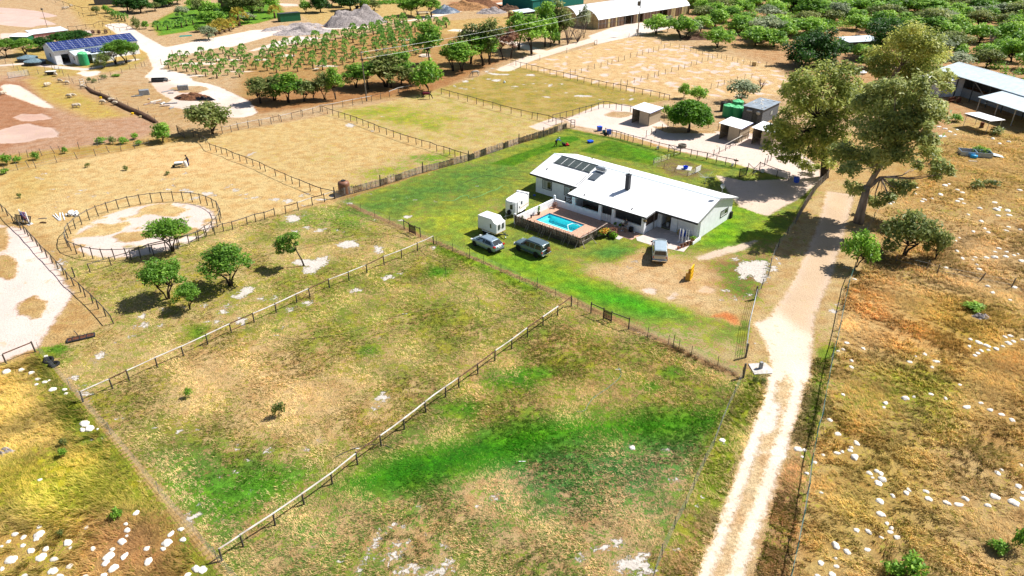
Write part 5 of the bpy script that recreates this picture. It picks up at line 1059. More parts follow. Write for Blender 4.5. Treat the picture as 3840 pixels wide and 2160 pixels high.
link('foliage', leaf_mesh('foliage', [(-.2,0,.75,.5,.45,.35),(.4,.2,.8,.5,.4,.3)], 500, .14, 'leaf_bush', 5, core=.1), WB); link('flowers', leaf_mesh('flowers', [(-.2,-.1,.9,.5,.42,.25),(.3,.1,.9,.4,.4,.25)], 240, .13, 'petal', 6, core=.5), WB)
o = link('flower_bush', leaf_mesh('flower_bush', [(0,0,.5,.6,.5,.5),(.7,.5,.45,.5,.5,.45)], 700, .14, 'leaf_rust', 8, core=.2), None, (*HL(16.0, -5.3), 0)); tag(o, 'rusty red bush beside the flower wheelbarrow', 'bush')
o = link('flower_bush', leaf_mesh('flower_bush', [(0,0,.4,.5,.45,.4)], 400, .14, 'leaf_round', 9, core=.2), None, (*HL(16.9, -5.6), 0)); tag(o, 'rounded lime green bush next to the pale stepping slab', 'bush')
for k, (a, b) in enumerate(((24.45, -3.05), (24.55, -2.5), (24.7, -2.0), (24.8, -1.5), (24.95, -1.0))): pot(a, b, .17-.01*(k % 2), .26, 'terracotta', ('terracotta pot at the near end of the pot row edging the garage apron', 'second terracotta pot in the row edging the garage apron', 'middle terracotta pot of the row edging the garage apron', 'fourth terracotta pot in the row, rusty plant in it', 'last terracotta pot of the row, next to the low white block')[k], 1 if k else None, .25, .4, 'leaf_rust')
pot(24.85, -.35, .28, .4, 'terracotta', 'largest terracotta pot with a green plant by the garage corner', 1, .45, .7)
for b in range(1): tag(MB().bx(25.0, 25.2, -.9, 1.1, 0, .35).build('white_kerb', M['white_wall'], None, (*HO, 0), HA), 'short low white wall at the garage corner', 'wall')
for k, (a, b) in enumerate(((23.55, -1.3), (23.75, -1.05), (24.0, -1.35), (24.15, -.8), (24.5, -.9))):
    js = thing('jump_stand', ('leftmost of five tall white jump posts standing before the roller door', 'second of the white jump posts, set slightly back', 'middle white jump post of the five', 'fourth white jump post, set furthest back', 'rightmost white jump post, next to the terracotta pots')[k], 'jump stand', (*HL(a, b), .026), HA, 'white jump stands by the garage')
    MB().bx(-.045, .045, -.045, .045, .05, 1.75).build('upright', M['pvc_white'], js); MB().beam((-.3, 0, .04), (.3, 0, .04), .07, .07).beam((0, -.3, .04), (0, .3, .04), .06, .07).build('foot', M['pvc_white'], js)
tag(MB().bx(-.35, .35, -.25, .25, 0, .6).bx(-.37, .37, -.27, .27, .6, .66).build('storage_box', M['blue_plastic'], None, (*HL(23.0, .5), .03), HA), 'dark blue storage box against the white roller door', 'box')
tag(MB().bx(-.2, .2, -.2, .2, 0, .6).bx(-.1,.1,-.1,.1,.6,.64).build('feed_bag', M['straw_sheet'], None, (*HL(22.5, .6), .03), HA), 'cream feed bag beside the dark blue box', 'bag')
tag(MB().lathe([(.16,0),(.2,.4),(.21,.42),(.18,.42),(.16,.1),(0,.1)],(0,0,0),14).build('bucket', M['white_plastic'], None, (*HL(20.1, 1.9), .035)), 'white bucket standing in the open garage mouth', 'bucket')
for k in range(4): tag(MB().beam((19.6+k*.12, 2.3, .05), (19.45+k*.2, 2.9, 2.2), .06, .06).build('timber_pole', M['straw_sheet'], None, (*HO, 0), HA), 'yellowish timber pole leaning inside the garage', 'pole', 'poles leaning in the garage')
HB = thing('hanging_basket', 'dead hanging basket under the veranda corner', 'basket', (*HL(19.25, -2.45), 1.75)); MB().lathe([(.05,0),(.2,.12),(.22,.2),(0,.2)],(0,0,0),10).build('basket', M['brown_slat'], HB); link('foliage', leaf_mesh('foliage', [(0,0,.25,.25,.25,.15)], 80, .1, 'leaf_straw', 3, core=.1), HB); MB().tube([(0,0,.2),(0,0,.66)],.008,4).build('chain', M['steel_dark'], HB)
GTE = thing('garden_gate', 'dark wooden garden gate beside the far window wall', 'gate', (*HL(6.2, -1.3), 0), HA+R(60)); MB().bx(-.06,.06,-.06,.06,0,1.3).bx(1.0,1.12,-.06,.06,0,1.4).build('post', M['post_wood'], GTE); MB().bx(.06,1.0,-.03,.03,.3,.4).bx(.06,1.0,-.03,.03,.9,1.0).beam((.06,0,.35),(1.0,0,.95),.05,.08).build('rail', M['post_wood'], GTE)
# ---------------------------------------------------------------- fences
POST = {}
def post_mesh(mt, r):
    if (mt, r) not in POST: POST[mt, r] = MB().lathe([(r*1.03, -.08), (r, .5), (r*.96, 1.0)], (0, 0, 0), 7).mesh('post', M[mt])
    return POST[mt, r]
def fence(name, label, pts, h=1.2, r=.06, mt='post_wood', rail=None, rr_=.05, wires=0, sag=.02, strip=None, tall=(), gaps=(), cat='fence', lean=1.6, subdiv=0, batten=None):
    f = thing(name, label, cat, (*pts[0], 0)); rr = random.Random(len(label)*7+int(abs(pts[0][0])*10)); o = Vector((*pts[0], 0)); tops = []
    P_ = [Vector((*p, 0))-o for p in pts]
    for k, p in enumerate(P_):
        hh = h*(1.28 if k in tall else rr.uniform(.95, 1.05)); q = link('post', post_mesh(mt, r*(1.25 if k in tall else 1)), f, p); q.scale = (1, 1, hh)
        lx, ly = R(rr.gauss(0, lean)), R(rr.gauss(0, lean)); q.rotation_euler = (lx, ly, 0); tops.append(p+Vector((math.sin(ly)*h*.93, -math.sin(lx)*h*.93, h*.93)))
    rl = MB(); wr = MB(); st = MB(); bt = MB()
    for k in range(len(P_)-1):
        if k in gaps: continue
        a, b = tops[k], tops[k+1]; d = (b-a)
        if rail: rl.tube([a-d*.02+Vector((0, 0, rr.uniform(-.02, .02))), a.lerp(b, .5)+Vector((rr.gauss(0, .02), rr.gauss(0, .02), -rr.uniform(0, sag))), b+d*.02], rr_*rr.uniform(.85, 1.15), 6, rr.choice((0, 0, 0, 1)) if rail == 'rail_wood' else 0)
        for q in range(wires):
            z = h*.93*(q+.6)/max(1, wires); a0, b0 = P_[k].lerp(a, z/(h*.93)), P_[k+1].lerp(b, z/(h*.93)); wr.tube([a0, b0], .009, 3, caps=False)
        if strip: st.beam(a-Vector((0, 0, strip[1]/2-.06)), b-Vector((0, 0, strip[1]/2-.06)), .015, strip[1])
        if batten:
            n = max(2, int(d.length/batten))
            for q in range(n): c = P_[k].lerp(P_[k+1], (q+.5)/n); bt.beam(c+Vector((0, 0, .03)), c+Vector((rr.gauss(0, .03), rr.gauss(0, .03), h*rr.uniform(.85, 1.1))), .05, .03)
    if rail: rl.build('top_rail', [M[rail], M['brush_brown']] if rail == 'rail_wood' else M[rail], f)
    if wires: wr.build('wire', M['wire'], f)
    if strip: st.build('net_strip', M[strip[0]], f)
    if batten: bt.build('battens', M['slat_weathered'], f)
    return f
def FT(*L):
    out = []
    for i, j, s in L: out += [GT(i, j, *map(float, q.split(','))) for q in s.split()]
    return out
fence('rail_fence', 'pole rail fence with bleached top rails between the tree paddock and middle pasture', FT((0,2,'838,1145 1135,1015 1305,935 1585,800 1847,683 2092,567 2330,452 2560,347'),(1,2,'205,250 412,150 545,92'),(1,1,'740,1449 937,1375 1117,1297 1291,1218 1465,1149 1628,1079 1787,1007')), 1.12, .065, 'post_wood', 'rail_wood', .058)
fence('rail_fence', 'pole rail fence with bleached top rails between the middle and the nearest pasture', FT((0,3,'2235,1300 2450,1153'),(1,3,'195,940 485,730 768,525 1022,328 1260,142'),(1,2,'1493,1422 1710,1252 1908,1097 2042,1005 2232,867 2403,733 2573,613'),(2,2,'155,493 311,382 457,279 597,180')), 1.15, .065, 'post_wood', 'rail_wood', .062)
fence('wire_fence', 'thin wire garden fence on steel stakes along the front of the lawn', FT((1,1,'797,552 930,615 1058,677 1195,738 1348,796 1490,858'),), 1.05, .025, 'post_wood', None, wires=6)
fence('wire_fence', 'thin wire fence section along the lawn between the two slatted gates', FT((1,1,'1655,938 1818,1010 1978,1080 2150,1150 2292,1213 2465,1288'),(2,1,'75,1390 252,1462'),(2,2,'435,92 597,185 660,192 793,258')), 1.1, .028, 'post_wood', None, wires=6, tall=(3, 7))
fence('wire_fence', 'thin wire fence from the lower gate down to the farm track corner', FT((2,2,'1172,415 1362,498 1570,577 1617,600 1677,618 1803,678 2068,788 2318,905'),), 1.1, .028, 'post_wood', None, wires=6, tall=(3, 7))
def gate_run(label, i, j, a, b, c, d):
    A, B, C_, D = (Vector((*GT(i, j, *q), 0)) for q in (a, b, c, d)); g = thing('slatted_gate', label, 'gate', (*A[:2], 0)); o = A
    for p in (A, B, C_, D): q = link('post', post_mesh('post_wood', .06), g, p-o); q.scale = (1, 1, 1.35)
    rl = MB(); up = Vector((0, 0, 1.18)); rl.tube([A-o+up, B-o+up], .05, 6); rl.tube([C_-o+up, D-o+up], .05, 6); rl.build('rail', M['post_wood'], g)
    lf = MB(); n = 8
    for k in range(n): q = B.lerp(C_, (k+.6)/n)-o; lf.beam(q+Vector((0, 0, .1)), q+Vector((0, 0, 1.2)), .07, .03)
    for z in (.25, 1.0): lf.beam(B-o+Vector((.0, .0, z)), C_-o+Vector((0, 0, z)), .05, .09)
    lf.build('leaf', M['brown_slat'], g)
gate_run('dark slatted pedestrian gate nearest the pool in the front lawn fence', 1, 1, (1492,858), (1545,890), (1605,918), (1655,938))
gate_run('dark slatted pedestrian gate low on the lawn fence opposite the nearest pasture', 2, 2, (793,258), (918,315), (997,350), (1172,415))
fence('paddock_fence', 'dark pole fence running down the edge of the sandy horse track at left', FT((0,1,'-20,640 32,680 80,725 140,795 213,865 255,905 287,930 332,980 380,1030 425,1090 475,1145 530,1200 587,1260 645,1315 682,1365 745,1428'),(0,2,'815,42 860,90 937,155 992,212 1066,285 1143,358')), 1.15, .06, 'post_wood', 'post_wood', .05)
fence('paddock_fence', 'short dark pole fence at the lower end of the sandy horse track', FT((0,2,'-330,960 -120,850 65,765 357,645'),), 1.15, .07, 'post_wood', 'rail_wood', .055)
fence('boundary_fence', 'sagging thin wire fence on pale steel stakes along the golden grass at lower left', FT((0,2,'402,660 718,1032 1115,1475'),(0,3,'1604,622 2192,1300 2480,1640')), 1.25, .022, 'steel', None, wires=4)
PENN = 40; penp = [(PEN[0]+PENR*math.cos(t), PEN[1]+PENR*math.sin(t)) for t in np.linspace(R(20), R(20)+2*math.pi, PENN+1)][:-1]
fence('round_pen', 'circular riding pen fenced with dark posts and a single pole rail', penp+[penp[0]], 1.45, .06, 'post_wood', 'post_grey', .05)
fence('paddock_fence', 'dark rail fence in front of the round pen, left part', FT((0,1,'910,1293 1122,1228 1322,1168 1512,1092 1807,1020 1985,970 2070,940 2165,915 2252,880 2343,862 2490,815 2575,783'),(1,1,'90,765 192,728')), 1.15, .06, 'post_wood', 'post_grey', .05)
fence('paddock_fence', 'short rail fence beyond the gateway, joining the pallet fence corner', FT((1,1,'302,703 428,667 570,618 692,585 792,552'),), 1.2, .06, 'post_wood', 'rail_wood', .05)
fence('paddock_fence', 'dark rail fence slanting down to the pallet fence beside the brown water tank', FT((0,0,'1950,1375 2010,1410 2075,1447'),(0,1,'2120,65 2180,85 2235,103 2290,120 2350,150 2418,175 2487,198 2550,225'),(1,1,'45,252 97,277 200,326 302,372 367,404 441,433 549,477 661,517 790,550')), 1.2, .055, 'post_wood', 'post_wood', .05)
fence('paddock_fence', 'dark rail fence between the two straw pastures, ending at the middle of the pallet fence', FT((1,0,'672,1127 720,1145 775,1165 835,1185 897,1202 955,1221 1018,1243 1078,1266 1135,1287 1193,1311 1243,1332 1316,1357 1386,1382 1458,1408 1533,1433'),(1,1,'1613,8 1670,26 1750,47 1820,75 1892,95 1950,112 2003,132 2060,150 2140,172')), 1.2, .055, 'post_wood', 'post_wood', .05)
fence('pasture_fence', 'grey pole fence along the foot of the tree belt', FT((0,0,'2240,1345 2330,1330 2400,1310 2500,1290'),(1,0,'40,1270 155,1248 258,1225 365,1200 470,1173 575,1150 655,1120 775,1103 875,1080 975,1060 1072,1043 1165,1022 1255,1000 1345,977 1435,940 1525,920 1612,903 1655,893')), 1.25, .055, 'post_grey', 'rail_wood', .05)
fence('pasture_fence', 'thinner wire fence just behind the grey pole fence of the tree belt', FT((0,0,'2235,1320 2390,1290 2500,1268'),(1,0,'60,1255 180,1222 235,1212 455,1160 648,1125'),), 1.2, .04, 'post_grey', None, wires=4)
fence('pasture_fence', 'dark rail fence from the rugged horse down to the yard gate frame', FT((1,0,'1865,952 1948,975 2035,1000 2128,1024 2218,1050 2287,1069 2382,1092 2463,1119 2566,1146'),(2,0,'93,1170 200,1195 253,1206 370,1230 443,1258 500,1247 590,1285')), 1.3, .055, 'post_wood', 'post_wood', .05)
fence('yard_fence', 'dark pole fence between the lawn and the sandy shelter yards', [G(2360+x/2.4233, 350+y/2.4233) for x, y in ((-222,378),(-190,390),(-158,395),(-122,400),(-80,417),(-45,424),(-15,436),(33,447),(118,470),(192,490),(265,511),(355,532),(405,572),(460,555),(557,578),(612,590),(702,605),(788,632),(870,652),(960,670))], 1.25, .055, 'post_wood', 'post_wood', .05, wires=2)
fence('yard_fence', 'dark pole fence from the yard gate into the shade of the gum trees', [G(2360+x/2.4233, 350+y/2.4233) for x, y in ((1075,702),(1122,750),(1182,695),(1337,757),(1445,790))], 1.25, .055, 'post_wood', 'post_wood', .05, wires=2)
fence('yard_fence', 'dark dividing fence between the first two shelter yards', [G(2360+x/2.4233, 350+y/2.4233) for x, y in ((118,468),(85,425),(152,400),(197,380),(238,362),(296,342),(347,322),(400,300))][0:1]+[G(2360+x/2.4233, 350+y/2.4233) for x, y in ((152,400),(197,380),(238,362),(296,342),(347,322),(400,300))], 1.25, .05, 'post_wood', None, wires=3)
fence('yard_fence', 'pole fence between the dome tree yard and the last shelter yard', [G(2360+x/2.4233, 350+y/2.4233) for x, y in ((700,607),(763,573),(813,552),(873,523),(912,500),(965,472),(1020,443),(1075,412),(1120,388),(1165,360))], 1.25, .055, 'post_wood', 'rail_wood', .05)
fence('yard_fence', 'dark fence disappearing under the gum branches at the end of the yards', [G(2360+x/2.4233, 350+y/2.4233) for x, y in ((1182,695),(1225,662),(1250,634),(1283,610),(1330,572),(1390,540))], 1.25, .055, 'post_wood', None, wires=3)
fence('yard_fence', 'dark rail fence round the back of the first sandy yard', FT((2,0,'410,1222 485,1202 545,1187 612,1171 675,1152 742,1136 797,1121 870,1099 922,1082 980,1087 1047,1106 1103,1117 1190,1130 1330,1165 1530,1216'),), 1.3, .055, 'post_wood', 'post_wood', .05)
fence('yard_fence', 'wire fence behind the dome tree between the shelters', [G(2360+x/2.4233, 350+y/2.4233) for x, y in ((420,290),(510,296),(615,303),(667,307),(716,318),(805,335))], 1.2, .05, 'post_wood', None, wires=3)
fence('sand_paddock_fence', 'long dark rail fence along the near side of the dry sandy paddock', FT((2,0,'-10,655 40,665 85,681 145,691 200,708 262,721 322,738 383,755 450,769 517,784 585,804 657,818 723,838 800,853 873,868 945,886 1018,898 1093,912 1148,923 1228,940 1310,956 1393,971 1480,990 1527,1003 1580,1017'),), 1.3, .055, 'post_wood', 'post_wood', .05)
fence('sand_paddock_fence', 'upper dividing wire fence across the dry sandy paddock', FT((2,0,'585,745 635,748 697,735 763,713 832,692 895,677 962,655 1003,642 1070,622 1130,605 1190,582 1255,570 1312,552 1372,538 1423,522 1475,508 1530,490'),), 1.2, .05, 'post_wood', None, wires=3)
fence('sand_paddock_fence', 'lower dividing wire fence across the dry sandy paddock', FT((2,0,'1093,850 1160,856 1228,836 1295,818 1365,798 1432,780 1473,765 1540,747 1602,728 1673,708 1735,690 1800,668 1855,650 1910,630 1970,612 2015,598 2065,583'),), 1.2, .05, 'post_wood', None, wires=3)
fence('sand_paddock_fence', 'far wire fence of the dry sandy paddock below the thicket', FT((2,0,'1500,447 1590,473 1680,490 1733,501 1797,516 1852,533 1915,548 1978,566 2065,583 2107,590 2157,601 2215,613 2270,630 2330,641 2395,656 2470,667 2555,685'),), 1.15, .045, 'post_wood', None, wires=3, tall=(16,))
fence('sand_paddock_fence', 'sparse wire fence at the right end of the dry sandy paddock', FT((2,0,'2000,893 2070,880 2133,858 2195,842 2265,815 2340,800 2408,790'),), 1.15, .045, 'post_wood', None, wires=3)
fence('road_fence', 'widely spaced posts and wire between the sandy road and the dry paddock', FT((2,0,'10,655 280,608 550,533 828,458 853,448 1175,383 1290,378 1500,440'),), 1.3, .05, 'post_wood', None, wires=3)
bf = fence('track_fence', 'mesh fence with weathered vertical battens along the shaded farm track', FT((3,1,'600,345 490,450 370,640 275,800'),), 1.3, .05, 'post_grey', 'post_grey', .03, wires=3, batten=.14)
fence('track_fence', 'wire fence between the lawn and the farm track, in the tree shade', FT((3,1,'275,800 190,920 100,1045 65,1112 25,1240 0,1330'),(2,2,'2505,10 2450,118')), 1.2, .045, 'post_wood', None, wires=4)
fence('track_fence', 'wire fence on thin stakes between the near pasture and the green verge', FT((2,2,'2322,905 2235,1095 2170,1215 2090,1410'),(2,3,'2030,140 1930,340 1828,575 1742,770 1635,970 1510,1260 1420,1470 1330,1680')), 1.1, .025, 'steel_dark', None, wires=4, lean=3)
fence('net_fence', 'green shade-net topped wire fence along the right side of the farm track', FT((3,1,'868,1275 800,1449'),(3,2,'787,80 752,220 715,420 678,590 642,690 628,800 603,960 563,1165 530,1350 497,1460'),(3,3,'478,130 435,330 395,620 345,900 285,1220 225,1470 165,1730')), 1.1, .045, 'post_wood', None, wires=4, strip=('net_green', .16))
fence('old_fence', 'line of leaning old stumps and wire through the dry grass right of the track', FT((3,1,'1000,1000 1090,1150 1285,1190 1595,1262 1700,1300 2130,1380 2450,1440'),(3,2,'2640,80')), 1.15, .07, 'post_grey', None, wires=2, lean=7)
fence('old_fence', 'short broken fence on leaning posts right behind the bare-trunked gum', FT((3,1,'1125,640 1060,780 1000,880 960,960'),), 1.3, .045, 'post_grey', None, wires=3, lean=5)
# upper left farm fences
fence('farm_fence', 'wire fence along the dark dirt bank beside the brown field', FT((0,0,'555,700 600,725 640,760 700,800 740,840 810,862 880,890 960,930 1020,965 1110,1005 1190,1045 1300,1100 1400,1140 1500,1190 1570,1240 1690,1300 1800,1350 1860,1390'),), 1.25, .045, 'post_grey', None, wires=3)
fence('farm_fence', 'wire fence round the solar barn yard behind the sheep', FT((0,0,'0,600 60,640 140,680 190,720 250,740 300,762 390,748 460,727 530,702 555,700'),), 1.25, .045, 'post_grey', None, wires=3)
fence('farm_fence', 'low overgrown fence from the leaning frame to the sandy junction', FT((0,0,'870,862 1000,832 1120,772 1230,737 1310,702 1370,692 1430,675 1460,668'),), 1.2, .05, 'post_grey', None, wires=3)
fence('farm_fence', 'old wire fence at the foot of the brown field, upper line', FT((0,1,'0,215 70,192 130,176 205,152 285,140 345,135 425,122 550,95 615,90 800,52 980,22 1105,-10'),), 1.25, .045, 'post_grey', None, wires=3, lean=5)
fence('farm_fence', 'old wire fence at the foot of the brown field, lower line', FT((0,1,'-40,330 60,300 180,262 295,240 365,245 575,190 780,152 965,122 1100,90 1220,75 1360,52 1500,20'),), 1.25, .045, 'post_grey', None, wires=3, lean=5)
fence('farm_fence', 'dark rail fence at the top left beyond the pale ploughed strip', FT((0,0,'480,5 560,28 640,50 700,72 760,92 830,112 900,112'),), 1.3, .06, 'post_wood', 'post_wood', .06)
fence('farm_fence', 'curved rail fence below the small shed at the top', FT((0,0,'800,160 840,170 920,165 990,160 1060,190 1130,215 1200,240 1290,275'),), 1.2, .06, 'post_wood', 'post_wood', .05)
fence('farm_fence', 'rail fence of the small earth paddock by the garden corner', FT((0,0,'1035,270 1090,290 1150,305 1210,320 1280,310 1340,290 1370,275'),), 1.2, .06, 'post_wood', 'post_wood', .05)
fence('farm_fence', 'rail fence behind the pink shed', FT((0,0,'690,305 780,302 870,288 950,282 1000,255 1040,250 1120,262 1200,245'),), 1.2, .05, 'post_wood', 'post_wood', .05)
fence('farm_fence', 'rail fence right of the dark hedge by the solar barn', FT((0,0,'880,352 950,350 1000,348 1060,345 1115,333'),), 1.2, .05, 'post_wood', 'post_wood', .05)
fence('farm_fence', 'posts along the upper edge of the palm plantation', FT((0,0,'1625,652 1740,560 2050,550 2420,530'),(1,0,'190,470 520,395 830,345')), 1.5, .06, 'post_wood', None, wires=2)
# gates and frames
def hurdle(name, label, p, q, h, bars, mt='steel', r=.03, verts=2):
    A, B = Vector((*p, 0)), Vector((*q, 0)); mb = MB(); g = thing(name, label, 'gate', (*p, 0)); d = B-A
    fr = MB(); fr.tube([Vector((0,0,.1)), Vector((0,0,h))], r*1.3, 6); fr.tube([d+Vector((0,0,.1)), d+Vector((0,0,h))], r*1.3, 6); fr.build('frame', M[mt], g)
    for k in range(bars): z = .15+(h-.2)*k/(bars-1); mb.tube([Vector((0,0,z)), d+Vector((0,0,z))], r, 5)
    for k in range(1, verts): mb.tube([d*(k/verts)+Vector((0,0,.15)), d*(k/verts)+Vector((0,0,h-.05))], r*.8, 5)
    mb.build('bars', M[mt], g); return g
hurdle('farm_gate', 'upper leaf of the tall steel driveway gate to the farm track', GT(2,2,2448,125), GT(2,2,2385,385), 1.4, 5, 'steel', .018, 4)
hurdle('farm_gate', 'lower leaf of the tall steel driveway gate, nearest the concrete slab', GT(2,2,2380,395), GT(2,2,2345,690), 1.4, 5, 'steel', .018, 4)
for p, l in (((2448,112), 'dark timber gate post at the upper end of the driveway gate'), ((2350,700), 'dark timber gate post at the lower end of the driveway gate'), ((2325,905), 'timber corner post where the pasture fence meets the farm track')):
    o = link('gate_post', MB().lathe([(.10,-.1),(.095,1.5),(.07,1.56),(0,1.57)],(0,0,0),9).mesh('gate_post', M['post_grey']), None, (*GT(2,2,*p),0)); tag(o, l, 'post')
hurdle('yard_gate', 'dark barred yard gate behind the house', G(2360+995/2.4233, 350+765/2.4233), G(2360+1060/2.4233, 350+748/2.4233), 1.35, 2, 'post_wood', .05, 8)
hurdle('yard_gate', 'double pole gateway in the yard fence by the tyre trough', G(2360+355/2.4233, 350+532/2.4233), G(2360+460/2.4233, 350+556/2.4233), 1.25, 3, 'post_wood', .05, 2)
hurdle('timber_ladder_gate', 'ladder-like dark timber frame at the end of the pallet fence', GT(2,0,590,1288), GT(2,0,630,1290), 1.55, 4, 'post_wood', .05, 1)
hurdle('corner_gate', 'dark barred gate in the corner of the dry pasture beside the olive bush tree', GT(0,0,1793,1345), GT(0,0,1862,1392), 1.5, 5, 'post_wood', .04, 4)
hurdle('farm_gate', 'pale steel tube gate at the left of the sheep field', GT(0,0,90,790), GT(0,0,290,760), 1.3, 6, 'steel', .035, 3)
hurdle('sheep_race', 'leaning wooden frame at the sheep field corner', GT(0,0,812,860), GT(0,0,850,850), 1.3, 3, 'rail_wood', .06, 1)
hurdle('road_gate', 'pale pole gate between the sandy road and the paddock', GT(2,0,828,458), GT(2,0,853,450), 1.3, 2, 'post_wood', .05, 1)
hurdle('pallet_hurdle', 'pale slatted hurdle standing at the garden plot', G(2360+600/2.4233, 350+728/2.4233), G(2360+645/2.4233, 350+705/2.4233), .95, 6, 'white_paint', .035, 3)
# the pallet fence between lawn and pasture
PF = thing('pallet_fence', 'grey weathered pallet fence overgrown with weeds between lawn and straw pasture', 'fence', (*GT(1,1,795,550), 0)); rr = random.Random(17)
pa = [Vector((*q, 0)) for q in FT((1,1,'795,550 1255,425 1680,290 2140,172'),(2,0,'70,1446 318,1378 552,1293'))]; org = pa[0]
for k in range(len(pa)-1):
    a, b = pa[k]-org, pa[k+1]-org; n = max(3, int((b-a).length/1.25))
    q = link('post', post_mesh('post_wood', .08), PF, a); q.scale = (1, 1, 1.7)
    for m_ in range(n):
        p, e = a.lerp(b, m_/n), a.lerp(b, (m_+.95)/n); mb = MB(); d = e-p; h = rr.uniform(1.0, 1.22); nn = Vector((d.y, -d.x, 0)).normalized()
        if rr.random() < .55:
            for z in range(6): mb.beam(p+Vector((0, 0, .12+z*h/6)), e+Vector((0, 0, .12+z*h/6+rr.uniform(-.02, .02))), .025, .10, rr.choice((0, 0, 1)))
            for s in (.05, .5, .95): c = p.lerp(e, s)+nn*-.05; mb.beam(c, c+Vector((0, 0, h)), .08, .06, 1)
        else:
            for s in range(8): c = p.lerp(e, (s+.5)/8); mb.beam(c+Vector((0, 0, .02)), c+Vector((0, 0, h*rr.uniform(.9, 1.08))), .11, .025, rr.choice((0, 0, 1)))
            for z in (.3, .9): mb.beam(p+nn*-.04+Vector((0, 0, z)), e+nn*-.04+Vector((0, 0, z)), .05, .09, 1)
        mb.build('pallet', [M['slat_bleached'] if rr.random() < .35 else M['slat_weathered'], M['slat_weathered']], PF)
tk = thing('water_tank', 'rusty brown ribbed water tank behind the corner of the pallet fence', 'water tank', (*GT(1,1,893,500), 0))
MB().lathe([(.78,0),(.8,.1)]+[(.8+.025*(q % 2), .15+q*.12) for q in range(13)]+[(.76,1.75),(.4,1.9),(.32,1.92)],(0,0,0),18).build('body', M['tank_brown'], tk, smooth=True); MB().lathe([(.33,1.92),(.33,2.0),(0,2.02)],(0,0,0),14).build('lid', M['trim_black'], tk)
# ---------------------------------------------------------------- vehicles
def wheel(parent, x, y, r, w_, side, rim='rim'):
    o = link('wheel', None, parent, (x, y, r)); s = 1 if side > 0 else -1
    MB().lathe([(r*.62, -w_/2), (r*.93, -w_/2), (r, -w_*.35), (r, w_*.35), (r*.93, w_/2), (r*.62, w_/2)], (0, 0, 0), 18, axis='y').build('tyre', M['tyre'], o, smooth=False)
    mb = MB(); mb.lathe([(0, -w_*.3), (r*.62, -w_*.3), (r*.64, w_*.42), (r*.55, w_*.44), (r*.5, w_*.30), (r*.12, w_*.34), (0, w_*.4)] if s > 0 else [(0, w_*.3), (r*.62, w_*.3), (r*.64, -w_*.42), (r*.55, -w_*.44), (r*.5, -w_*.30), (r*.12, -w_*.34), (0, -w_*.4)], (0, 0, 0), 14, axis='y'); mb.build('rim', M[rim], o)
def body_loft(secs):
    """secs: (x, half width, z_low, z_mid, z_belt, z_crown) along the car, rear to front"""
    out = []
    for x, hw, zl, zm, zb, zc in secs:
        h = [(0, zl), (hw*.8, zl), (hw*.97, zl+.08), (hw, zm), (hw*.97, zb-.03), (hw*.90, zb+.01), (hw*.5, zc), (0, zc+.012)]
        out.append([(x, y, z) for y, z in h]+[(x, -y, z) for y, z in h[-2:0:-1]])
    return out
def cabin_loft(secs):
    out = []
    for x, wb, wt, zb, zt in secs:
        h = [(0, zb-.06), (wb, zb-.06), (wb, zb), (wt, zt-.05), (wt*.88, zt), (0, zt+.025)]
        out.append([(x, y, z) for y, z in h]+[(x, -y, z) for y, z in h[-2:0:-1]])
    return out
def facet(mb, pts, out, d=.012):
    n = Vector(out).normalized()*d; mb.add([Vector(p)+n for p in pts], [tuple(range(len(pts)))])
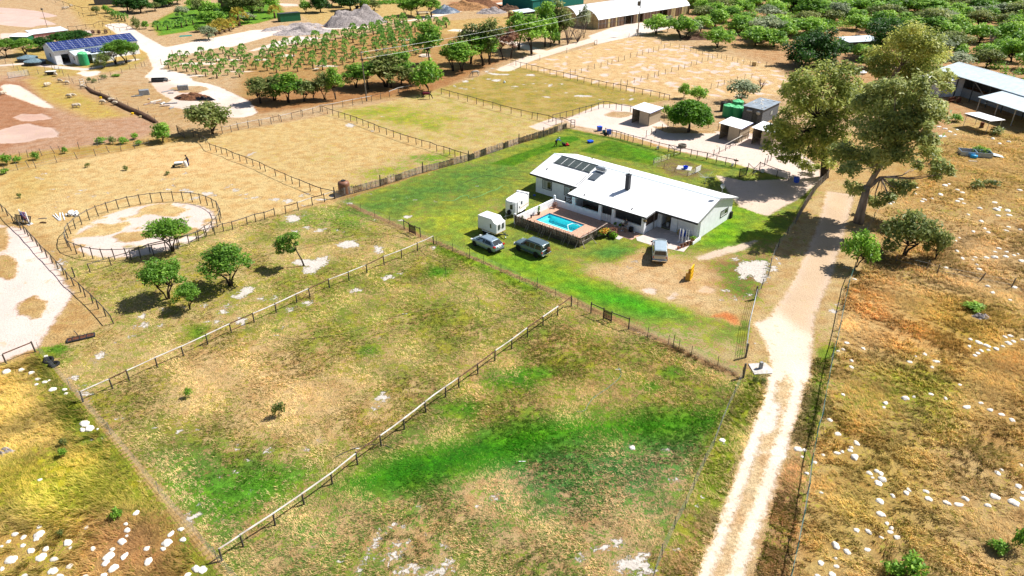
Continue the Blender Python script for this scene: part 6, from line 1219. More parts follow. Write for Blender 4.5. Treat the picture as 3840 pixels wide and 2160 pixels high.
def vehicle(name, label, cat, loc, rz, paint, body, cabin, sidewin, front, rear, wheels, wr, ww, hw, lights, extra=None, trim_z=None):
    v = thing(name, label, cat, loc, rz)
    b = MB(); b.loft(body_loft(body)); bo = b.build('body', M[paint], v, smooth=True); md = bo.modifiers.new('s', 'SUBSURF'); md.levels = md.render_levels = 1
    c = MB(); c.loft(cabin_loft(cabin)); c.build('cabin', M[paint], v, bevel=.03)
    def yb(x, z):                          # cabin side plane half width at x, z
        for k in range(len(cabin)-1):
            a, q = cabin[k], cabin[k+1]
            if a[0] <= x <= q[0]: t = (x-a[0])/(q[0]-a[0]); wb, wt, z0, z1 = (a[i]+(q[i]-a[i])*t for i in (1, 2, 3, 4)); s = (z-z0)/max(.05, z1-.05-z0); return wb+(wt-wb)*s
        return cabin[-1][1]
    for s in (1, -1):
        for win in sidewin:
            m_ = MB(); facet(m_, [(x, s*yb(x, z), z) for x, z in win], (0, s, .2), .018); m_.build('side_window', M['glass_dark'], v)
        for x in wheels: wheel(v, x, s*(hw-ww/2+.01), wr, ww, s)
        ar = MB()
        for x in wheels:
            n = 12; ar.add([(x+math.cos(math.pi*k/n)*(wr+.07), s*(hw*.995+.005), wr+math.sin(math.pi*k/n)*(wr+.07)) for k in range(n+1)]+[(x+math.cos(math.pi*k/n)*(wr-.02), s*(hw*.995+.012), wr+math.sin(math.pi*k/n)*(wr-.02)) for k in range(n+1)], [(k, k+1, n+2+k, n+1+k) for k in range(n)])
        ar.build('wheel_arch', M['trim_black'], v)
        mr = MB(); mr.box((front[0][0]-.25, s*(hw+.08), front[0][1]+.12), (.12, .2, .13)); mr.build('mirror', M['trim_black'] if paint != 'silver_blue' else M[paint], v)
        for nm, mt, (x, z, dx, dy, dz) in lights: MB().box((x, s*(hw*.80), z), (dx, dy, dz)).build(nm, M[mt], v, bevel=.02)
    (xb, zb, wb), (xt, zt, wt) = front; m_ = MB(); facet(m_, [(xb, wb, zb), (xt, wt, zt), (xt, -wt, zt), (xb, -wb, zb)], (zt-zb, 0, xb-xt), .02); m_.build('windscreen', M['glass_dark'], v)
    (xb, zb, wb), (xt, zt, wt) = rear; m_ = MB(); facet(m_, [(xb, wb, zb), (xt, wt, zt), (xt, -wt, zt), (xb, -wb, zb)], (-(zt-zb), 0, xt-xb), .02); m_.build('rear_window', M['glass_dark'], v)
    if extra: extra(v)
    return v
def hatch_x(v):
    MB().box((-2.13, 0, .42), (.12, 1.5, .14)).build('bumper', M['trim_black'], v, bevel=.03); MB().box((-2.17, 0, .78), (.02, .5, .12)).build('number_plate', M['white_paint'], v); MB().tube([(-.9,0,1.48),(-1.15,0,1.62)],.012,4).build('aerial', M['trim_black'], v)
    MB().bx(2.1, 2.17, -.5, .5, .35, .5).build('grille', M['trim_black'], v)
    for s in (1,-1): MB().box((0.35, s*.905, .82), (.16,.03,.03)).box((-.55, s*.905, .86), (.16,.03,.03)).build('door_handle', M['silver_blue'], v)
vehicle('hatchback_car', 'silver-blue hatchback parked on the lawn below the square horse box', 'car', (-2.95, 76.45, .02), R(134.7), 'silver_blue',
  [(-2.15,.70,.35,.55,.80,.86),(-2.05,.86,.26,.55,.98,1.02),(-1.5,.905,.2,.55,.99,1.05),(0,.91,.19,.55,.95,1.0),(1.0,.905,.2,.55,.92,.98),(1.7,.87,.22,.5,.80,.88),(2.05,.75,.28,.48,.66,.72),(2.16,.55,.32,.45,.56,.6)],
  [(-2.0,.76,.70,.98,1.05),(-1.35,.84,.60,.98,1.42),(-.3,.86,.62,.97,1.49),(.45,.86,.60,.95,1.42),(1.35,.80,.66,.92,.98)],
  [[(-1.55,1.02),(-1.2,1.34),(-.5,1.39),(-.45,1.0)],[(-.38,1.0),(-.42,1.39),(.35,1.36),(.95,1.0)]], ((1.32,.97,.70),(.52,1.40,.54)), ((-1.98,1.06,.62),(-1.42,1.40,.50)), (-1.3, 1.33), .32, .21, .90,
  [('tail_light','light_red',(-2.02,.92,.24,.30,.18)),('headlight','light_clear',(1.95,.68,.28,.26,.13))], hatch_x)
def suv_x(v):
    MB().lathe([(0,-.11),(.30,-.11),(.33,-.05),(.33,.06),(.28,.10),(0,.11)],(-2.33,-.22,.98),18,axis='x').build('spare_wheel', M['compost'], v, smooth=True)
    MB().bx(-2.32,-2.15,-.82,.82,.42,.56).build('rear_bumper', M['chrome'], v, bevel=.03); MB().bx(2.1,2.24,-.82,.82,.45,.62).build('front_bumper', M['chrome'], v, bevel=.03)
    for s in (1,-1): MB().beam((-1.0,s*.86,.38),(1.0,s*.86,.38),.16,.05).build('side_step', M['chrome'], v); MB().beam((-1.7,s*.62,1.77),(.35,s*.62,1.77),.03,.03).build('roof_rail', M['trim_black'], v)
    MB().lathe([(0,-.02),(.10,-.02),(.10,0),(0,.01)],(-2.13,.45,1.52),10,axis='x').build('sticker', M['white_paint'], v)
vehicle('off_road_car', 'blue-grey off-road estate car with a rear spare wheel parked below the pool fence', 'car', (2.35, 75.2, .02), R(137.9), 'blue_grey_paint',
  [(-2.18,.78,.5,.7,.95,1.0),(-2.1,.85,.40,.7,1.03,1.05),(-1.4,.88,.35,.7,1.05,1.08),(0,.885,.34,.7,1.04,1.06),(.95,.88,.36,.7,1.03,1.07),(1.6,.87,.40,.7,.99,1.05),(2.05,.80,.45,.66,.93,.98),(2.16,.70,.5,.65,.8,.85)],
  [(-2.12,.78,.66,1.04,1.68),(-1.9,.82,.68,1.04,1.74),(-.5,.84,.70,1.04,1.77),(.35,.84,.68,1.04,1.72),(1.0,.80,.66,1.04,1.12)],
  [[(-2.0,1.10),(-1.95,1.58),(-1.25,1.62),(-1.15,1.10)],[(-1.0,1.08),(-1.05,1.60),(-.38,1.62),(-.38,1.08)],[(-.25,1.08),(-.25,1.62),(.30,1.58),(.78,1.08)]], ((1.0,1.10,.72),(.42,1.66,.60)), ((-2.14,1.12,.68),(-2.10,1.60,.60)), (-1.33, 1.36), .36, .24, .90,
  [('tail_light','light_red',(-2.13,.80,.08,.16,.22)),('headlight','light_clear',(2.1,.80,.10,.28,.16))], suv_x)
def pick_x(v):
    MB().bx(-2.54,-2.46,-.70,.70,.72,1.10).build('tailgate', M['cream_paint'], v, bevel=.02); MB().bx(-2.66,-2.5,-.84,.84,.45,.6).build('rear_bumper', M['chrome'], v, bevel=.03); MB().bx(-2.675,-2.655,-.25,.25,.49,.57).build('number_plate', M['white_paint'], v); MB().lathe([(0,-.03),(.05,0),(0,.03)],(-2.72,0,.45),8).build('tow_ball', M['trim_black'], v)
    MB().bx(.5,.54,-.6,.6,1.79,1.81).build('roof_trim', M['ridge'], v)
    MB().bx(2.28,2.4,-.82,.82,.42,.60).build('front_bumper', M['chrome'], v, bevel=.03)
vehicle('pickup_truck', 'pale blue pickup with a canopy and cream tailgate parked nose-in at the garage apron', 'pickup', (17.25, 74.45, .02), R(80), 'pale_blue_paint',
  [(-2.5,.80,.48,.7,1.08,1.12),(-2.45,.86,.42,.7,1.12,1.15),(-1.3,.88,.38,.7,1.10,1.13),(.2,.885,.36,.7,1.06,1.08),(1.1,.88,.38,.7,1.03,1.07),(1.8,.86,.42,.7,.97,1.03),(2.2,.80,.46,.66,.90,.95),(2.32,.68,.5,.64,.78,.82)],
  [(-2.46,.78,.68,1.12,1.72),(-2.3,.80,.70,1.12,1.80),(-.75,.82,.72,1.10,1.82),(-.68,.82,.70,1.09,1.76),(.15,.83,.68,1.06,1.74),(1.15,.80,.66,1.05,1.12)],
  [[(-2.2,1.22),(-2.2,1.66),(-.95,1.68),(-.95,1.22)],[(-.55,1.14),(-.55,1.62),(.10,1.62),(.75,1.14)]], ((1.12,1.10,.72),(.30,1.68,.60)), ((-2.50,1.20,.66),(-2.46,1.64,.58)), (-1.55, 1.42), .36, .24, .90,
  [('tail_light','light_red',(-2.47,.90,.08,.14,.30)),('headlight','light_clear',(2.22,.78,.12,.28,.16))], pick_x)
def horse_box(label, loc, rz, kind_):
    v = thing('horse_trailer', label, 'horse trailer', (*loc, 0), rz); b = MB()
    if kind_ == 'box':
        L, W = 1.55, .85
        sec = [(-L,.55),(-L,2.35),(.75,2.42),(1.15,2.0),(L,1.9),(L,.6),(1.3,.5)]
        b.add([(x,-W,z) for x,z in sec]+[(x,W,z) for x,z in sec],[tuple(range(7)),tuple(range(7,14))[::-1]]+[(k,7+k,7+(k+1)%7,(k+1)%7) for k in range(7)]); b.build('body', M['white_paint'], v, bevel=.06)
        for s in (1,-1): MB().box((.62,s*(W+.006),1.45),(.24,.02,.55)).build('side_window', M['glass_dark'], v); MB().bx(-.8,.5,s*W-.1,s*W+.1,.5,.58).build('mudguard', M['white_paint'], v, bevel=.03); wheel(v,-.45,s*(W-.02),.3,.2,s); wheel(v,.18,s*(W-.02),.3,.2,s)
        MB().box((1.42,0,1.5),(.3,.5,.5)).build('front_locker', M['white_paint'], v, bevel=.05); m_=MB(); m_.box((1.585,-.35,1.42),(.03,.34,.62)); m_.box((1.585,.35,1.42),(.03,.34,.62)); m_.build('front_window', M['glass_dark'], v)
        m_=MB(); [m_.box((1.602,y,1.42),(.015,.025,.6)) for y in (-.42,-.35,-.28,.28,.35,.42)]; m_.build('window_bar', M['steel'], v)
        MB().bx(-L,L,-W-.012,W+.012,.60,.66).build('stripe', M['orange_band'], v); MB().bx(-L-.05,-L-.005,-.8,.8,.3,1.6).build('ramp', M['steel_dark'], v); MB().bx(-.5,-.1,-.3,.2,2.365,2.385).build('rust_patch', M['rust'], v)
        dx = 1.5
    else:
        L, W = 1.9, .88; n = 8; pl = [(-L,-W),(1.1,-W)]+[(1.1+.8*math.sin(t),-W*math.cos(t)) for t in np.linspace(.2,math.pi-.2,n)]+[(1.1,W),(-L,W)]
        b.prism(pl,.45,2.15); b.build('body', M['white_paint'], v, bevel=.09)
        rp = [(x*.97,y*.9) for x,y in pl]; MB().prism(rp,2.152,2.26).build('roof', M['white_paint'], v, bevel=.05); MB().bx(-L-.02,-L+.35,-W-.02,W+.02,2.15,2.4).build('rear_canopy', M['white_paint'], v, bevel=.06)
        for s in (1,-1): MB().box((.1,s*(W+.008),1.65),(.32,.02,.42)).build('side_window', M['glass_dark'], v); MB().bx(-L,1.1,s*W-.012,s*W+.012,.95,1.0).build('stripe', M['orange_band'], v); MB().bx(-.9,.6,s*W-.1,s*W+.12,.5,.6).build('mudguard', M['white_paint'], v, bevel=.03); wheel(v,-.5,s*(W-.02),.3,.2,s); wheel(v,.2,s*(W-.02),.3,.2,s)
        d_ = MB(); d_.bx(.62,1.18,W+.002,W+.03,.55,2.05); dr = d_.build('door', M['white_paint'], v, bevel=.01); MB().bx(.6,.63,W+.002,W+.035,.5,2.08).bx(1.17,1.2,W+.002,W+.035,.5,2.08).bx(.63,1.17,W+.002,W+.035,2.05,2.08).build('door_seal', M['trim_black'], dr); MB().bx(.7,.82,W+.03,W+.06,1.15,1.35).build('handle', M['trim_black'], dr)
        m_ = MB(); m_.add([(1.1+.83*math.sin(t),-W*1.03*math.cos(t),z) for t in (1.75,2.15) for z in (1.2,1.85)],[(0,1,3,2)]); m_.build('front_window', M['glass_dark'], v)
        MB().lathe([(0,-.1),(.3,-.1),(.32,0),(.3,.1),(.12,.1),(.1,.14),(0,.14)],(2.02,.1,.85),14,axis='x').build('spare_wheel', M['tyre'], v); dx = 1.9
    MB().beam((dx-.1,-.4,.48),(dx+.9,0,.5),.08,.1).beam((dx-.1,.4,.48),(dx+.9,0,.5),.08,.1).beam((dx+.8,0,.5),(dx+1.2,0,.52),.09,.1).build('drawbar', M['steel_dark'], v); MB().tube([(dx+.75,.0,.05),(dx+.75,0,.9)],.035,6).lathe([(0,-.03),(.1,-.03),(.1,.03),(0,.03)],(dx+.75,0,.1),10,axis='y').build('jockey_wheel', M['steel'], v)
horse_box('square white horse box with a dark window, standing above the silver hatchback', (-2.52, 80.45), R(-41), 'box')
horse_box('white horse box with a rounded nose and spare wheel tucked against the white pool wall', (.55, 86.9), R(-120), 'round')
def place(o, loc, rz): o.location = (*loc, 0) if len(loc) == 2 else loc; o.rotation_euler = (0, 0, rz)
# ---------------------------------------------------------------- people and animals
def skin_mesh(name, V, E, mat_, levels=2):
    me = bpy.data.meshes.new(name+'_skeleton'); me.from_pydata([v[0] for v in V], E, []); me.update()
    o = bpy.data.objects.new(name+'_skeleton', me); C.objects.link(o); md = o.modifiers.new('skin', 'SKIN'); md.use_smooth_shade = True
    for k, sv_ in enumerate(me.skin_vertices[0].data): r = V[k][1]; sv_.radius = (r, r) if not hasattr(r, '__len__') else r; sv_.use_root = (k == 0)
    s = o.modifiers.new('s', 'SUBSURF'); s.levels = s.render_levels = levels
    dg = bpy.context.evaluated_depsgraph_get(); out = bpy.data.meshes.new_from_object(o.evaluated_get(dg)); out.name = name
    bpy.data.objects.remove(o); out.materials.clear(); out.materials.append(M[mat_]); out.polygons.foreach_set('use_smooth', [True]*len(out.polygons)); return out
def person(label, loc, rz, J, skin_, top, bottom, hair, shoes='boot', long_sleeve=False, long_leg=False, hat=None):
    p = thing('person', label, 'person', loc, rz)
    def j(k): return J[k]
    names = ['pelvis','chest','neck','head','crown','shl','ell','wrl','shr','elr','wrr','hil','knl','anl','tol','hir','knr','anr','tor']
    rad = dict(pelvis=.135,chest=.135,neck=.05,head=.088,crown=.07,shl=.055,ell=.04,wrl=.03,shr=.055,elr=.04,wrr=.03,hil=.085,knl=.058,anl=.04,tol=.035,hir=.085,knr=.058,anr=.04,tor=.035)
    V = [(J[k], rad[k]) for k in names]; ix = {k: n for n, k in enumerate(names)}
    E = [(ix[a], ix[b]) for a, b in (('pelvis','chest'),('chest','neck'),('neck','head'),('head','crown'),('chest','shl'),('shl','ell'),('ell','wrl'),('chest','shr'),('shr','elr'),('elr','wrr'),('pelvis','hil'),('hil','knl'),('knl','anl'),('anl','tol'),('pelvis','hir'),('hir','knr'),('knr','anr'),('anr','tor'))]
    for s, w_, e in (('l','wrl','ell'),('r','wrr','elr')):
        d = (Vector(J[w_])-Vector(J[e])).normalized(); sd = d.cross(Vector((0,0,1))); sd = sd.normalized() if sd.length > .1 else Vector((0,1,0)); pm = Vector(J[w_])+d*.07; V.append((tuple(pm), (.036,.022))); pi = len(V)-1; E.append((ix[w_], pi))
        for q in range(4): a = pm+sd*(q-1.5)*.022+d*.035; b = a+d*(.04+.008*(1-abs(q-1.5)))-Vector((0,0,.012)); V += [(tuple(a),.010),(tuple(b),.008)]; E += [(pi,len(V)-2),(len(V)-2,len(V)-1)]
        t = pm+sd*-.045-d*.01; V += [(tuple(t),.011)]; E.append((pi,len(V)-1))
    link('body', skin_mesh('body', V, E, skin_), p)
    def cloth(nm, ks, es, r, mt):
        link(nm, skin_mesh(nm, [(J[k] if not isinstance(k, tuple) else tuple(Vector(J[k[0]]).lerp(Vector(J[k[1]]), k[2])), r[n]) for n, k in enumerate(ks)], es, mt), p)
    sl = (('ell','wrl'),('elr','wrr')) if long_sleeve else (('shl','ell'),('shr','elr')); f = .85 if long_sleeve else .6
    if long_sleeve: cloth('top', ['pelvis','chest','shl','ell',('ell','wrl',.9),'shr','elr',('elr','wrr',.9),('chest','neck',.6)], [(0,1),(1,2),(2,3),(3,4),(1,5),(5,6),(6,7),(1,8)], [.165,.165,.078,.058,.045,.078,.058,.045,.09], top)
    else: cloth('top', ['pelvis','chest','shl',('shl','ell',.75),'shr',('shr','elr',.75),('chest','neck',.6)], [(0,1),(1,2),(2,3),(1,4),(4,5),(1,6)], [.165,.16,.078,.062,.078,.062,.085], top)
    ea = 'anl' if long_leg else 'knl'; eb = 'anr' if long_leg else 'knr'
    if long_leg: cloth('trousers', ['pelvis','hil','knl',('knl','anl',.9),'hir','knr',('knr','anr',.9)], [(0,1),(1,2),(2,3),(0,4),(4,5),(5,6)], [.15,.11,.08,.068,.11,.08,.068], bottom)
    else: cloth('shorts', ['pelvis','hil',('hil','knl',.75),'hir',('hir','knr',.75)], [(0,1),(1,2),(0,3),(3,4)], [.15,.11,.092,.11,.092], bottom)
    h = Vector(J['crown'])+Vector((-.01,0,.0)); hm = MB(); hm.lathe([(.098,-.08),(.108,-.02),(.100,.05),(.06,.095),(0,.11)],tuple(h-Vector((.015,0,0))),12); hm.build('hair' if not hat else 'hat', M[hair], p, smooth=True)
    if hat: MB().lathe([(.10,-.03),(.15,-.035),(.15,-.02),(.10,-.01)],tuple(h+Vector((.03,0,0))),12).build('brim', M[hair], p)
    c = Vector(J['head']); fd = MB(); [fd.lathe([(0,-.012),(.012,0),(0,.012)],(c.x+.088,c.y+s*.033,c.z+.03),6) for s in (1,-1)]; fd.box((c.x+.09,c.y,c.z-.045),(.01,.045,.008)); fd.build('eyes_and_mouth', M['hair_dark'], p); MB().add([(c.x+.08,c.y-.015,c.z-.02),(c.x+.08,c.y+.015,c.z-.02),(c.x+.115,c.y,c.z-.015),(c.x+.085,c.y,c.z+.03)],[(0,2,3),(2,1,3),(0,1,2)]).build('nose', M[skin_], p)
    sh = MB()
    for a, t_ in (('anl','tol'),('anr','tor')): q0, q1 = Vector(J[a]), Vector(J[t_]); m_ = q0.lerp(q1,.45); dd = (q1-q0); sh.box((m_.x,m_.y,.045+min(q0.z,q1.z)-.03),(.29,.105,.09),math.atan2(dd.y,dd.x))
    sh.build('shoes', M[shoes], p, bevel=.02); return p
STAND = dict(pelvis=(0,0,.95),chest=(0,0,1.28),neck=(.01,0,1.47),head=(.03,0,1.58),crown=(.02,0,1.67),shl=(0,.19,1.39),ell=(-.03,.24,1.12),wrl=(.06,.24,.88),shr=(0,-.19,1.39),elr=(-.03,-.24,1.12),wrr=(.06,-.24,.88),hil=(0,.09,.90),knl=(.03,.10,.48),anl=(0,.11,.08),tol=(.15,.13,.04),hir=(0,-.09,.90),knr=(.03,-.10,.48),anr=(0,-.11,.08),tor=(.15,-.13,.04))
FA = HA-math.pi/2
person('woman in a white and navy top and black shorts standing by the veranda wall', 'x', 0, STAND, 'skin', 'shirt_white', 'shorts_black', 'hair_dark') if False else None
a_ = dict(STAND, ell=(.05,.24,1.13), wrl=(.22,.10,1.10), elr=(.05,-.22,1.13), wrr=(.22,-.05,1.05))
person('person in a white top and black shorts, arms folded, left of the couple', (*HL(16.62,-3.1), .035), FA+.25, a_, 'skin', 'shirt_white', 'shorts_black', 'hair_dark', 'white_paint')
b_ = dict(STAND, ell=(.02,.25,1.13), wrl=(.20,.14,1.0), elr=(.02,-.25,1.13), wrr=(.2,-.16,1.02))
person('person in a slate t-shirt and grey shorts, the taller right one of the couple', (*HL(17.05,-3.12), .035), FA-.15, b_, 'skin', 'shirt_slate', 'shorts_grey', 'hair_dark', 'skin').scale = (1.06,1.06,1.06)
mw = G(*[2060+250/9.1, 490+540/9.1]); MH = R(12)
mow = dict(STAND, pelvis=(-.12,0,.92), chest=(.14,0,1.18), neck=(.28,0,1.32), head=(.37,0,1.40), crown=(.40,0,1.48), shl=(.20,.19,1.26), ell=(.42,.22,1.08), wrl=(.68,.20,.98), shr=(.20,-.19,1.26), elr=(.42,-.22,1.08), wrr=(.68,-.20,.98), hil=(-.12,.09,.88), knl=(.06,.10,.48), anl=(-.02,.10,.08), tol=(.13,.10,.04), hir=(-.12,-.09,.88), knr=(-.22,-.10,.48), anr=(-.50,-.11,.12), tor=(-.37,-.11,.05))
person('person in a blue jacket, cap and dark red trousers pushing the lawn mower', (*mw, 0), MH, mow, 'skin_dark', 'jacket_blue', 'trouser_maroon', 'cap_grey', long_sleeve=True, long_leg=True, hat=1)
mo = thing('lawn_mower', 'red lawn mower with a black grass box being pushed over the lawn', 'lawn mower', (*mw, 0), MH)
MB().tube([(.68,.22,.97),(.70,-.22,.97)],.02,6).tube([(.69,.22,.97),(1.35,.2,.35)],.018,6).tube([(.69,-.22,.97),(1.35,-.2,.35)],.018,6).build('handle', M['trim_black'], mo); MB().add([(1.0,-.27,.15),(1.45,-.27,.12),(1.45,.27,.12),(1.0,.27,.15),(.88,-.26,.62),(1.45,-.24,.48),(1.45,.24,.48),(.88,.26,.62)],[(3,2,1,0),(4,5,6,7),(0,1,5,4),(1,2,6,5),(2,3,7,6),(3,0,4,7)]).build('grass_box', M['trim_black'], mo, bevel=.03)
MB().bx(1.48,2.1,-.27,.27,.10,.28).build('deck', M['mower_red'], mo, bevel=.05); MB().lathe([(.17,.28),(.19,.42),(.13,.5),(0,.52)],(1.78,0,0),14).build('engine', M['mower_red'], mo, smooth=True)
for x in (1.5,2.05):
    for s in (1,-1): MB().lathe([(0,-.03),(.1,-.03),(.11,0),(.1,.03),(0,.03)],(x,s*.3,.11),12,axis='y').build('wheel', M['tyre'], mo)
wp = G(600+985/9.1, 560+545/9.1)
wk = dict(STAND, pelvis=(-.05,0,.93), chest=(.06,0,1.24), neck=(.12,0,1.42), head=(.18,0,1.52), crown=(.18,0,1.61), shl=(.08,.19,1.34), ell=(.18,.22,1.08), wrl=(.40,.12,1.0), shr=(.08,-.19,1.34), elr=(.18,-.22,1.08), wrr=(.40,-.12,1.0))
person('person in a dark top and blue trousers bending over a white sack in the paddock', (*wp, 0), R(190), wk, 'skin_dark', 'top_dark', 'overall_blue', 'shorts_black', long_sleeve=True, long_leg=True, hat=1)
q0 = G(600+915/9.1, 560+610/9.1); sk = thing('feed_sack', 'upright white sack held by the worker in the golden paddock', 'sack', (*q0, 0))
MB().lathe([(.2,0),(.26,.1),(.27,.7),(.22,.95),(.12,1.02),(0,1.02)],(0,0,0),12,sc=(1,.7)).build('sack', M['white_plastic'], sk, smooth=True); sk.rotation_euler = (R(-4), R(-8), .3)
q1 = G(600+650/9.1, 560+600/9.1); wb = thing('wheelbarrow', 'pale wheelbarrow tipped beside the worker in the golden paddock', 'wheelbarrow', (*q1, 0), R(15))
MB().add([(-.6,-.4,.55),(.75,-.4,.75),(.75,.4,.75),(-.6,.4,.55),(-.35,-.22,.25),(.45,-.22,.4),(.45,.22,.4),(-.35,.22,.25)],[(4,5,6,7),(0,1,5,4),(1,2,6,5),(2,3,7,6),(3,0,4,7)]).build('tray', M['cover_grey'], wb); MB().prism([(-.55,-.38),(.7,-.38),(.7,.38),(-.55,.38)],.62,.78).build('load', M['white_plastic'], wb, bevel=.06); MB().tube([(1.2,-.3,.6),(-.75,-.1,.2)],.025,5).tube([(1.2,.3,.6),(-.75,.1,.2)],.025,5).tube([(.5,.25,.4),(.6,.28,0)],.025,5).tube([(.5,-.25,.4),(.6,-.28,0)],.025,5).build('frame', M['steel_dark'], wb); MB().lathe([(.1,-.04),(.2,-.05),(.2,.05),(.1,.04)],(-.75,0,.2),12,axis='y').build('wheel', M['tyre'], wb)
def horse(label, loc, rz, coat, rug=None, patch=None):
    h = thing('horse', label, 'horse', (*loc, 0), rz)
    V = [((-.05,0,1.12),.27),((-.45,0,1.18),.26),((-.72,0,1.22),.22),((.35,0,1.15),.25),((.58,0,1.18),.19),((.86,0,.98),.13),((1.08,0,.68),.10),((1.16,0,.42),.10),((1.26,0,.18),.065),((1.28,0,.08),.05)]
    E = [(0,1),(1,2),(0,3),(3,4),(4,5),(5,6),(6,7),(7,8),(8,9)]
    def leg(root, x, y, hind):
        b = len(V); pts = [((x,y,.95),.12),((x+(.10 if hind else 0),y,.72),.085),((x-(.10 if hind else 0),y,.48),.05),((x,y,.12),.035),((x+.04,y,.04),.05)]
        V.extend(pts); E.append((root,b)); E.extend([(b+k,b+k+1) for k in range(4)])
    leg(2,-.66,.15,1); leg(2,-.78,-.15,1); leg(4,.52,.14,0); leg(4,.62,-.14,0)
    b = len(V); V.extend([((-.93,0,1.2),.06),((-1.0,0,.95),.07),((-1.0,0,.6),.05)]); E.extend([(2,b),(b,b+1),(b+1,b+2)])
    link('body', skin_mesh('body', V, E, coat), h); ea = MB(); [ea.lathe([(.035,0),(.04,.05),(0,.13)],(1.08,s*.06,.72),6) for s in (1,-1)]; ea.build('ear', M[coat], h); mn = MB(); mn.tube([(.55,0,1.38),(.8,0,1.17),(1.02,0,.86)],[.05,.06,.03],5); mn.build('mane', M['horse_dark'], h)
    if rug: link('rug', skin_mesh('rug', [((-.05,0,1.10),.31),((-.45,0,1.14),.31),((-.82,0,1.14),.29),((.35,0,1.12),.30),((.60,0,1.16),.24),((.80,0,1.02),.17)], [(0,1),(1,2),(0,3),(3,4),(4,5)], rug), h)
    return h
horse('dark horse in a maroon rug grazing under the rounded tree', G(1560+480/12.04, 320+615/12.04), R(-8), 'horse_dark', 'rug_maroon')
horse('dappled grey horse grazing near the stony patches above the pasture', GT(1,0,2205,772), R(192), 'horse_grey')
def sheep_mesh():
    V = [((0,0,.52),.26),((-.32,0,.52),.24),((-.5,0,.5),.17),((.3,0,.54),.23),((.48,0,.52),.13),((.66,0,.36),.085),((.76,0,.20),.06)]; E = [(0,1),(1,2),(0,3),(3,4),(4,5),(5,6)]
    for r, x, y in ((1,-.35,.12),(1,-.4,-.12),(3,.28,.12),(3,.33,-.12)): b = len(V); V.extend([((x,y,.3),.06),((x,y,.16),.035),((x+.01,y,.03),.04)]); E.extend([(r,b),(b,b+1),(b+1,b+2)])
    return skin_mesh('sheep', V, E, 'sheep_wool')
SM = sheep_mesh(); SEAR = MB().tube([(.6,.05,.46),(.56,.17,.42)],[.03,.015],5).tube([(.6,-.05,.46),(.56,-.17,.42)],[.03,.015],5).mesh('ear', M['sheep_wool'])
for k, (x, y, rz, l) in enumerate(((480,750,.2,'sheep left of the dark trough by the fence'),(565,768,2.6,'sheep right of the dark trough by the fence'),(608,830,-.3,'sheep walking below the barn fence'),(678,850,3.3,'pale sheep beside the barn fence posts'),(462,872,1.9,'left one of two sheep standing close on the brown soil'),(488,868,1.2,'right one of two sheep standing close on the brown soil'),(700,985,3.0,'left of the two sheep grazing mid-field'),(732,978,.2,'right of the two sheep grazing mid-field'),(835,892,.1,'sheep lying at the corner frame'),(758,1085,.3,'left of the pair of sheep on the brown field edge'),(790,1080,3.2,'right of the pair of sheep on the brown field edge'),(1042,1045,3.1,'sheep grazing along the dirt bank'),(1120,1025,.4,'upper sheep in the shade of the dirt bank'),(1165,1058,3.0,'lower sheep walking on the dirt bank'),(30,955,1.0,'sheep at the left edge of the picture'),(640,95,0,'first of the far flock at the top left'),(660,92,.6,'second of the far flock at the top left'),(685,88,3.0,'third of the far flock at the top left'),(720,68,1.0,'dark animal by the top left rail fence'))):
    s = thing('sheep', l, 'sheep', (*GT(0,0,x,y),0), rz, 'sheep of the farm'); link('body', SM, s); link('ear', SEAR, s); s.scale = (1.1,1.1,1.1)
# ---------------------------------------------------------------- other buildings
def quadbox(mb, x0, x1, y0, y1, z, h=.0): mb.bx(x0, x1, y0, y1, z, h)
def shelter(label, c, rz, L=4.2, W=3.5, op=(2.0,3.3), h0=2.45, h1=2.75):
    s = thing('field_shelter', label, 'shelter', (*c, 0), rz, 'beige field shelters'); w_ = MB()
    w_.bx(0,L,0,.06,0,h0); w_.bx(L-.06,L,.06,W,0,h0+.05); w_.bx(0,L-.06,W-.06,W,0,h1-.05); w_.bx(0,.06,.06,op[0],0,h0+.08); w_.build('wall', M['beige_sheet'], s); MB().bx(-.005,.08,W-.14,W,0,h1-.06).build('post', M['post_wood'], s); MB().bx(-.01,.08,-.01,.1,0,h0).build('post', M['post_wood'], s)
    MB().beam((.03,op[0],1.2),(.03,W-.1,1.2),.06,.08).build('rail', M['post_wood'], s)
    r = MB(); r.slab([(-.3,-.3,h0+.05),(L+.3,-.3,h0+.05),(L+.3,W+.3,h1+.08),(-.3,W+.3,h1+.08)],.05); r.build('roof', M['white_roof'], s); MB().beam((-.3,-.31,h0+.0),(L+.3,-.31,h0+.0),.02,.06).build('roof_edge', M['blue_plastic'], s); return s
D50 = R(50)
shelter('beige field shelter with a white roof left of the dome tree', (24.6,126.0), D50); shelter('beige field shelter with a white roof beside the pole fence of the yards', (38.15,116.4), D50)
shelter('beige field shelter half hidden by the gum foliage', G(2360+1290/2.4233, 350+497/2.4233), D50)
def low_building(name, label, cat, c, rz, L, W, h0, h1, wall, roof, ov=.3, extra=None):
    b = thing(name, label, cat, (*c, 0), rz); w_ = MB(); t_ = .15
    w_.add([(x,y,z) for x in (0,L) for y,z in ((0,0),(W,0),(W,h1),(0,h0))],[(0,1,2,3),(7,6,5,4)]+[(k,4+k,4+(k+1)%4,(k+1)%4) for k in range(4)]); w_.build('wall', M[wall], b)
    MB().slab([(-ov,-ov,h0+.08),(L+ov,-ov,h0+.08),(L+ov,W+ov,h1+.1),(-ov,W+ov,h1+.1)],.06).build('roof', M[roof], b)
    if extra: extra(b)
    return b
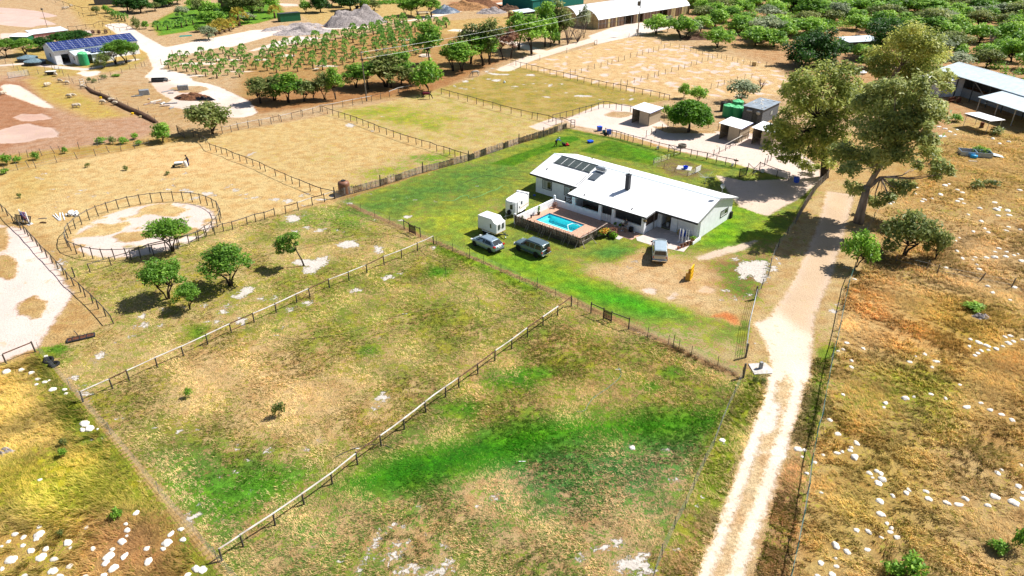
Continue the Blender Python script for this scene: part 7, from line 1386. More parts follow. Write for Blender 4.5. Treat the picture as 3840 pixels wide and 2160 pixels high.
def blk(b):
    MB().bx(-.012,-.002,.9,1.9,0,2.0).build('door', M['steel_dark'], b); MB().bx(3.5,4.6,-.03,-.002,1.0,1.9).build('window', M['charcoal'], b); MB().bx(3.6,4.5,-.045,-.031,1.1,1.8).build('pane', M['curtain'], b)
    MB().lathe([(0,-.5),(.2,-.5),(.22,0),(.2,.5),(0,.5)],(-.28,2.4,2.3),12,axis='y').build('boiler', M['steel'], b,smooth=True); MB().lathe([(0,0),(.25,.03),(.38,.10),(.4,.12)],(-.2,.8,2.1),14,axis='x').build('dish', M['steel'], b)
    st = MB(); rr = random.Random(2); [st.box((rr.uniform(.2,6.8),rr.uniform(.3,3.4),2.9+.02),(rr.uniform(.2,.5),.2,.12),rr.uniform(0,3)) for _ in range(14)]; st.build('roof_stones', M['limestone'], b)
low_building('block_house', 'dark grey block outbuilding with stones on its corrugated roof', 'outbuilding', (45.1,126.7), R(49), 7.2, 3.7, 2.75, 2.85, 'block_grey', 'zinc_grey', .2, blk)
def big_tank(name, label, loc, r, h, mt='tank_green', lid='tank_lid_green'):
    t = thing(name, label, 'water tank', (*loc, 0), 0, 'green water tanks'); MB().lathe([(r,0)]+[(r+.02*(q%2),.1+q*h/14) for q in range(13)]+[(r,h*.93)],(0,0,0),24).build('body', M[mt], t, smooth=True)
    d = MB(); n = 20; d.lathe([(r+.02,h*.93),(r*.98,h*.97),(r*.35,h*1.06),(r*.33,h*1.10),(0,h*1.11)],(0,0,0),n)
    for k in range(8): a = 2*math.pi*k/8; d.beam((r*.4*math.cos(a),r*.4*math.sin(a),h*1.065),(r*math.cos(a),r*math.sin(a),h*.985),.12,.05)
    d.build('lid', M[lid], t); return t
R6 = lambda x, y: G(2360+x/2.4233, 350+y/2.4233)
big_tank('water_tank','front left green water tank of the three by the block outbuilding',R6(893,208),1.05,2.15); big_tank('water_tank','front right green water tank touching the block outbuilding',R6(975,218),1.05,2.05); big_tank('water_tank','rear green water tank peeping over the front two',R6(975,165),1.05,2.1)
big_tank('water_tank','small black water tank left of the green ones',R6(850,160),.6,1.7,'trim_black','trim_black'); big_tank('water_tank','tall ribbed green water tank in front of the solar barn',GT(0,0,857,655),1.05,2.9)
# solar barn
bc = (-110.4,176.8); BR = R(44.5); SB = thing('solar_barn', 'white gabled barn with its whole roof slope covered in blue solar panels', 'barn', (*bc,0), BR)
L_, W_ = 19.5, 8.6; w_ = MB(); t_=.2
for x in (0, L_-t_): w_.add([(xx,y,z) for xx in (x,x+t_) for y,z in ((0,0),(W_,0),(W_,3.15),(W_/2,4.5),(0,3.15))],[(0,1,2,3,4),(9,8,7,6,5)]+[(k,5+k,5+(k+1)%5,(k+1)%5) for k in range(5)])
w_.bx(t_,1.35,0,t_,0,3.15); w_.bx(3.1,L_-t_,0,t_,0,3.15); w_.bx(1.35,3.1,0,t_,2.3,3.15); w_.bx(t_,L_-t_,W_-t_,W_,0,3.15); w_.build('wall', M['white_wall'], SB)
rf = MB(); rf.slab([(-.2,W_/2,4.62),(-.2,-.35,3.22),(L_+.2,-.35,3.22),(L_+.2,W_/2,4.62)],.08); rf.slab([(-.2,W_+.35,3.22),(-.2,W_/2,4.62),(L_+.2,W_/2,4.62),(L_+.2,W_+.35,3.22)],.08); rf.build('roof', M['zinc_grey'], SB)
for k in range(10):
    a0 = .05+k*1.95; p = MB(); z = lambda y: 4.62-(W_/2-y)*.301; p.slab([(a0,4.2,z(4.2)+.08),(a0,-.25,z(-.25)+.08),(a0+1.85,-.25,z(-.25)+.08),(a0+1.85,4.2,z(4.2)+.08)],.04); o = p.build('solar_panel', M['solar_blue'], SB)
    g_ = MB(); [g_.beam((a0,y,z(y)+.085),(a0+1.85,y,z(y)+.085),.05,.012) for y in (.65,1.55,2.45,3.35)]; g_.beam((a0+.62,4.2,z(4.2)+.085),(a0+.62,-.25,z(-.25)+.085),.03,.012); g_.beam((a0+1.24,4.2,z(4.2)+.085),(a0+1.24,-.25,z(-.25)+.085),.03,.012); g_.build('frame', M['solar_line'], o)
MB().bx(-.03,-.002,3.2,4.1,1.3,2.3).build('window', M['charcoal'], SB); MB().bx(-.02,-.002,4.1,4.4,3.5,3.8).build('vent', M['charcoal'], SB); MB().bx(t_,L_-t_,t_,W_-t_,0,.02).build('floor', M['concrete'], SB); MB().bx(.95,3.3,-1.5,-.02,0,.05).build('door_slab', M['concrete'], SB)
an = MB(); an.bx(3.5,3.7,-4.0,0,0,2.5); an.bx(3.7,5.3,-4.0,-3.8,0,2.3); an.bx(7.0,12.0,-4.0,-3.8,0,2.3); an.bx(11.8,12.0,-3.8,0,0,2.5); ao = an.build('annexe_wall', M['white_wall'], SB)
MB().slab([(3.3,0,2.95),(3.3,-4.3,2.35),(6.9,-4.3,2.35),(6.9,0,2.95)],.06).slab([(6.9,.0,2.75),(6.9,-4.3,2.2),(12.2,-4.3,2.2),(12.2,0,2.75)],.06).build('annexe_roof', M['zinc_blue'], SB); MB().bx(3.47,3.498,-2.6,-1.9,1.0,1.8).build('annexe_window', M['charcoal'], SB)
for (x,y) in ((6.6,-.9),(7.9,-.9),(9.2,-.9),(7.4,-2.4),(8.8,-2.4)):
    zz = lambda yy: 2.83+.14*yy; p = MB().slab([(x,y,zz(y)+.3),(x,y-1.4,zz(y-1.4)+.25),(x+1.2,y-1.4,zz(y-1.4)+.25),(x+1.2,y,zz(y)+.3)],.04).build('small_panel', M['solar_blue'], SB); MB().beam((x,y-.7,zz(y-.7)+.285),(x+1.2,y-.7,zz(y-.7)+.285),.03,.012).beam((x+.6,y,zz(y)+.31),(x+.6,y-1.4,zz(y-1.4)+.26),.03,.012).build('frame', M['solar_line'], p)
tag(MB().prism([(-1,-.6),(1,-.6),(1,.6),(-1,.6)],0,.06).build('concrete_pad', M['concrete'], None, (*GT(0,0,590,688),0), R(10)), kind='structure')
for (x,y,r,l) in ((285,612,2.25,'covered round reservoir with a grey tented cover, the farther one'),(357,648,2.3,'covered round reservoir with a grey tented cover, the nearer one')):
    t = thing('reservoir', l, 'reservoir', (*GT(0,0,x,y),0), 0, 'covered reservoirs'); MB().lathe([(r,0),(r,.85),(r*.97,.85)],(0,0,0),24).build('wall', M['charcoal'], t); c = MB(); c.lathe([(r*1.03,.72),(r*1.02,.9),(r*.6,1.12),(r*.15,1.42),(0,1.46)],(0,0,0),18); c.build('cover', M['cover_grey'], t)
def pk_(b):
    e = MB(); [e.box((.5+k*1.1,-.2,2.02),(.14,.3,.1)) for k in range(14)]; e.build('rafter_ends', M['compost'], b)
e0 = Vector(GT(0,0,330,347,2.1)); e1 = Vector(GT(0,0,672,305,2.1)); pv = e1-e0
low_building('pink_shed', 'long pink shed with a blue-grey iron roof behind the dark hedge', 'shed', e0+pv*.01, math.atan2(pv.y,pv.x), pv.length, 5.0, 2.1, 2.5, 'pink_wall', 'zinc_blue', .25, pk_)
e0 = Vector(GT(0,0,90,365,2.0)); e1 = Vector(GT(0,0,265,368,2.0)); pv = e1-e0; low_building('green_shed', 'small shed with a white roof and green front at the left edge', 'shed', e0, math.atan2(pv.y,pv.x), pv.length, 3.5, 1.9, 2.2, 'green_sheet', 'white_roof', .2)
e0 = Vector(GT(0,0,955,52,0)); low_building('open_shed', 'small grey shed with a pale roof at the very top left', 'shed', e0, R(20), 9.5, 4, 2.3, 2.6, 'block_grey', 'zinc_blue', .3)
def gsh(b): [MB().bx(x,x+.05,-.02,-.003,0,2.1).build('rib', M['green_sheet'], b) for x in (1.2,2.4)]
low_building('green_shed', 'dark green iron shed beside the white liquid tanks', 'shed', GT(1,0,250,225), R(33), 6.6, 3.2, 2.5, 2.3, 'green_sheet', 'steel_dark', .15, gsh)
for k,(x,y,l) in enumerate(((340,212,'white caged liquid tank nearest the green shed'),(385,205,'second white caged liquid tank by the green shed'))): t = thing('liquid_tank', l, 'tank', (*GT(1,0,x,y),0), R(33)); MB().bx(-.55,.55,-.5,.5,.14,1.15).build('bottle', M['white_plastic'], t, bevel=.08); c = MB(); [c.bx(-.58,.58,y_-.01,y_+.01,.5,.52) for y_ in (-.53,.53)]; c.bx(-.58,.58,-.53,.53,0,.12); c.build('pallet', M['slat_weathered'], t)
e0 = Vector(GT(0,0,2215,75,0)); low_building('farm_cottage', 'cottage with a pale green roof among the garden trees', 'house', e0, R(25), 12, 6, 2.6, 3.6, 'brown_sheet', 'green_roof', .8)
# plastic tunnels and the net house
P0 = Vector(G(*T(2,0,865,298))); P1 = Vector(G(*T(2,0,1700,155))); GR = math.atan2((P1-P0).y,(P1-P0).x); GL = 46.0; GW = 9.0
gcol = ['plastic tunnel with brown side panels nearest the sandy road','second plastic tunnel behind the first, only its pale roof showing']
arc = [(t, 2.75+2.35*math.sin(math.pi*t/GW)**.75) for t in np.linspace(0,GW,15)]
for k in range(2):
    yo = k*GW; th = thing('plastic_tunnel', gcol[k], 'greenhouse', (P0.x-math.sin(GR)*yo, P0.y+math.cos(GR)*yo, 0), GR, 'plastic tunnels'); r = MB(); n = len(arc)
    r.add([(x,y,z) for x in (-.05,GL) for y,z in arc]+[(x,y,z-.04) for x in (-.05,GL) for y,z in arc],[(q,q+1,n+q+1,n+q) for q in range(n-1)]+[(2*n+q,3*n+q,3*n+q+1,2*n+q+1) for q in range(n-1)]); ro = r.build('roof', M['poly_film'], th, smooth=True)
    hp_ = MB(); [hp_.tube([(x,y,z+.03) for y,z in arc],.035,4) for x in np.arange(0,GL+.1,3.1)]; [hp_.tube([(0,arc[q][0],arc[q][1]+.03),(GL,arc[q][0],arc[q][1]+.03)],.025,4) for q in (3,7,11)]; hp_.build('hoop', M['white_paint'], ro)
    en = MB(); [en.add([(x,y,z-.06) for y,z in arc]+[(x,GW,0),(x,0,0)],[tuple(range(n+2))]) for x in (.05,GL-.1)]; en.build('end_wall', M['straw_sheet'], th)
    fr = MB(); [fr.bx(.0,.04,y,y+.06,0,4.4) for y in (2.2,4.5,6.8)]; fr.bx(.0,.045,.0,GW,2.3,2.36); fr.build('end_frame', M['post_wood'], th)
    if k == 0:
        def gxx(px): q = Vector(G(*T(2,0,px,298-(px-865)*.1713))); return (q-P0).length
        fm = MB(); [fm.bx(x,x+.08,-.06,.02,0,2.75) for x in np.arange(0,GL,3.1)]; fm.build('side_post', M['steel'], th)
        for a,b,c in ((870,960,'b'),(962,984,'s'),(986,1040,'b'),(1042,1054,'s'),(1056,1125,'b'),(1215,1250,'b'),(1252,1262,'s'),(1310,1478,'b'),(1555,1597,'b'),(1599,1640,'s'),(1642,1700,'b'),(1702,1760,'s')):
            MB().bx(gxx(a),gxx(b),-.02,.02,.1,2.7).build('side_panel', M['brown_sheet' if c=='b' else 'straw_sheet'], th)
        cl = MB(); [cl.tube([(x,-.05,.1),(x,-.05,2.7)],.03,4) for x in np.arange(1,GL,1.55)]; cl.tube([(0,-.05,1.5),(gxx(1125),-.05,1.5)],.03,4); cl.build('panel_batten', M['charcoal'], th)
NH = thing('net_house', 'dark green shade-net house behind the plastic tunnels', 'greenhouse', (*GT(2,0,205,110),0), GR); MB().bx(0,26,0,16,0,3.4).build('net_wall', M['shade_teal'], NH); MB().slab([(-.2,-.2,3.42),(26.2,-.2,3.42),(26.2,8,4.6),(-.2,8,4.6)],.05).slab([(-.2,8,4.6),(26.2,8,4.6),(26.2,16.2,3.42),(-.2,16.2,3.42)],.05).build('net_roof', M['net_green'], NH); nr=MB(); [nr.tube([(x,-.05,0),(x,-.05,3.4)],.05,4) for x in (0,4,8,12)]; nr.build('pole', M['post_wood'], NH)
low_building('pump_shed', 'low lean-to with a pale blue cover at the end of the net house', 'shed', GT(2,0,80,185), GR, 7, 3.5, 1.6, 2.0, 'charcoal', 'zinc_blue', .3)
bt = thing('storage_bin', 'brown and cream upright bin standing alone on the pale field', 'bin', (*GT(1,0,2563,180),0)); MB().prism([(-.9,-.8),(.9,-.8),(.9,.8),(-.9,.8)],0,1.7).build('body', M['compost_tan'], bt, bevel=.1); MB().lathe([(.9,1.7),(.8,2.1),(.4,2.3),(0,2.35)],(0,0,0),12).build('cover', M['straw_sheet'], bt)
# long barn at the right
Zp = lambda x,y,z=0: G(3440+x/1.82, 200+y/1.82, z)
BE = Vector((89.4,152.8)); BZ = R(-77.8); RB = thing('open_barn', 'long open-fronted barn with a pale blue iron roof at the right edge', 'barn', (*BE,0), BZ); BLn = 34
MB().slab([(-.3,5.2,5.5),(-.3,0,4.15),(BLn,0,4.15),(BLn,5.2,5.5)][::-1],.08).slab([(-.3,10.6,4.1),(-.3,5.2,5.5),(BLn,5.2,5.5),(BLn,10.6,4.1)][::-1],.08).build('roof', M['zinc_blue'], RB); MB().slab([(-.32,5.4,5.47),(-.32,5.0,5.47),(BLn,5.0,5.47),(BLn,5.4,5.47)][::-1],.03).build('ridge_cap', M['white_paint'], RB)
w_ = MB(); w_.bx(6.0,BLn,2.0,2.15,0,1.75); w_.bx(0,BLn,9.9,10.1,0,4.1); w_.bx(0,.15,.2,9.9,0,4.1); w_.build('wall', M['block_light'], RB)
for x in (6.0,10.2,14.4,18.2,23,28): MB().bx(x,x+.14,.25,.4,0,4.05).build('post', M['steel_dark'], RB)
MB().beam((10.3,.32,3.9),(14.4,.32,1.4),.08,.08).beam((18.3,.3,1.6),(16.6,-2.4,1.5),.08,.08).build('brace', M['steel'], RB)
av = MB(); av.add([(x,y,z) for x in (.3,5.85) for y,z in ((-3.6,0),(2.2,0),(2.2,3.6),(-3.6,3.0))],[(0,1,2,3),(7,6,5,4)]+[(k,4+k,4+(k+1)%4,(k+1)%4) for k in range(4)]); av.build('white_annexe', M['white_wall'], RB); MB().slab([(.1,-3.9,3.06),(6.1,-3.9,3.06),(6.1,2.0,3.68),(.1,2.0,3.68)],.06).build('annexe_roof', M['white_roof'], RB); MB().bx(5.86,5.89,-2.9,-1.9,.1,1.1).build('hatch', M['ridge'], RB)
MB().slab([(17.5,.2,4.0),(17.5,-5.2,3.1),(30,-5.2,3.1),(30,.2,4.0)],.07).build('lean_to_roof', M['zinc_blue'], RB); l = MB(); [l.bx(x,x+.12,-4.9,-4.78,0,3.05) for x in (17.8,22,26,29.5)]; l.build('lean_to_post', M['steel'], RB)
sk = Zp(470,335); dh = thing('rusty_harrow', 'rusty old disc implement with two big wheels lying before the white barn annexe', 'implement', (*GT(3,0,1880,1035),0), R(20)); [MB().lathe([(.45,-.06),(.55,-.08),(.55,.08),(.45,.06)],(x,y,.55),16,axis='y').build('wheel', M['rust'], dh) for x,y in ((-.8,.5),(.5,-.3),(.1,.6))]; MB().beam((-1.3,.1,.5),(1.2,0,.5),.12,.1).beam((-.8,.5,.55),(.5,-.3,.55),.1,.1).beam((.1,.6,.5),(.4,-1.4,.2),.08,.08).build('frame', M['rust'], dh)
cpv = thing('carport', 'small open carport with a flat white roof on thin poles', 'carport', (*Zp(312,500),0), R(-71)); CL = (Vector(Zp(465,550))-Vector(Zp(312,500))).length
MB().slab([(-.3,-.3,2.4),(CL+.4,-.3,2.4),(CL+.4,3.2,2.3),(-.3,3.2,2.3)],.06).build('roof', M['white_roof'], cpv); [MB().tube([(x,y,0),(x,y,2.35)],.045,6).build('pole', M['steel'], cpv) for x in (0,CL) for y in (0,2.8)]; MB().beam((-.2,0,2.3),(CL+.2,0,2.3),.06,.08).build('beam', M['steel_dark'], cpv)
dr = thing('rusty_drum', 'rusty red drum on a stand behind the carport', 'drum', (*GT(3,0,2145,1285),0)); MB().lathe([(.3,.35),(.33,.75),(.31,1.0),(0,1.0)],(0,0,0),14).build('drum', M['rust'], dr); MB().bx(-.25,.25,-.25,.25,0,.35).build('stand', M['brown_sheet'], dr)
cf = thing('cold_frame', 'aluminium-framed cold frame box with an open lid on the rough grass', 'cold frame', (*Zp(485,690),0), R(165)); f_ = MB(); f_.bx(0,4.6,0,.08,0,.75); f_.bx(0,.08,.08,2.0,0,.75); f_.bx(4.52,4.6,.08,2.0,0,.75); f_.bx(.08,4.52,-2.0+3.92,2.0,0,.75); f_.bx(2.2,2.3,.08,1.92,.6,.75); f_.build('frame', M['silver_blue'], cf); MB().bx(.08,4.52,.081,1.9,.05,.1).build('soil', M['soil'], cf); MB().slab([(-1.9,-.1,.05),(-.1,-.1,.35),(-.1,1.3,.35),(-1.9,1.3,.05)],.05).build('lid', M['zinc_blue'], cf)
o = link('flowering_weeds', leaf_mesh('flowering_weeds', [(0,0,.5,1.0,.6,.5),(1.3,-.3,.5,.9,.6,.5),(.6,.3,.6,.8,.6,.5)], 1500, .16, 'leaf_bush', 4, core=.2), None, (*Zp(395,680),0)); tag(o, 'bushy green weeds with yellow flowers growing against the cold frame', 'plants')
tag(MB().lathe([(0,-.5),(.26,-.48),(.28,0),(.26,.48),(0,.5)],(0,0,.27),14,axis='x').build('barrel', M['cyan_plastic'], None, (*Zp(382,715),0), R(-12), smooth=True), 'light blue barrel lying in front of the flowering weeds', 'barrel'); tag(MB().beam((-.6,0,.04),(.6,0,.04),.12,.06).build('plank', M['pvc_white'], None, (*Zp(378,737),0), R(-10)), 'short pale plank on the grass below the light blue barrel', 'plank')
bb = thing('blue_crate', 'bright blue plastic bin seen through the gum branches', 'bin', (*GT(3,0,1465,1385),0), R(30)); MB().add([(-.8,-.6,0),(.8,-.6,0),(.8,.6,0),(-.8,.6,0),(-.95,-.7,.9),(.95,-.7,.9),(.95,.7,.9),(-.95,.7,.9)],[(3,2,1,0),(0,1,5,4),(1,2,6,5),(2,3,7,6),(3,0,4,7)]).build('body', M['barrel_blue'], bb); MB().bx(-1,.1,-.75,.75,.9,1.0).build('lid', M['barrel_blue'], bb)
tag(MB().bx(-.8,.8,-.4,.4,0,.08).box((0,0,.12),(1.3,.6,.06),.2).build('pale_sheet', M['zinc_blue'], None, (*GT(3,0,1745,1375),0), R(20)), 'pale blue sheet lying on the grass right of the gum', 'sheet')
def bk(b): MB().bx(.3,2.2,-.02,-.003,.2,1.6).build('opening_shade', M['gap_shade'], b)  # near-black sheet on the closed wall paints the shade of an open front
low_building('small_shed', 'small open shed with a light iron roof behind the dark shade tree', 'shed', GT(3,0,800,525), R(15), 9.5, 4.5, 2.5, 2.9, 'block_grey', 'zinc_blue', .5, bk)
tag(MB().lathe([(0,0),(.6,.1),(.7,.4),(.4,.7),(0,.75)],(0,0,0),9,sc=(1.6,1)).build('covered_car', M['pvc_white'], None, (*GT(3,0,950,745),0), .4), 'white tarpaulin bundle beside the dark tree', 'bundle')
# poles and power lines
def pole(label, base, top_py, transformer=False):
    x,y = G(*base); h = hgt(*base, top_py); p = thing('power_pole', label, 'power pole', (x,y,0)); p.rotation_euler = (0, R(-1.2) if not transformer else 0, 0)
    MB().lathe([(.15,-.2),(.13,h*.5),(.10,h)],(0,0,0),9).build('shaft', M['post_grey'], p); MB().beam((-.2,-.5,h-.35),(.2,.5,h-.35),.1,.1).build('crossarm', M['steel_dark'], p); MB().lathe([(.03,0),(.06,.1),(.03,.2)],(-.15,-.4,h-.3),8).lathe([(.03,0),(.06,.1),(.03,.2)],(.15,.4,h-.3),8).build('insulator', M['brown_sheet'], p)
    if transformer: MB().bx(-.75,-.15,-.35,.35,h-2.7,h-1.5).build('transformer', M['post_grey'], p, bevel=.05); MB().bx(-.5,-.1,-.4,.5,1.0,1.9).build('meter_box', M['steel'], p)
    else: MB().bx(.1,.28,-.1,.1,h-1.9,h-1.4).build('fuse_box', M['steel_dark'], p)
    return Vector((x,y,h-.15))
pa_ = pole('leaning grey power pole standing at the corner of the tree belt', T(1,0,1115,1018), T(1,0,0,515)[1]); pb_ = pole('power pole carrying a transformer in front of the plastic tunnels', T(2,0,1265,362), T(2,0,0,-45)[1], True)
for k,(off,dz) in enumerate(((Vector((-.15,-.4,0)),0),(Vector((.15,.4,-1.3)),-.2))):
    a,b = pa_+off, pb_+off; pts = [a.lerp(b,t)-Vector((0,0,2.2*4*t*(1-t)*.45)) for t in np.linspace(0,1,17)]
    tag(MB().tube(pts,.02,4).build('power_line', M['wire'], None), ('upper' if k==0 else 'lower')+' power line strung between the two power poles above the trees', 'cable')
tag(MB().tube([(0,0,0),(0,0,5.2)],[.08,.06],7).bx(-.25,.25,-.2,.2,5.2,5.7).build('yard_lamp', M['post_grey'], None, (*GT(0,0,478,282),0)), 'tall thin post with a box on top by the pink shed', 'post')
# ---------------------------------------------------------------- heaps
def heap(name, label, c, rx, ry, h, mt, seed, rz=0, rough=.25, ridge=0, n=34):
    r = np.random.default_rng(seed); mb = MB(); ph = r.uniform(0,6,8); k = n; vs=[]
    for i in range(k+1):
        for j in range(k+1):
            u,v = (i/k*2-1),(j/k*2-1); d = math.hypot(max(0,abs(u)-ridge)/(1-ridge) if ridge else u, v); z = max(0,1-d)**.8*(1+rough*(math.sin(5*u+ph[0])*math.sin(6*v+ph[1])+.6*math.sin(11*u+ph[2])*math.sin(12*v+ph[3])))+rough*.12*r.normal()*(d<1)
            vs.append((u*rx,v*ry,max(-.05,z*h-.04)))
    mb.add(vs,[(i*(k+1)+j,(i+1)*(k+1)+j,(i+1)*(k+1)+j+1,i*(k+1)+j+1) for i in range(k) for j in range(k)]); return tag(mb.build(name, M[mt], None, (*c,0), rz, smooth=True), label, 'heap')
heap('rubble_mound','large grey mound of spoil heaped beside the palm plantation',GT(1,0,1005,240),10.5,5.0,4.2,'rubble_grey',1,R(35),.3,.45)
heap('spoil_heap','dark churned spoil heap in the white sandy pit',GT(1,0,480,330),9,4.5,1.5,'spoil_dark',2,R(20),.7); heap('spoil_heap','low dark bank of spoil along the top of the sandy pit',GT(1,0,370,285),10,1.6,1.0,'spoil_dark',3,R(35),.6,.6)
heap('compost_heap','broad reddish-brown compost heap at the top of the picture',GT(1,0,2220,70),9,6,2.6,'compost',4,R(20),.3,.3); heap('compost_heap','tan-brown compost heap in front of the reddish one',GT(1,0,2110,90),9,4.5,2.2,'compost_tan',5,R(15),.3,.4)
heap('tarped_heap','heap under a blue-grey tarpaulin near the compost heaps',GT(1,0,1905,125),5.2,3.6,2.5,'tarp_blue_grey',6,R(20),.2); heap('rubble_heap','pale grey rubble heap on the straw field',GT(1,0,2370,128),5.5,3.2,1.5,'rubble_grey',7,R(15),.6); heap('rubble_heap','dark brown rubble heap at the right of the pale one',GT(1,0,2540,105),5,3,1.6,'brush_brown',8,R(15),.5)
heap('soil_heap','dark manure heap partly under black plastic in the storage yard',GT(0,0,1940,985),4.0,2.4,1.0,'compost',9,R(-10),.4)
for k,(x,y,a,b) in enumerate(((1850,995,2.0,.8),(2030,1005,3.0,.9),(2100,1000,1.2,.6))): heap('black_plastic_sheet',('crumpled black plastic at the left of the manure heap','long crumpled black plastic sheet before the manure heap','scrap of black plastic at the right of the manure heap')[k],GT(0,0,x,y),a,b,.45,'black_plastic',10+k,R(-5),.9)
heap('brush_heap','heap of brown cut brush at the edge of the thicket',GT(2,0,1890,390),6,2.2,1.2,'brush_brown',13,R(10),.7); heap('brush_heap','second brown brush heap behind the dark shade tree',GT(3,0,910,385),3.5,1.4,.9,'brush_brown',14,0,.7); heap('brush_heap','small heap of dead brush near the far shed',GT(3,0,980,335),3,1.2,.7,'brush_brown',15,0,.7)
heap('stone_heap','grey rubble strip behind the long open barn',GT(3,0,2040,590),5,3.5,.9,'rubble_grey',16,0,.6); heap('ash_heap','burnt grey patch of debris in the golden grass',GT(3,2,2140,290),.9,.6,.3,'rubble_grey',17,0,.9); heap('stone_heap','purplish gravel heap at the left edge of the golden grass',GT(0,3,50,205),.9,.6,.25,'rubble_grey',18,0,.9)
bank = [Vector((*GT(0,0,x,y),0)) for x,y in ((870,880),(940,935),(1020,962),(1110,1005),(1200,1055),(1300,1105),(1400,1145),(1490,1190),(1575,1238))]
tag(MB().tube([b+Vector((0,0,.05)) for b in bank],[.3,.5,.5,.55,.6,.6,.6,.6,.4],8).build('earth_bank', M['brush_brown'], None, smooth=True), kind='structure')
# odds and ends in the storage yard
def stack(label, p, rz, n, L, mt='stack_grey'):
    s = thing('slab_stack', label, 'stack', (*p,0), rz); mb = MB(); [mb.bx(0,L,k*.28,k*.28+.2,0,1.0) for k in range(n)]; mb.build('slabs', M[mt], s); MB().bx(-.05,L+.05,0,n*.28,-.02,.0).bx(.02,.1,-.05,n*.28,1.0,1.05).build('strap', M['charcoal'], s)
stack('grey stack of leaning concrete slabs in the storage yard', GT(0,0,1405,965), R(25), 5, 1.9); stack('second grey stack of slabs by the sandy road', GT(0,0,1790,915), R(20), 4, 2.1)
rr = random.Random(31)
for k,(x,y,l,rz) in enumerate(((1510,1045,2.5,.5),(1570,1020,2.2,.45),(1600,1040,2.0,.2),(1640,1045,1.5,1.2),(1700,1045,3.2,-.15),(1660,1070,1.8,.0),(1730,1090,1.2,.9),(1500,1000,.6,1.3),(1380,970,2.2,0),(1690,920,2.6,.5),(1720,940,1.2,-.4),(1680,820,1.8,.6))):
    tag(MB().beam((-l/2,0,.1),(l/2,0,.12),.28,.16).build('timber_beam', M[rr.choice(('slat_bleached','stack_grey','charcoal','limestone'))], None, (*GT(0,0,x,y),0), rz+.4), f"{'long' if l>2.1 else 'short' if l<1.4 else 'medium'} weathered beam lying among the debris of the storage yard", 'beam', 'beams lying in the storage yard')
bo = thing('upturned_boat','overturned pale dinghy-like trailer body on the sand of the storage yard','boat',(*GT(0,0,1615,820),0),R(10)); MB().loft([[(x,-w_,0),(x,-w_*.9,h*.6),(x,0,h),(x,w_*.9,h*.6),(x,w_,0)] for x,w_,h in ((-1.7,.75,.95),(-.5,.85,1.05),(.9,.8,.95),(1.6,.4,.7))]).build('hull', M['charcoal'], bo); MB().slab([(-1.6,-.6,1.06),(1.2,-.5,1.02),(1.2,.6,1.02),(-1.6,.7,1.06)],.08).build('cover', M['white_plastic'], bo)
tag(MB().prism([(-1.7,-1.1),(1.9,-.9),(1.6,1.2),(-1.5,1.1)],0,.05).build('tarpaulin', M['net_green'], None, (*GT(0,0,1865,362),0), .3), 'flat teal tarpaulin on the grass island of the sandy junction', 'tarpaulin')
tr_ = thing('feed_trough','dark feed trough between two sheep','trough',(*GT(0,0,522,752),0),.2); MB().add([(-.8,-.35,.15),(.8,-.35,.15),(.8,.35,.15),(-.8,.35,.15),(-.95,-.5,.75),(.95,-.5,.75),(.95,.5,.75),(-.95,.5,.75)],[(3,2,1,0),(0,1,5,4),(1,2,6,5),(2,3,7,6),(3,0,4,7)]).build('tub', M['charcoal'], tr_); MB().bx(-1,1,-.55,.55,.75,.83).build('rim', M['white_plastic'], tr_)
for k,(x,y) in enumerate(((640,828),(1015,990),(1335,1150),(1415,1183))): tag(MB().lathe([(.22,0),(.26,.3),(.22,.32),(0,.3)],(0,0,0),10).build('feed_tub', M['yellow' if k!=3 else 'straw_sheet'], None, (*GT(0,0,x,y),0)), ('yellow feed tub beside a sheep near the barn fence','yellow feed tub by the upper dirt bank','yellow feed tub half way down the dirt bank','cream feed tub at the lower dirt bank')[k], 'tub')
for k,(x,y) in enumerate(((940,345),(1000,345),(1068,338))): o=link('pot_bush', leaf_mesh('pot_bush',[(0,0,.7,.6,.6,.6)],160,.2,'leaf_rust',k+3), None, (*GT(0,0,x,y),0)); tag(o, ('dark bush left of the parked cart by the rail fence','low dark cart-like bush by the rail fence','round dark bush at the end of the rail fence')[k], 'bush')
pt = thing('picnic_table','red-topped picnic table with benches under the tall trees','table',(*GT(1,0,1680,140),0),R(20)); MB().bx(-2.2,2.2,-.5,.5,.78,.86).build('top', M['compost'], pt); [MB().bx(-2.2,2.2,s*1.0-.18,s*1.0+.18,.42,.5).build('bench', M['limestone'], pt) for s in (1,-1)]; MB().bx(-1.6,-1.4,-1,1,0,.42).bx(1.4,1.6,-1,1,0,.42).bx(-1.55,-1.45,-.1,.1,.42,.78).bx(1.45,1.55,-.1,.1,.42,.78).build('leg', M['charcoal'], pt)
for k,(x,y) in enumerate(((1030,85),(1075,85),(1110,90))): v=thing('farm_implement',('dark implement parked under the broad tree, left one','dark implement parked under the broad tree, middle one','dark implement parked under the broad tree, right one')[k],'implement',(*GT(1,0,x,y),0),.4*k); MB().beam((-1.2,0,.7),(1.3,0,.7),.5,.3).beam((1.3,0,.7),(2.2,0,.4),.12,.12).build('frame', M['charcoal'], v); [MB().lathe([(.2,-.1),(.5,-.12),(.5,.12),(.2,.1)],(-.4,s*.7,.5),12,axis='y').build('wheel', M['tyre'], v) for s in (1,-1)]
vg = heap('vegetable_patch','bright green vegetable patch at the top edge',GT(1,0,1350,25),10,4,.7,'green_roof',22,R(15),.6,.7); bpy.data.objects.remove(vg)
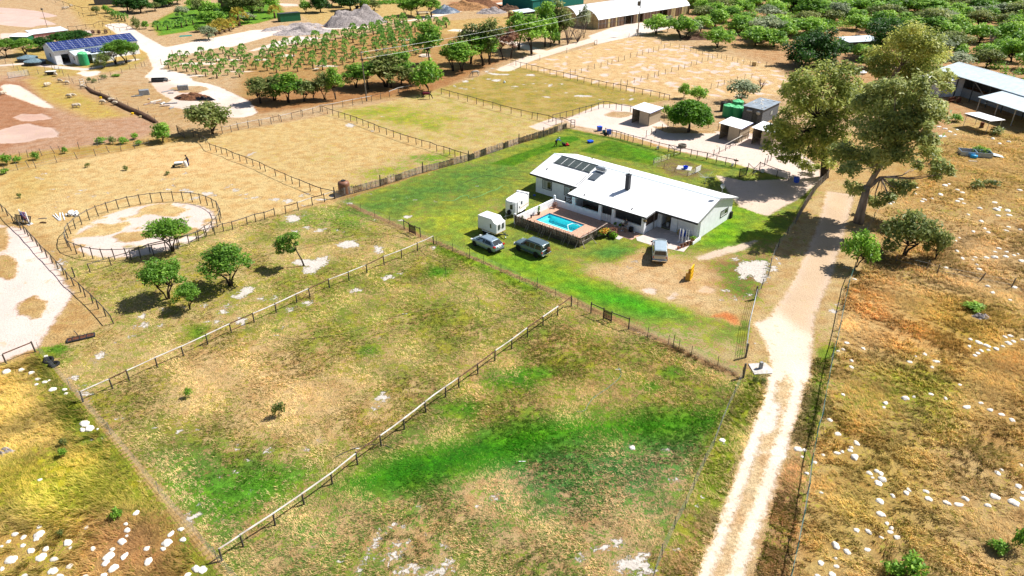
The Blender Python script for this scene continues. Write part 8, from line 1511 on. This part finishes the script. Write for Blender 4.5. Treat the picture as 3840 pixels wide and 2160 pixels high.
o = link('vegetable_patch', leaf_mesh('vegetable_patch',[(x*1.6,y*1.6,.35,.9,.9,.4) for x in range(-6,7) for y in range(-2,3)],4200,.35,'leaf_round',6,core=.3), None, (*GT(1,0,1340,28),0), R(15)); tag(o,'bright green vegetable patch at the top edge','crop')
# yards: tubs, troughs, bins
def tub(label, p, r, h, mt, cat='tub', z=0): return tag(MB().lathe([(r*.85,0),(r,h),(r*1.05,h),(r*.93,h-.03),(r*.8,.06),(0,.06)],(0,0,0),14).build('tub', M[mt], None, (*p,z)), label, cat)
def bin_(label, p, mt, rz=0, s=.55, h=.6): return tag(MB().add([(-s*.42,-s*.42,0),(s*.42,-s*.42,0),(s*.42,s*.42,0),(-s*.42,s*.42,0),(-s*.5,-s*.5,h),(s*.5,-s*.5,h),(s*.5,s*.5,h),(-s*.5,s*.5,h)],[(3,2,1,0),(0,1,5,4),(1,2,6,5),(2,3,7,6),(3,0,4,7)]).bx(-s*.55,s*.55,-s*.55,s*.55,h,h+.05).build('feed_bin', M[mt], None, (*p,0), rz), label, 'bin')
bin_('blue feed bin, left of the three tubs at the yard fence', GT(2,0,880,1316),'blue_plastic',.3,.75,.75); tub('teal round tub between the two blue feed bins', GT(2,0,925,1340),.33,.5,'teal_plastic'); bin_('blue feed bin, right of the teal tub at the yard fence', GT(2,0,975,1350),'blue_plastic',.2,.7,.75)
tag(MB().lathe([(.2,-.1),(.34,-.11),(.34,.11),(.2,.1)],(0,0,.34),14,axis='y').build('tyre', M['tyre'], None, (*GT(2,0,942,1368),0), .5), 'black tyre leaning below the blue feed bin', 'tyre'); bin_('blue crate lying on the mown lawn behind the mower', GT(2,0,788,1435),'barrel_blue',.5,.8,.3)
tt_ = thing('tyre_trough','grey cut-tyre water trough in the middle of the dome tree yard','trough',(*R6(480,490),0)); MB().lathe([(.58,0),(.68,.12),(.7,.3),(.66,.5),(.54,.52),(.52,.2)],(0,0,0),20).build('tyre', M['post_grey'], tt_, smooth=True); MB().lathe([(0,.25),(.53,.25)],(0,0,0),20).build('water', M['glass_dark'], tt_)
tub('white bucket hanging low at the yard fence by the double gateway', R6(257,505),.2,.45,'white_plastic','bucket'); tub('white bucket at the foot of the yard fence sign post', R6(937,660),.2,.42,'white_plastic','bucket'); tub('white bucket on the sand in front of the barred yard gate', R6(1210,715),.28,.4,'white_plastic','bucket')
bin_('bright blue bin in the tree shade beside the yard fence', GT(3,1,283,385),'blue_plastic',.2,.6,.75); tub('small dark pot at the yard fence corner behind the second shelter', R6(1145,352),.3,.4,'teal_plastic')
sg = thing('fence_sign','small dark board on a post of the yard fence','sign',(*R6(962,672),0),R(-30)); MB().bx(-.03,.03,-.03,.03,0,1.4).build('post', M['post_wood'], sg); MB().bx(-.35,.35,-.055,-.032,1.0,1.22).build('board', M['brown_sheet'], sg)
fence('garden_fence','little green-staked mesh fence round the vegetable plot behind the house',[R6(215,655),R6(225,640),R6(290,622),R6(345,605),R6(370,598)],1.0,.03,'post_wood',None,wires=4); fence('garden_fence','low stake fence along the front of the vegetable plot behind the house',[R6(215,655),R6(313,685),R6(413,715),R6(528,755),R6(600,728)],.85,.035,'post_wood',None,wires=4)
tag(MB().prism([(-1.1,-.9),(1.1,-.9),(1.1,.9),(-1.1,.9)],0,.05).build('tub_slab', M['concrete'], None, (*R6(500,680),0), R(-20)), kind='structure'); tub('blue plastic tub on a small slab in the vegetable plot', R6(510,688),.38,.42,'barrel_blue','tub',.05)
wl_ = thing('washing_line','rotary washing line with thin arms on the grass behind the house','washing line',(*G(1920+1937/2.6833,540+430/2.6833),0),.3); MB().tube([(0,0,0),(0,0,1.9)],.03,6).build('pole', M['steel'], wl_); a_ = MB(); [a_.tube([(0,0,1.3),(1.5*math.cos(t),1.5*math.sin(t),1.9)],.02,5) for t in np.arange(4)*math.pi/2+.4]; a_.build('arm', M['steel'], wl_); c_=MB(); [c_.tube([(r*math.cos(t),r*math.sin(t),1.3+.4*r) for t in np.arange(5)*math.pi/2+.4],.008,3) for r in (.6,.9,1.2,1.5)]; c_.build('line', M['white_plastic'], wl_)
# paddock clutter
def Zl(x,y): return G(x/3.0333, 740+y/3.0333)
for k,(a,b) in enumerate((((605,207),(675,268)),((632,192),(692,268)),((682,182),(690,262)),((710,182),(737,262)))):
    A,B = Vector((*Zl(*a),.06)),Vector((*Zl(*b),.06)); tag(MB().tube([Vector((0,0,.06)),B-A+Vector((0,0,.06))],.07,8).build('jump_pole', M['pvc_white'], None, (A.x,A.y,0)), ('leftmost white jump pole lying on the straw by the block heap','second white jump pole lying on the straw','third white jump pole, touching the last one','rightmost white jump pole, next to the block heap')[k], 'jump pole', 'white poles on the ground')
rr = random.Random(6)
for k in range(16):
    x,y = Zl(745+rr.random()*170, 180+rr.random()*38); tag(MB().lathe([(.0,-.24),(.13,-.24),(.15,-.1),(.15,.1),(.13,.24),(0,.24)],(0,0,.14+.2*(k%3==0)),8,axis='x').lathe([(0,-.25),(.09,-.25),(.09,-.243)],(0,0,.14+.2*(k%3==0)),8,axis='x',mi=1).build('jump_block', [M['pvc_white'],M['trim_black']], None, (x,y,0), rr.uniform(0,3)), ('white jump block with a black end lying in the heap' if k%3 else 'white jump block resting on top of the heap')+' by the round pen', 'block', 'heap of jump blocks')
jw = thing('jump_wing','tall white jump wing with a pink and blue patterned panel by the sandy track','jump stand',(*Zl(338,306),0),R(150)); MB().bx(-.05,.05,-.05,.05,0,1.7).bx(1.45,1.55,-.05,.05,0,1.75).bx(-.3,.3,-.3,.3,0,.06).build('upright', M['pvc_white'], jw)
pn = MB(); rr = random.Random(2)
for a in range(10):
    for b in range(8): pn.bx(.06+a*.138,.06+a*.138+.138,-.02,.02,.35+b*.15,.35+b*.15+.15,rr.randrange(3))
pn.build('patterned_panel', [M['mower_red'],M['barrel_blue'],M['pvc_white']], jw)
ct = thing('slatted_crate','dark slatted filler leaning beside the patterned jump wing','jump filler',(*Zl(262,298),0),R(-15)); c_ = MB(); [c_.beam((-1.2+k*.24,-.1,.05),(-1.2+k*.24,.35,.95),.12,.05) for k in range(11)]; c_.beam((-1.3,-.1,.1),(1.3,-.1,.1),.08,.08).beam((-1.3,.35,.95),(1.3,.35,.95),.08,.08); c_.build('slats', M['charcoal'], ct)
tag(MB().tube([(-.4,0,.08),(0,.1,.12),(.45,-.05,.1)],.08,6).build('driftwood', M['brush_brown'], None, (*Zl(490,295),0)), 'dark bent branch lying on the straw by the pen', 'branch'); tag(MB().beam((-.5,0,.05),(.5,0,.05),.12,.08).build('plank', M['slat_weathered'], None, (*Zl(487,243),0), .2), 'weathered plank lying above the bent branch', 'plank')
sp_ = thing('paddock_post','lone timber post standing beside the sandy track fence','post',(*GT(0,1,755,1342),0)); link('post', post_mesh('post_wood',.07), sp_).scale=(1,1,1.25)
for k,(x,y,rx) in enumerate(((492,735,14),(548,775,0))): t = tag(MB().lathe([(.27,.02),(.36,.0),(.47,.05),(.48,.16),(.36,.22),(.27,.2),(.27,.02)],(0,0,0),22).build('tyre', M['tyre'], None, (*GT(0,2,x,y),0), smooth=True), ('black tyre leaning on another at the boundary fence','black tyre lying flat in front of the leaning one')[k], 'tyre'); t.rotation_euler=(R(rx),0,0)
tag(MB().bx(-.14,.14,-.12,.12,0,.24).build('salt_lick', M['limestone'], None, (*GT(0,2,468,705),0), .4), 'small white salt block behind the two tyres', 'block')
hr = thing('chain_harrow','dark chain harrow roller with a tow hook left in the paddock','implement',(*GT(0,2,818,510),0),R(28)); MB().beam((-1.15,-.32,.12),(1.15,-.32,.12),.1,.12).beam((-1.15,.32,.12),(1.15,.32,.12),.1,.12).beam((-1.15,-.32,.12),(-1.15,.32,.12),.1,.14).beam((1.15,-.32,.12),(1.15,.32,.12),.1,.14).build('frame', M['charcoal'], hr)
b_ = MB(); [b_.tube([(-1.1,y,.14),(1.1,y,.14)],.045,6) for y in (-.2,-.08,.05,.18)]; b_.build('bars', M['rust'], hr); b_ = MB(); [b_.beam((x,-.36,.2),(x,.4,.2),.05,.05) for x in (-.7,-.1,.5)]; [b_.tube([(x,.33,.12),(x,.36,.34)],.02,5) for x in np.arange(-.9,1.0,.3)]; b_.tube([(-.2,.32,.2),(-.35,.75,.3),(-.5,.95,.5)],.04,6); b_.build('tines', M['charcoal'], hr)
yb = thing('yellow_barrier','yellow slotted plastic jump filler standing on its side near the parked pickup','jump filler',(19.42,68.05,0),R(62))
ybm = MB()
for k in range(5): ybm.bx(k*.27,k*.27+.09,-.05,.05,.05,1.55-.0*k)
for z in (.05,.55,1.05,1.5): ybm.bx(0,1.17,-.051,.051,z,z+.10)
ybm.build('slotted_panel', M['yellow'], yb); MB().bx(.0,.06,.05,.5,0,.9).bx(1.1,1.16,.05,.5,0,.9).bx(0.06,1.1,.44,.5,.0,.5).build('foot', M['orange_band'], yb)
mp = thing('meter_slab','cracked concrete slab with a short square meter post beside the driveway gate','slab',(*GT(2,2,2500,815),0),R(10)); MB().prism([(-.95,-.75),(.7,-.85),(1.0,-.3),(.85,.75),(-.75,.85)],0,.08).build('slab', M['concrete'], mp); MB().bx(-.15,.12,-.12,.12,.08,.75).build('post', M['block_light'], mp)
# hoses and sprinklers
def hose(label, pts, mt='reed', r=.015):
    P_ = [Vector((*GT(*p),.03)) for p in pts]; out=[]
    for k in range(len(P_)-1):
        p0,p1,p2,p3 = P_[max(0,k-1)],P_[k],P_[k+1],P_[min(len(P_)-1,k+2)]
        for t in np.linspace(0,1,7)[:-1]: out.append(.5*((2*p1)+(p2-p0)*t+(2*p0-5*p1+4*p2-p3)*t*t+(3*p1-p0-3*p2+p3)*t**3))
    out.append(P_[-1]); o=out[0].copy(); tag(MB().tube([q-o+Vector((0,0,.03)) for q in out],r,5).build('garden_hose', M[mt], None, (o.x,o.y,0)), label, 'hose')
hose('black irrigation hose running along the bare strip outside the lawn fence',[(1,1,x,y) for x,y in ((710,625),(830,635),(930,672),(1060,730),(1180,780),(1300,815),(1405,855))])
hose('long black hose arching through the tree paddock',[(1,1,x,y) for x,y in ((-100,1195),(0,1170),(130,1110),(420,1065),(780,970),(1000,920),(1200,902),(1350,915),(1560,970))])
hose('black hose snaking below the end of the upper rail fence',[(1,1,x,y) for x,y in ((1640,1050),(1700,1115),(1800,1165),(1880,1200),(1910,1265),(1915,1350),(1960,1410),(2080,1470))]+[(1,2,x,y) for x,y in ((2220,80),(2245,140),(2245,200),(2310,235),(2545,297))])
hose('black hose curving across the middle of the nearest-but-one pasture',[(1,2,x,y) for x,y in ((210,475),(300,507),(430,517),(600,505),(800,475),(915,455),(1140,385),(1300,325),(1500,262),(1700,225),(1870,205),(2060,145),(2200,95))])
hose('short black pipe lying under the lower rail fence',[(1,3,x,y) for x,y in ((800,255),(900,205),(1000,165),(1130,130),(1260,130),(1330,150),(1390,180))],r=.035)
hose('grey-green hose with a kink in the nearest pasture',[(2,2,x,y) for x,y in ((1070,800),(1095,885),(980,995),(830,1100),(770,1170),(730,1235),(650,1245))],'teal_plastic')
hose('pale green hose wriggling over the lawn left of the house',[(1,1,x,y) for x,y in ((1870,570),(1990,570),(2060,530),(2130,520),(2150,548),(2250,525),(2350,480),(2420,460),(2490,420),(2560,440))],'tank_lid_green')
hose('black hose looping over the lawn towards the house',[(1,1,x,y) for x,y in ((2700,360),(2576,355),(2480,350),(2400,325),(2300,320),(2200,350),(2080,400),(2035,440),(2040,485),(2120,480),(2200,440))])
hose('faint hose lying behind the acacias of the left paddock',[(0,1,x,y) for x,y in ((1160,1449),(1300,1410),(1450,1370),(1800,1400),(2080,1335))])
for k,(p,h) in enumerate((((2,2,1068,820),.55),((1,2,205,478),.6),((1,2,1497,262),.65),((1,3,1008,168),.65),((2,3,102,298),.75),((1,1,2225,425),.5))):
    s = thing('sprinkler',('thin sprinkler stake at the start of the kinked hose','thin sprinkler stake at the left end of the curving hose','thin sprinkler stake half way along the curving hose','thin sprinkler stake beside the lower rail fence','thin sprinkler stake at the lower edge of the lush green band','sprinkler stake on the lawn left of the house')[k],'sprinkler',(*GT(*p),0)); MB().tube([(0,0,0),(0,0,h)],.018,5).build('stake', M['straw_sheet'], s); MB().beam((-.1,0,h),(.1,0,h+.02),.03,.03).build('head', M['trim_black'], s); MB().beam((-.25,0,.02),(.25,0,.02),.05,.03).build('base', M['pvc_white'], s)
tag(MB().lathe([(.15,0),(.2,.12),(.14,.14),(0,.1)],(0,0,0),10).build('dog_bowl', M['blue_plastic'], None, (*G(1960+235/5.3667,540+1040/5.3667),0)), 'blue bowl in the shade beside the house wall', 'bowl')
tag(MB().lathe([(.2,0),(.26,.2),(.1,.45),(0,.5)],(0,0,0),9).build('white_bag', M['zinc_blue'], None, (*GT(1,0,2500,835),0)), 'small pale blue bag on the olive pasture', 'bag')
tag(MB().lathe([(0,0),(.5,.05),(.55,.5),(.5,.95),(0,1.0)],(0,0,.0),14).build('straw_bale', M['straw_bale'], None, (*GT(2,0,2435,662),0)), 'round straw bale at the far fence of the sandy paddock', 'bale')
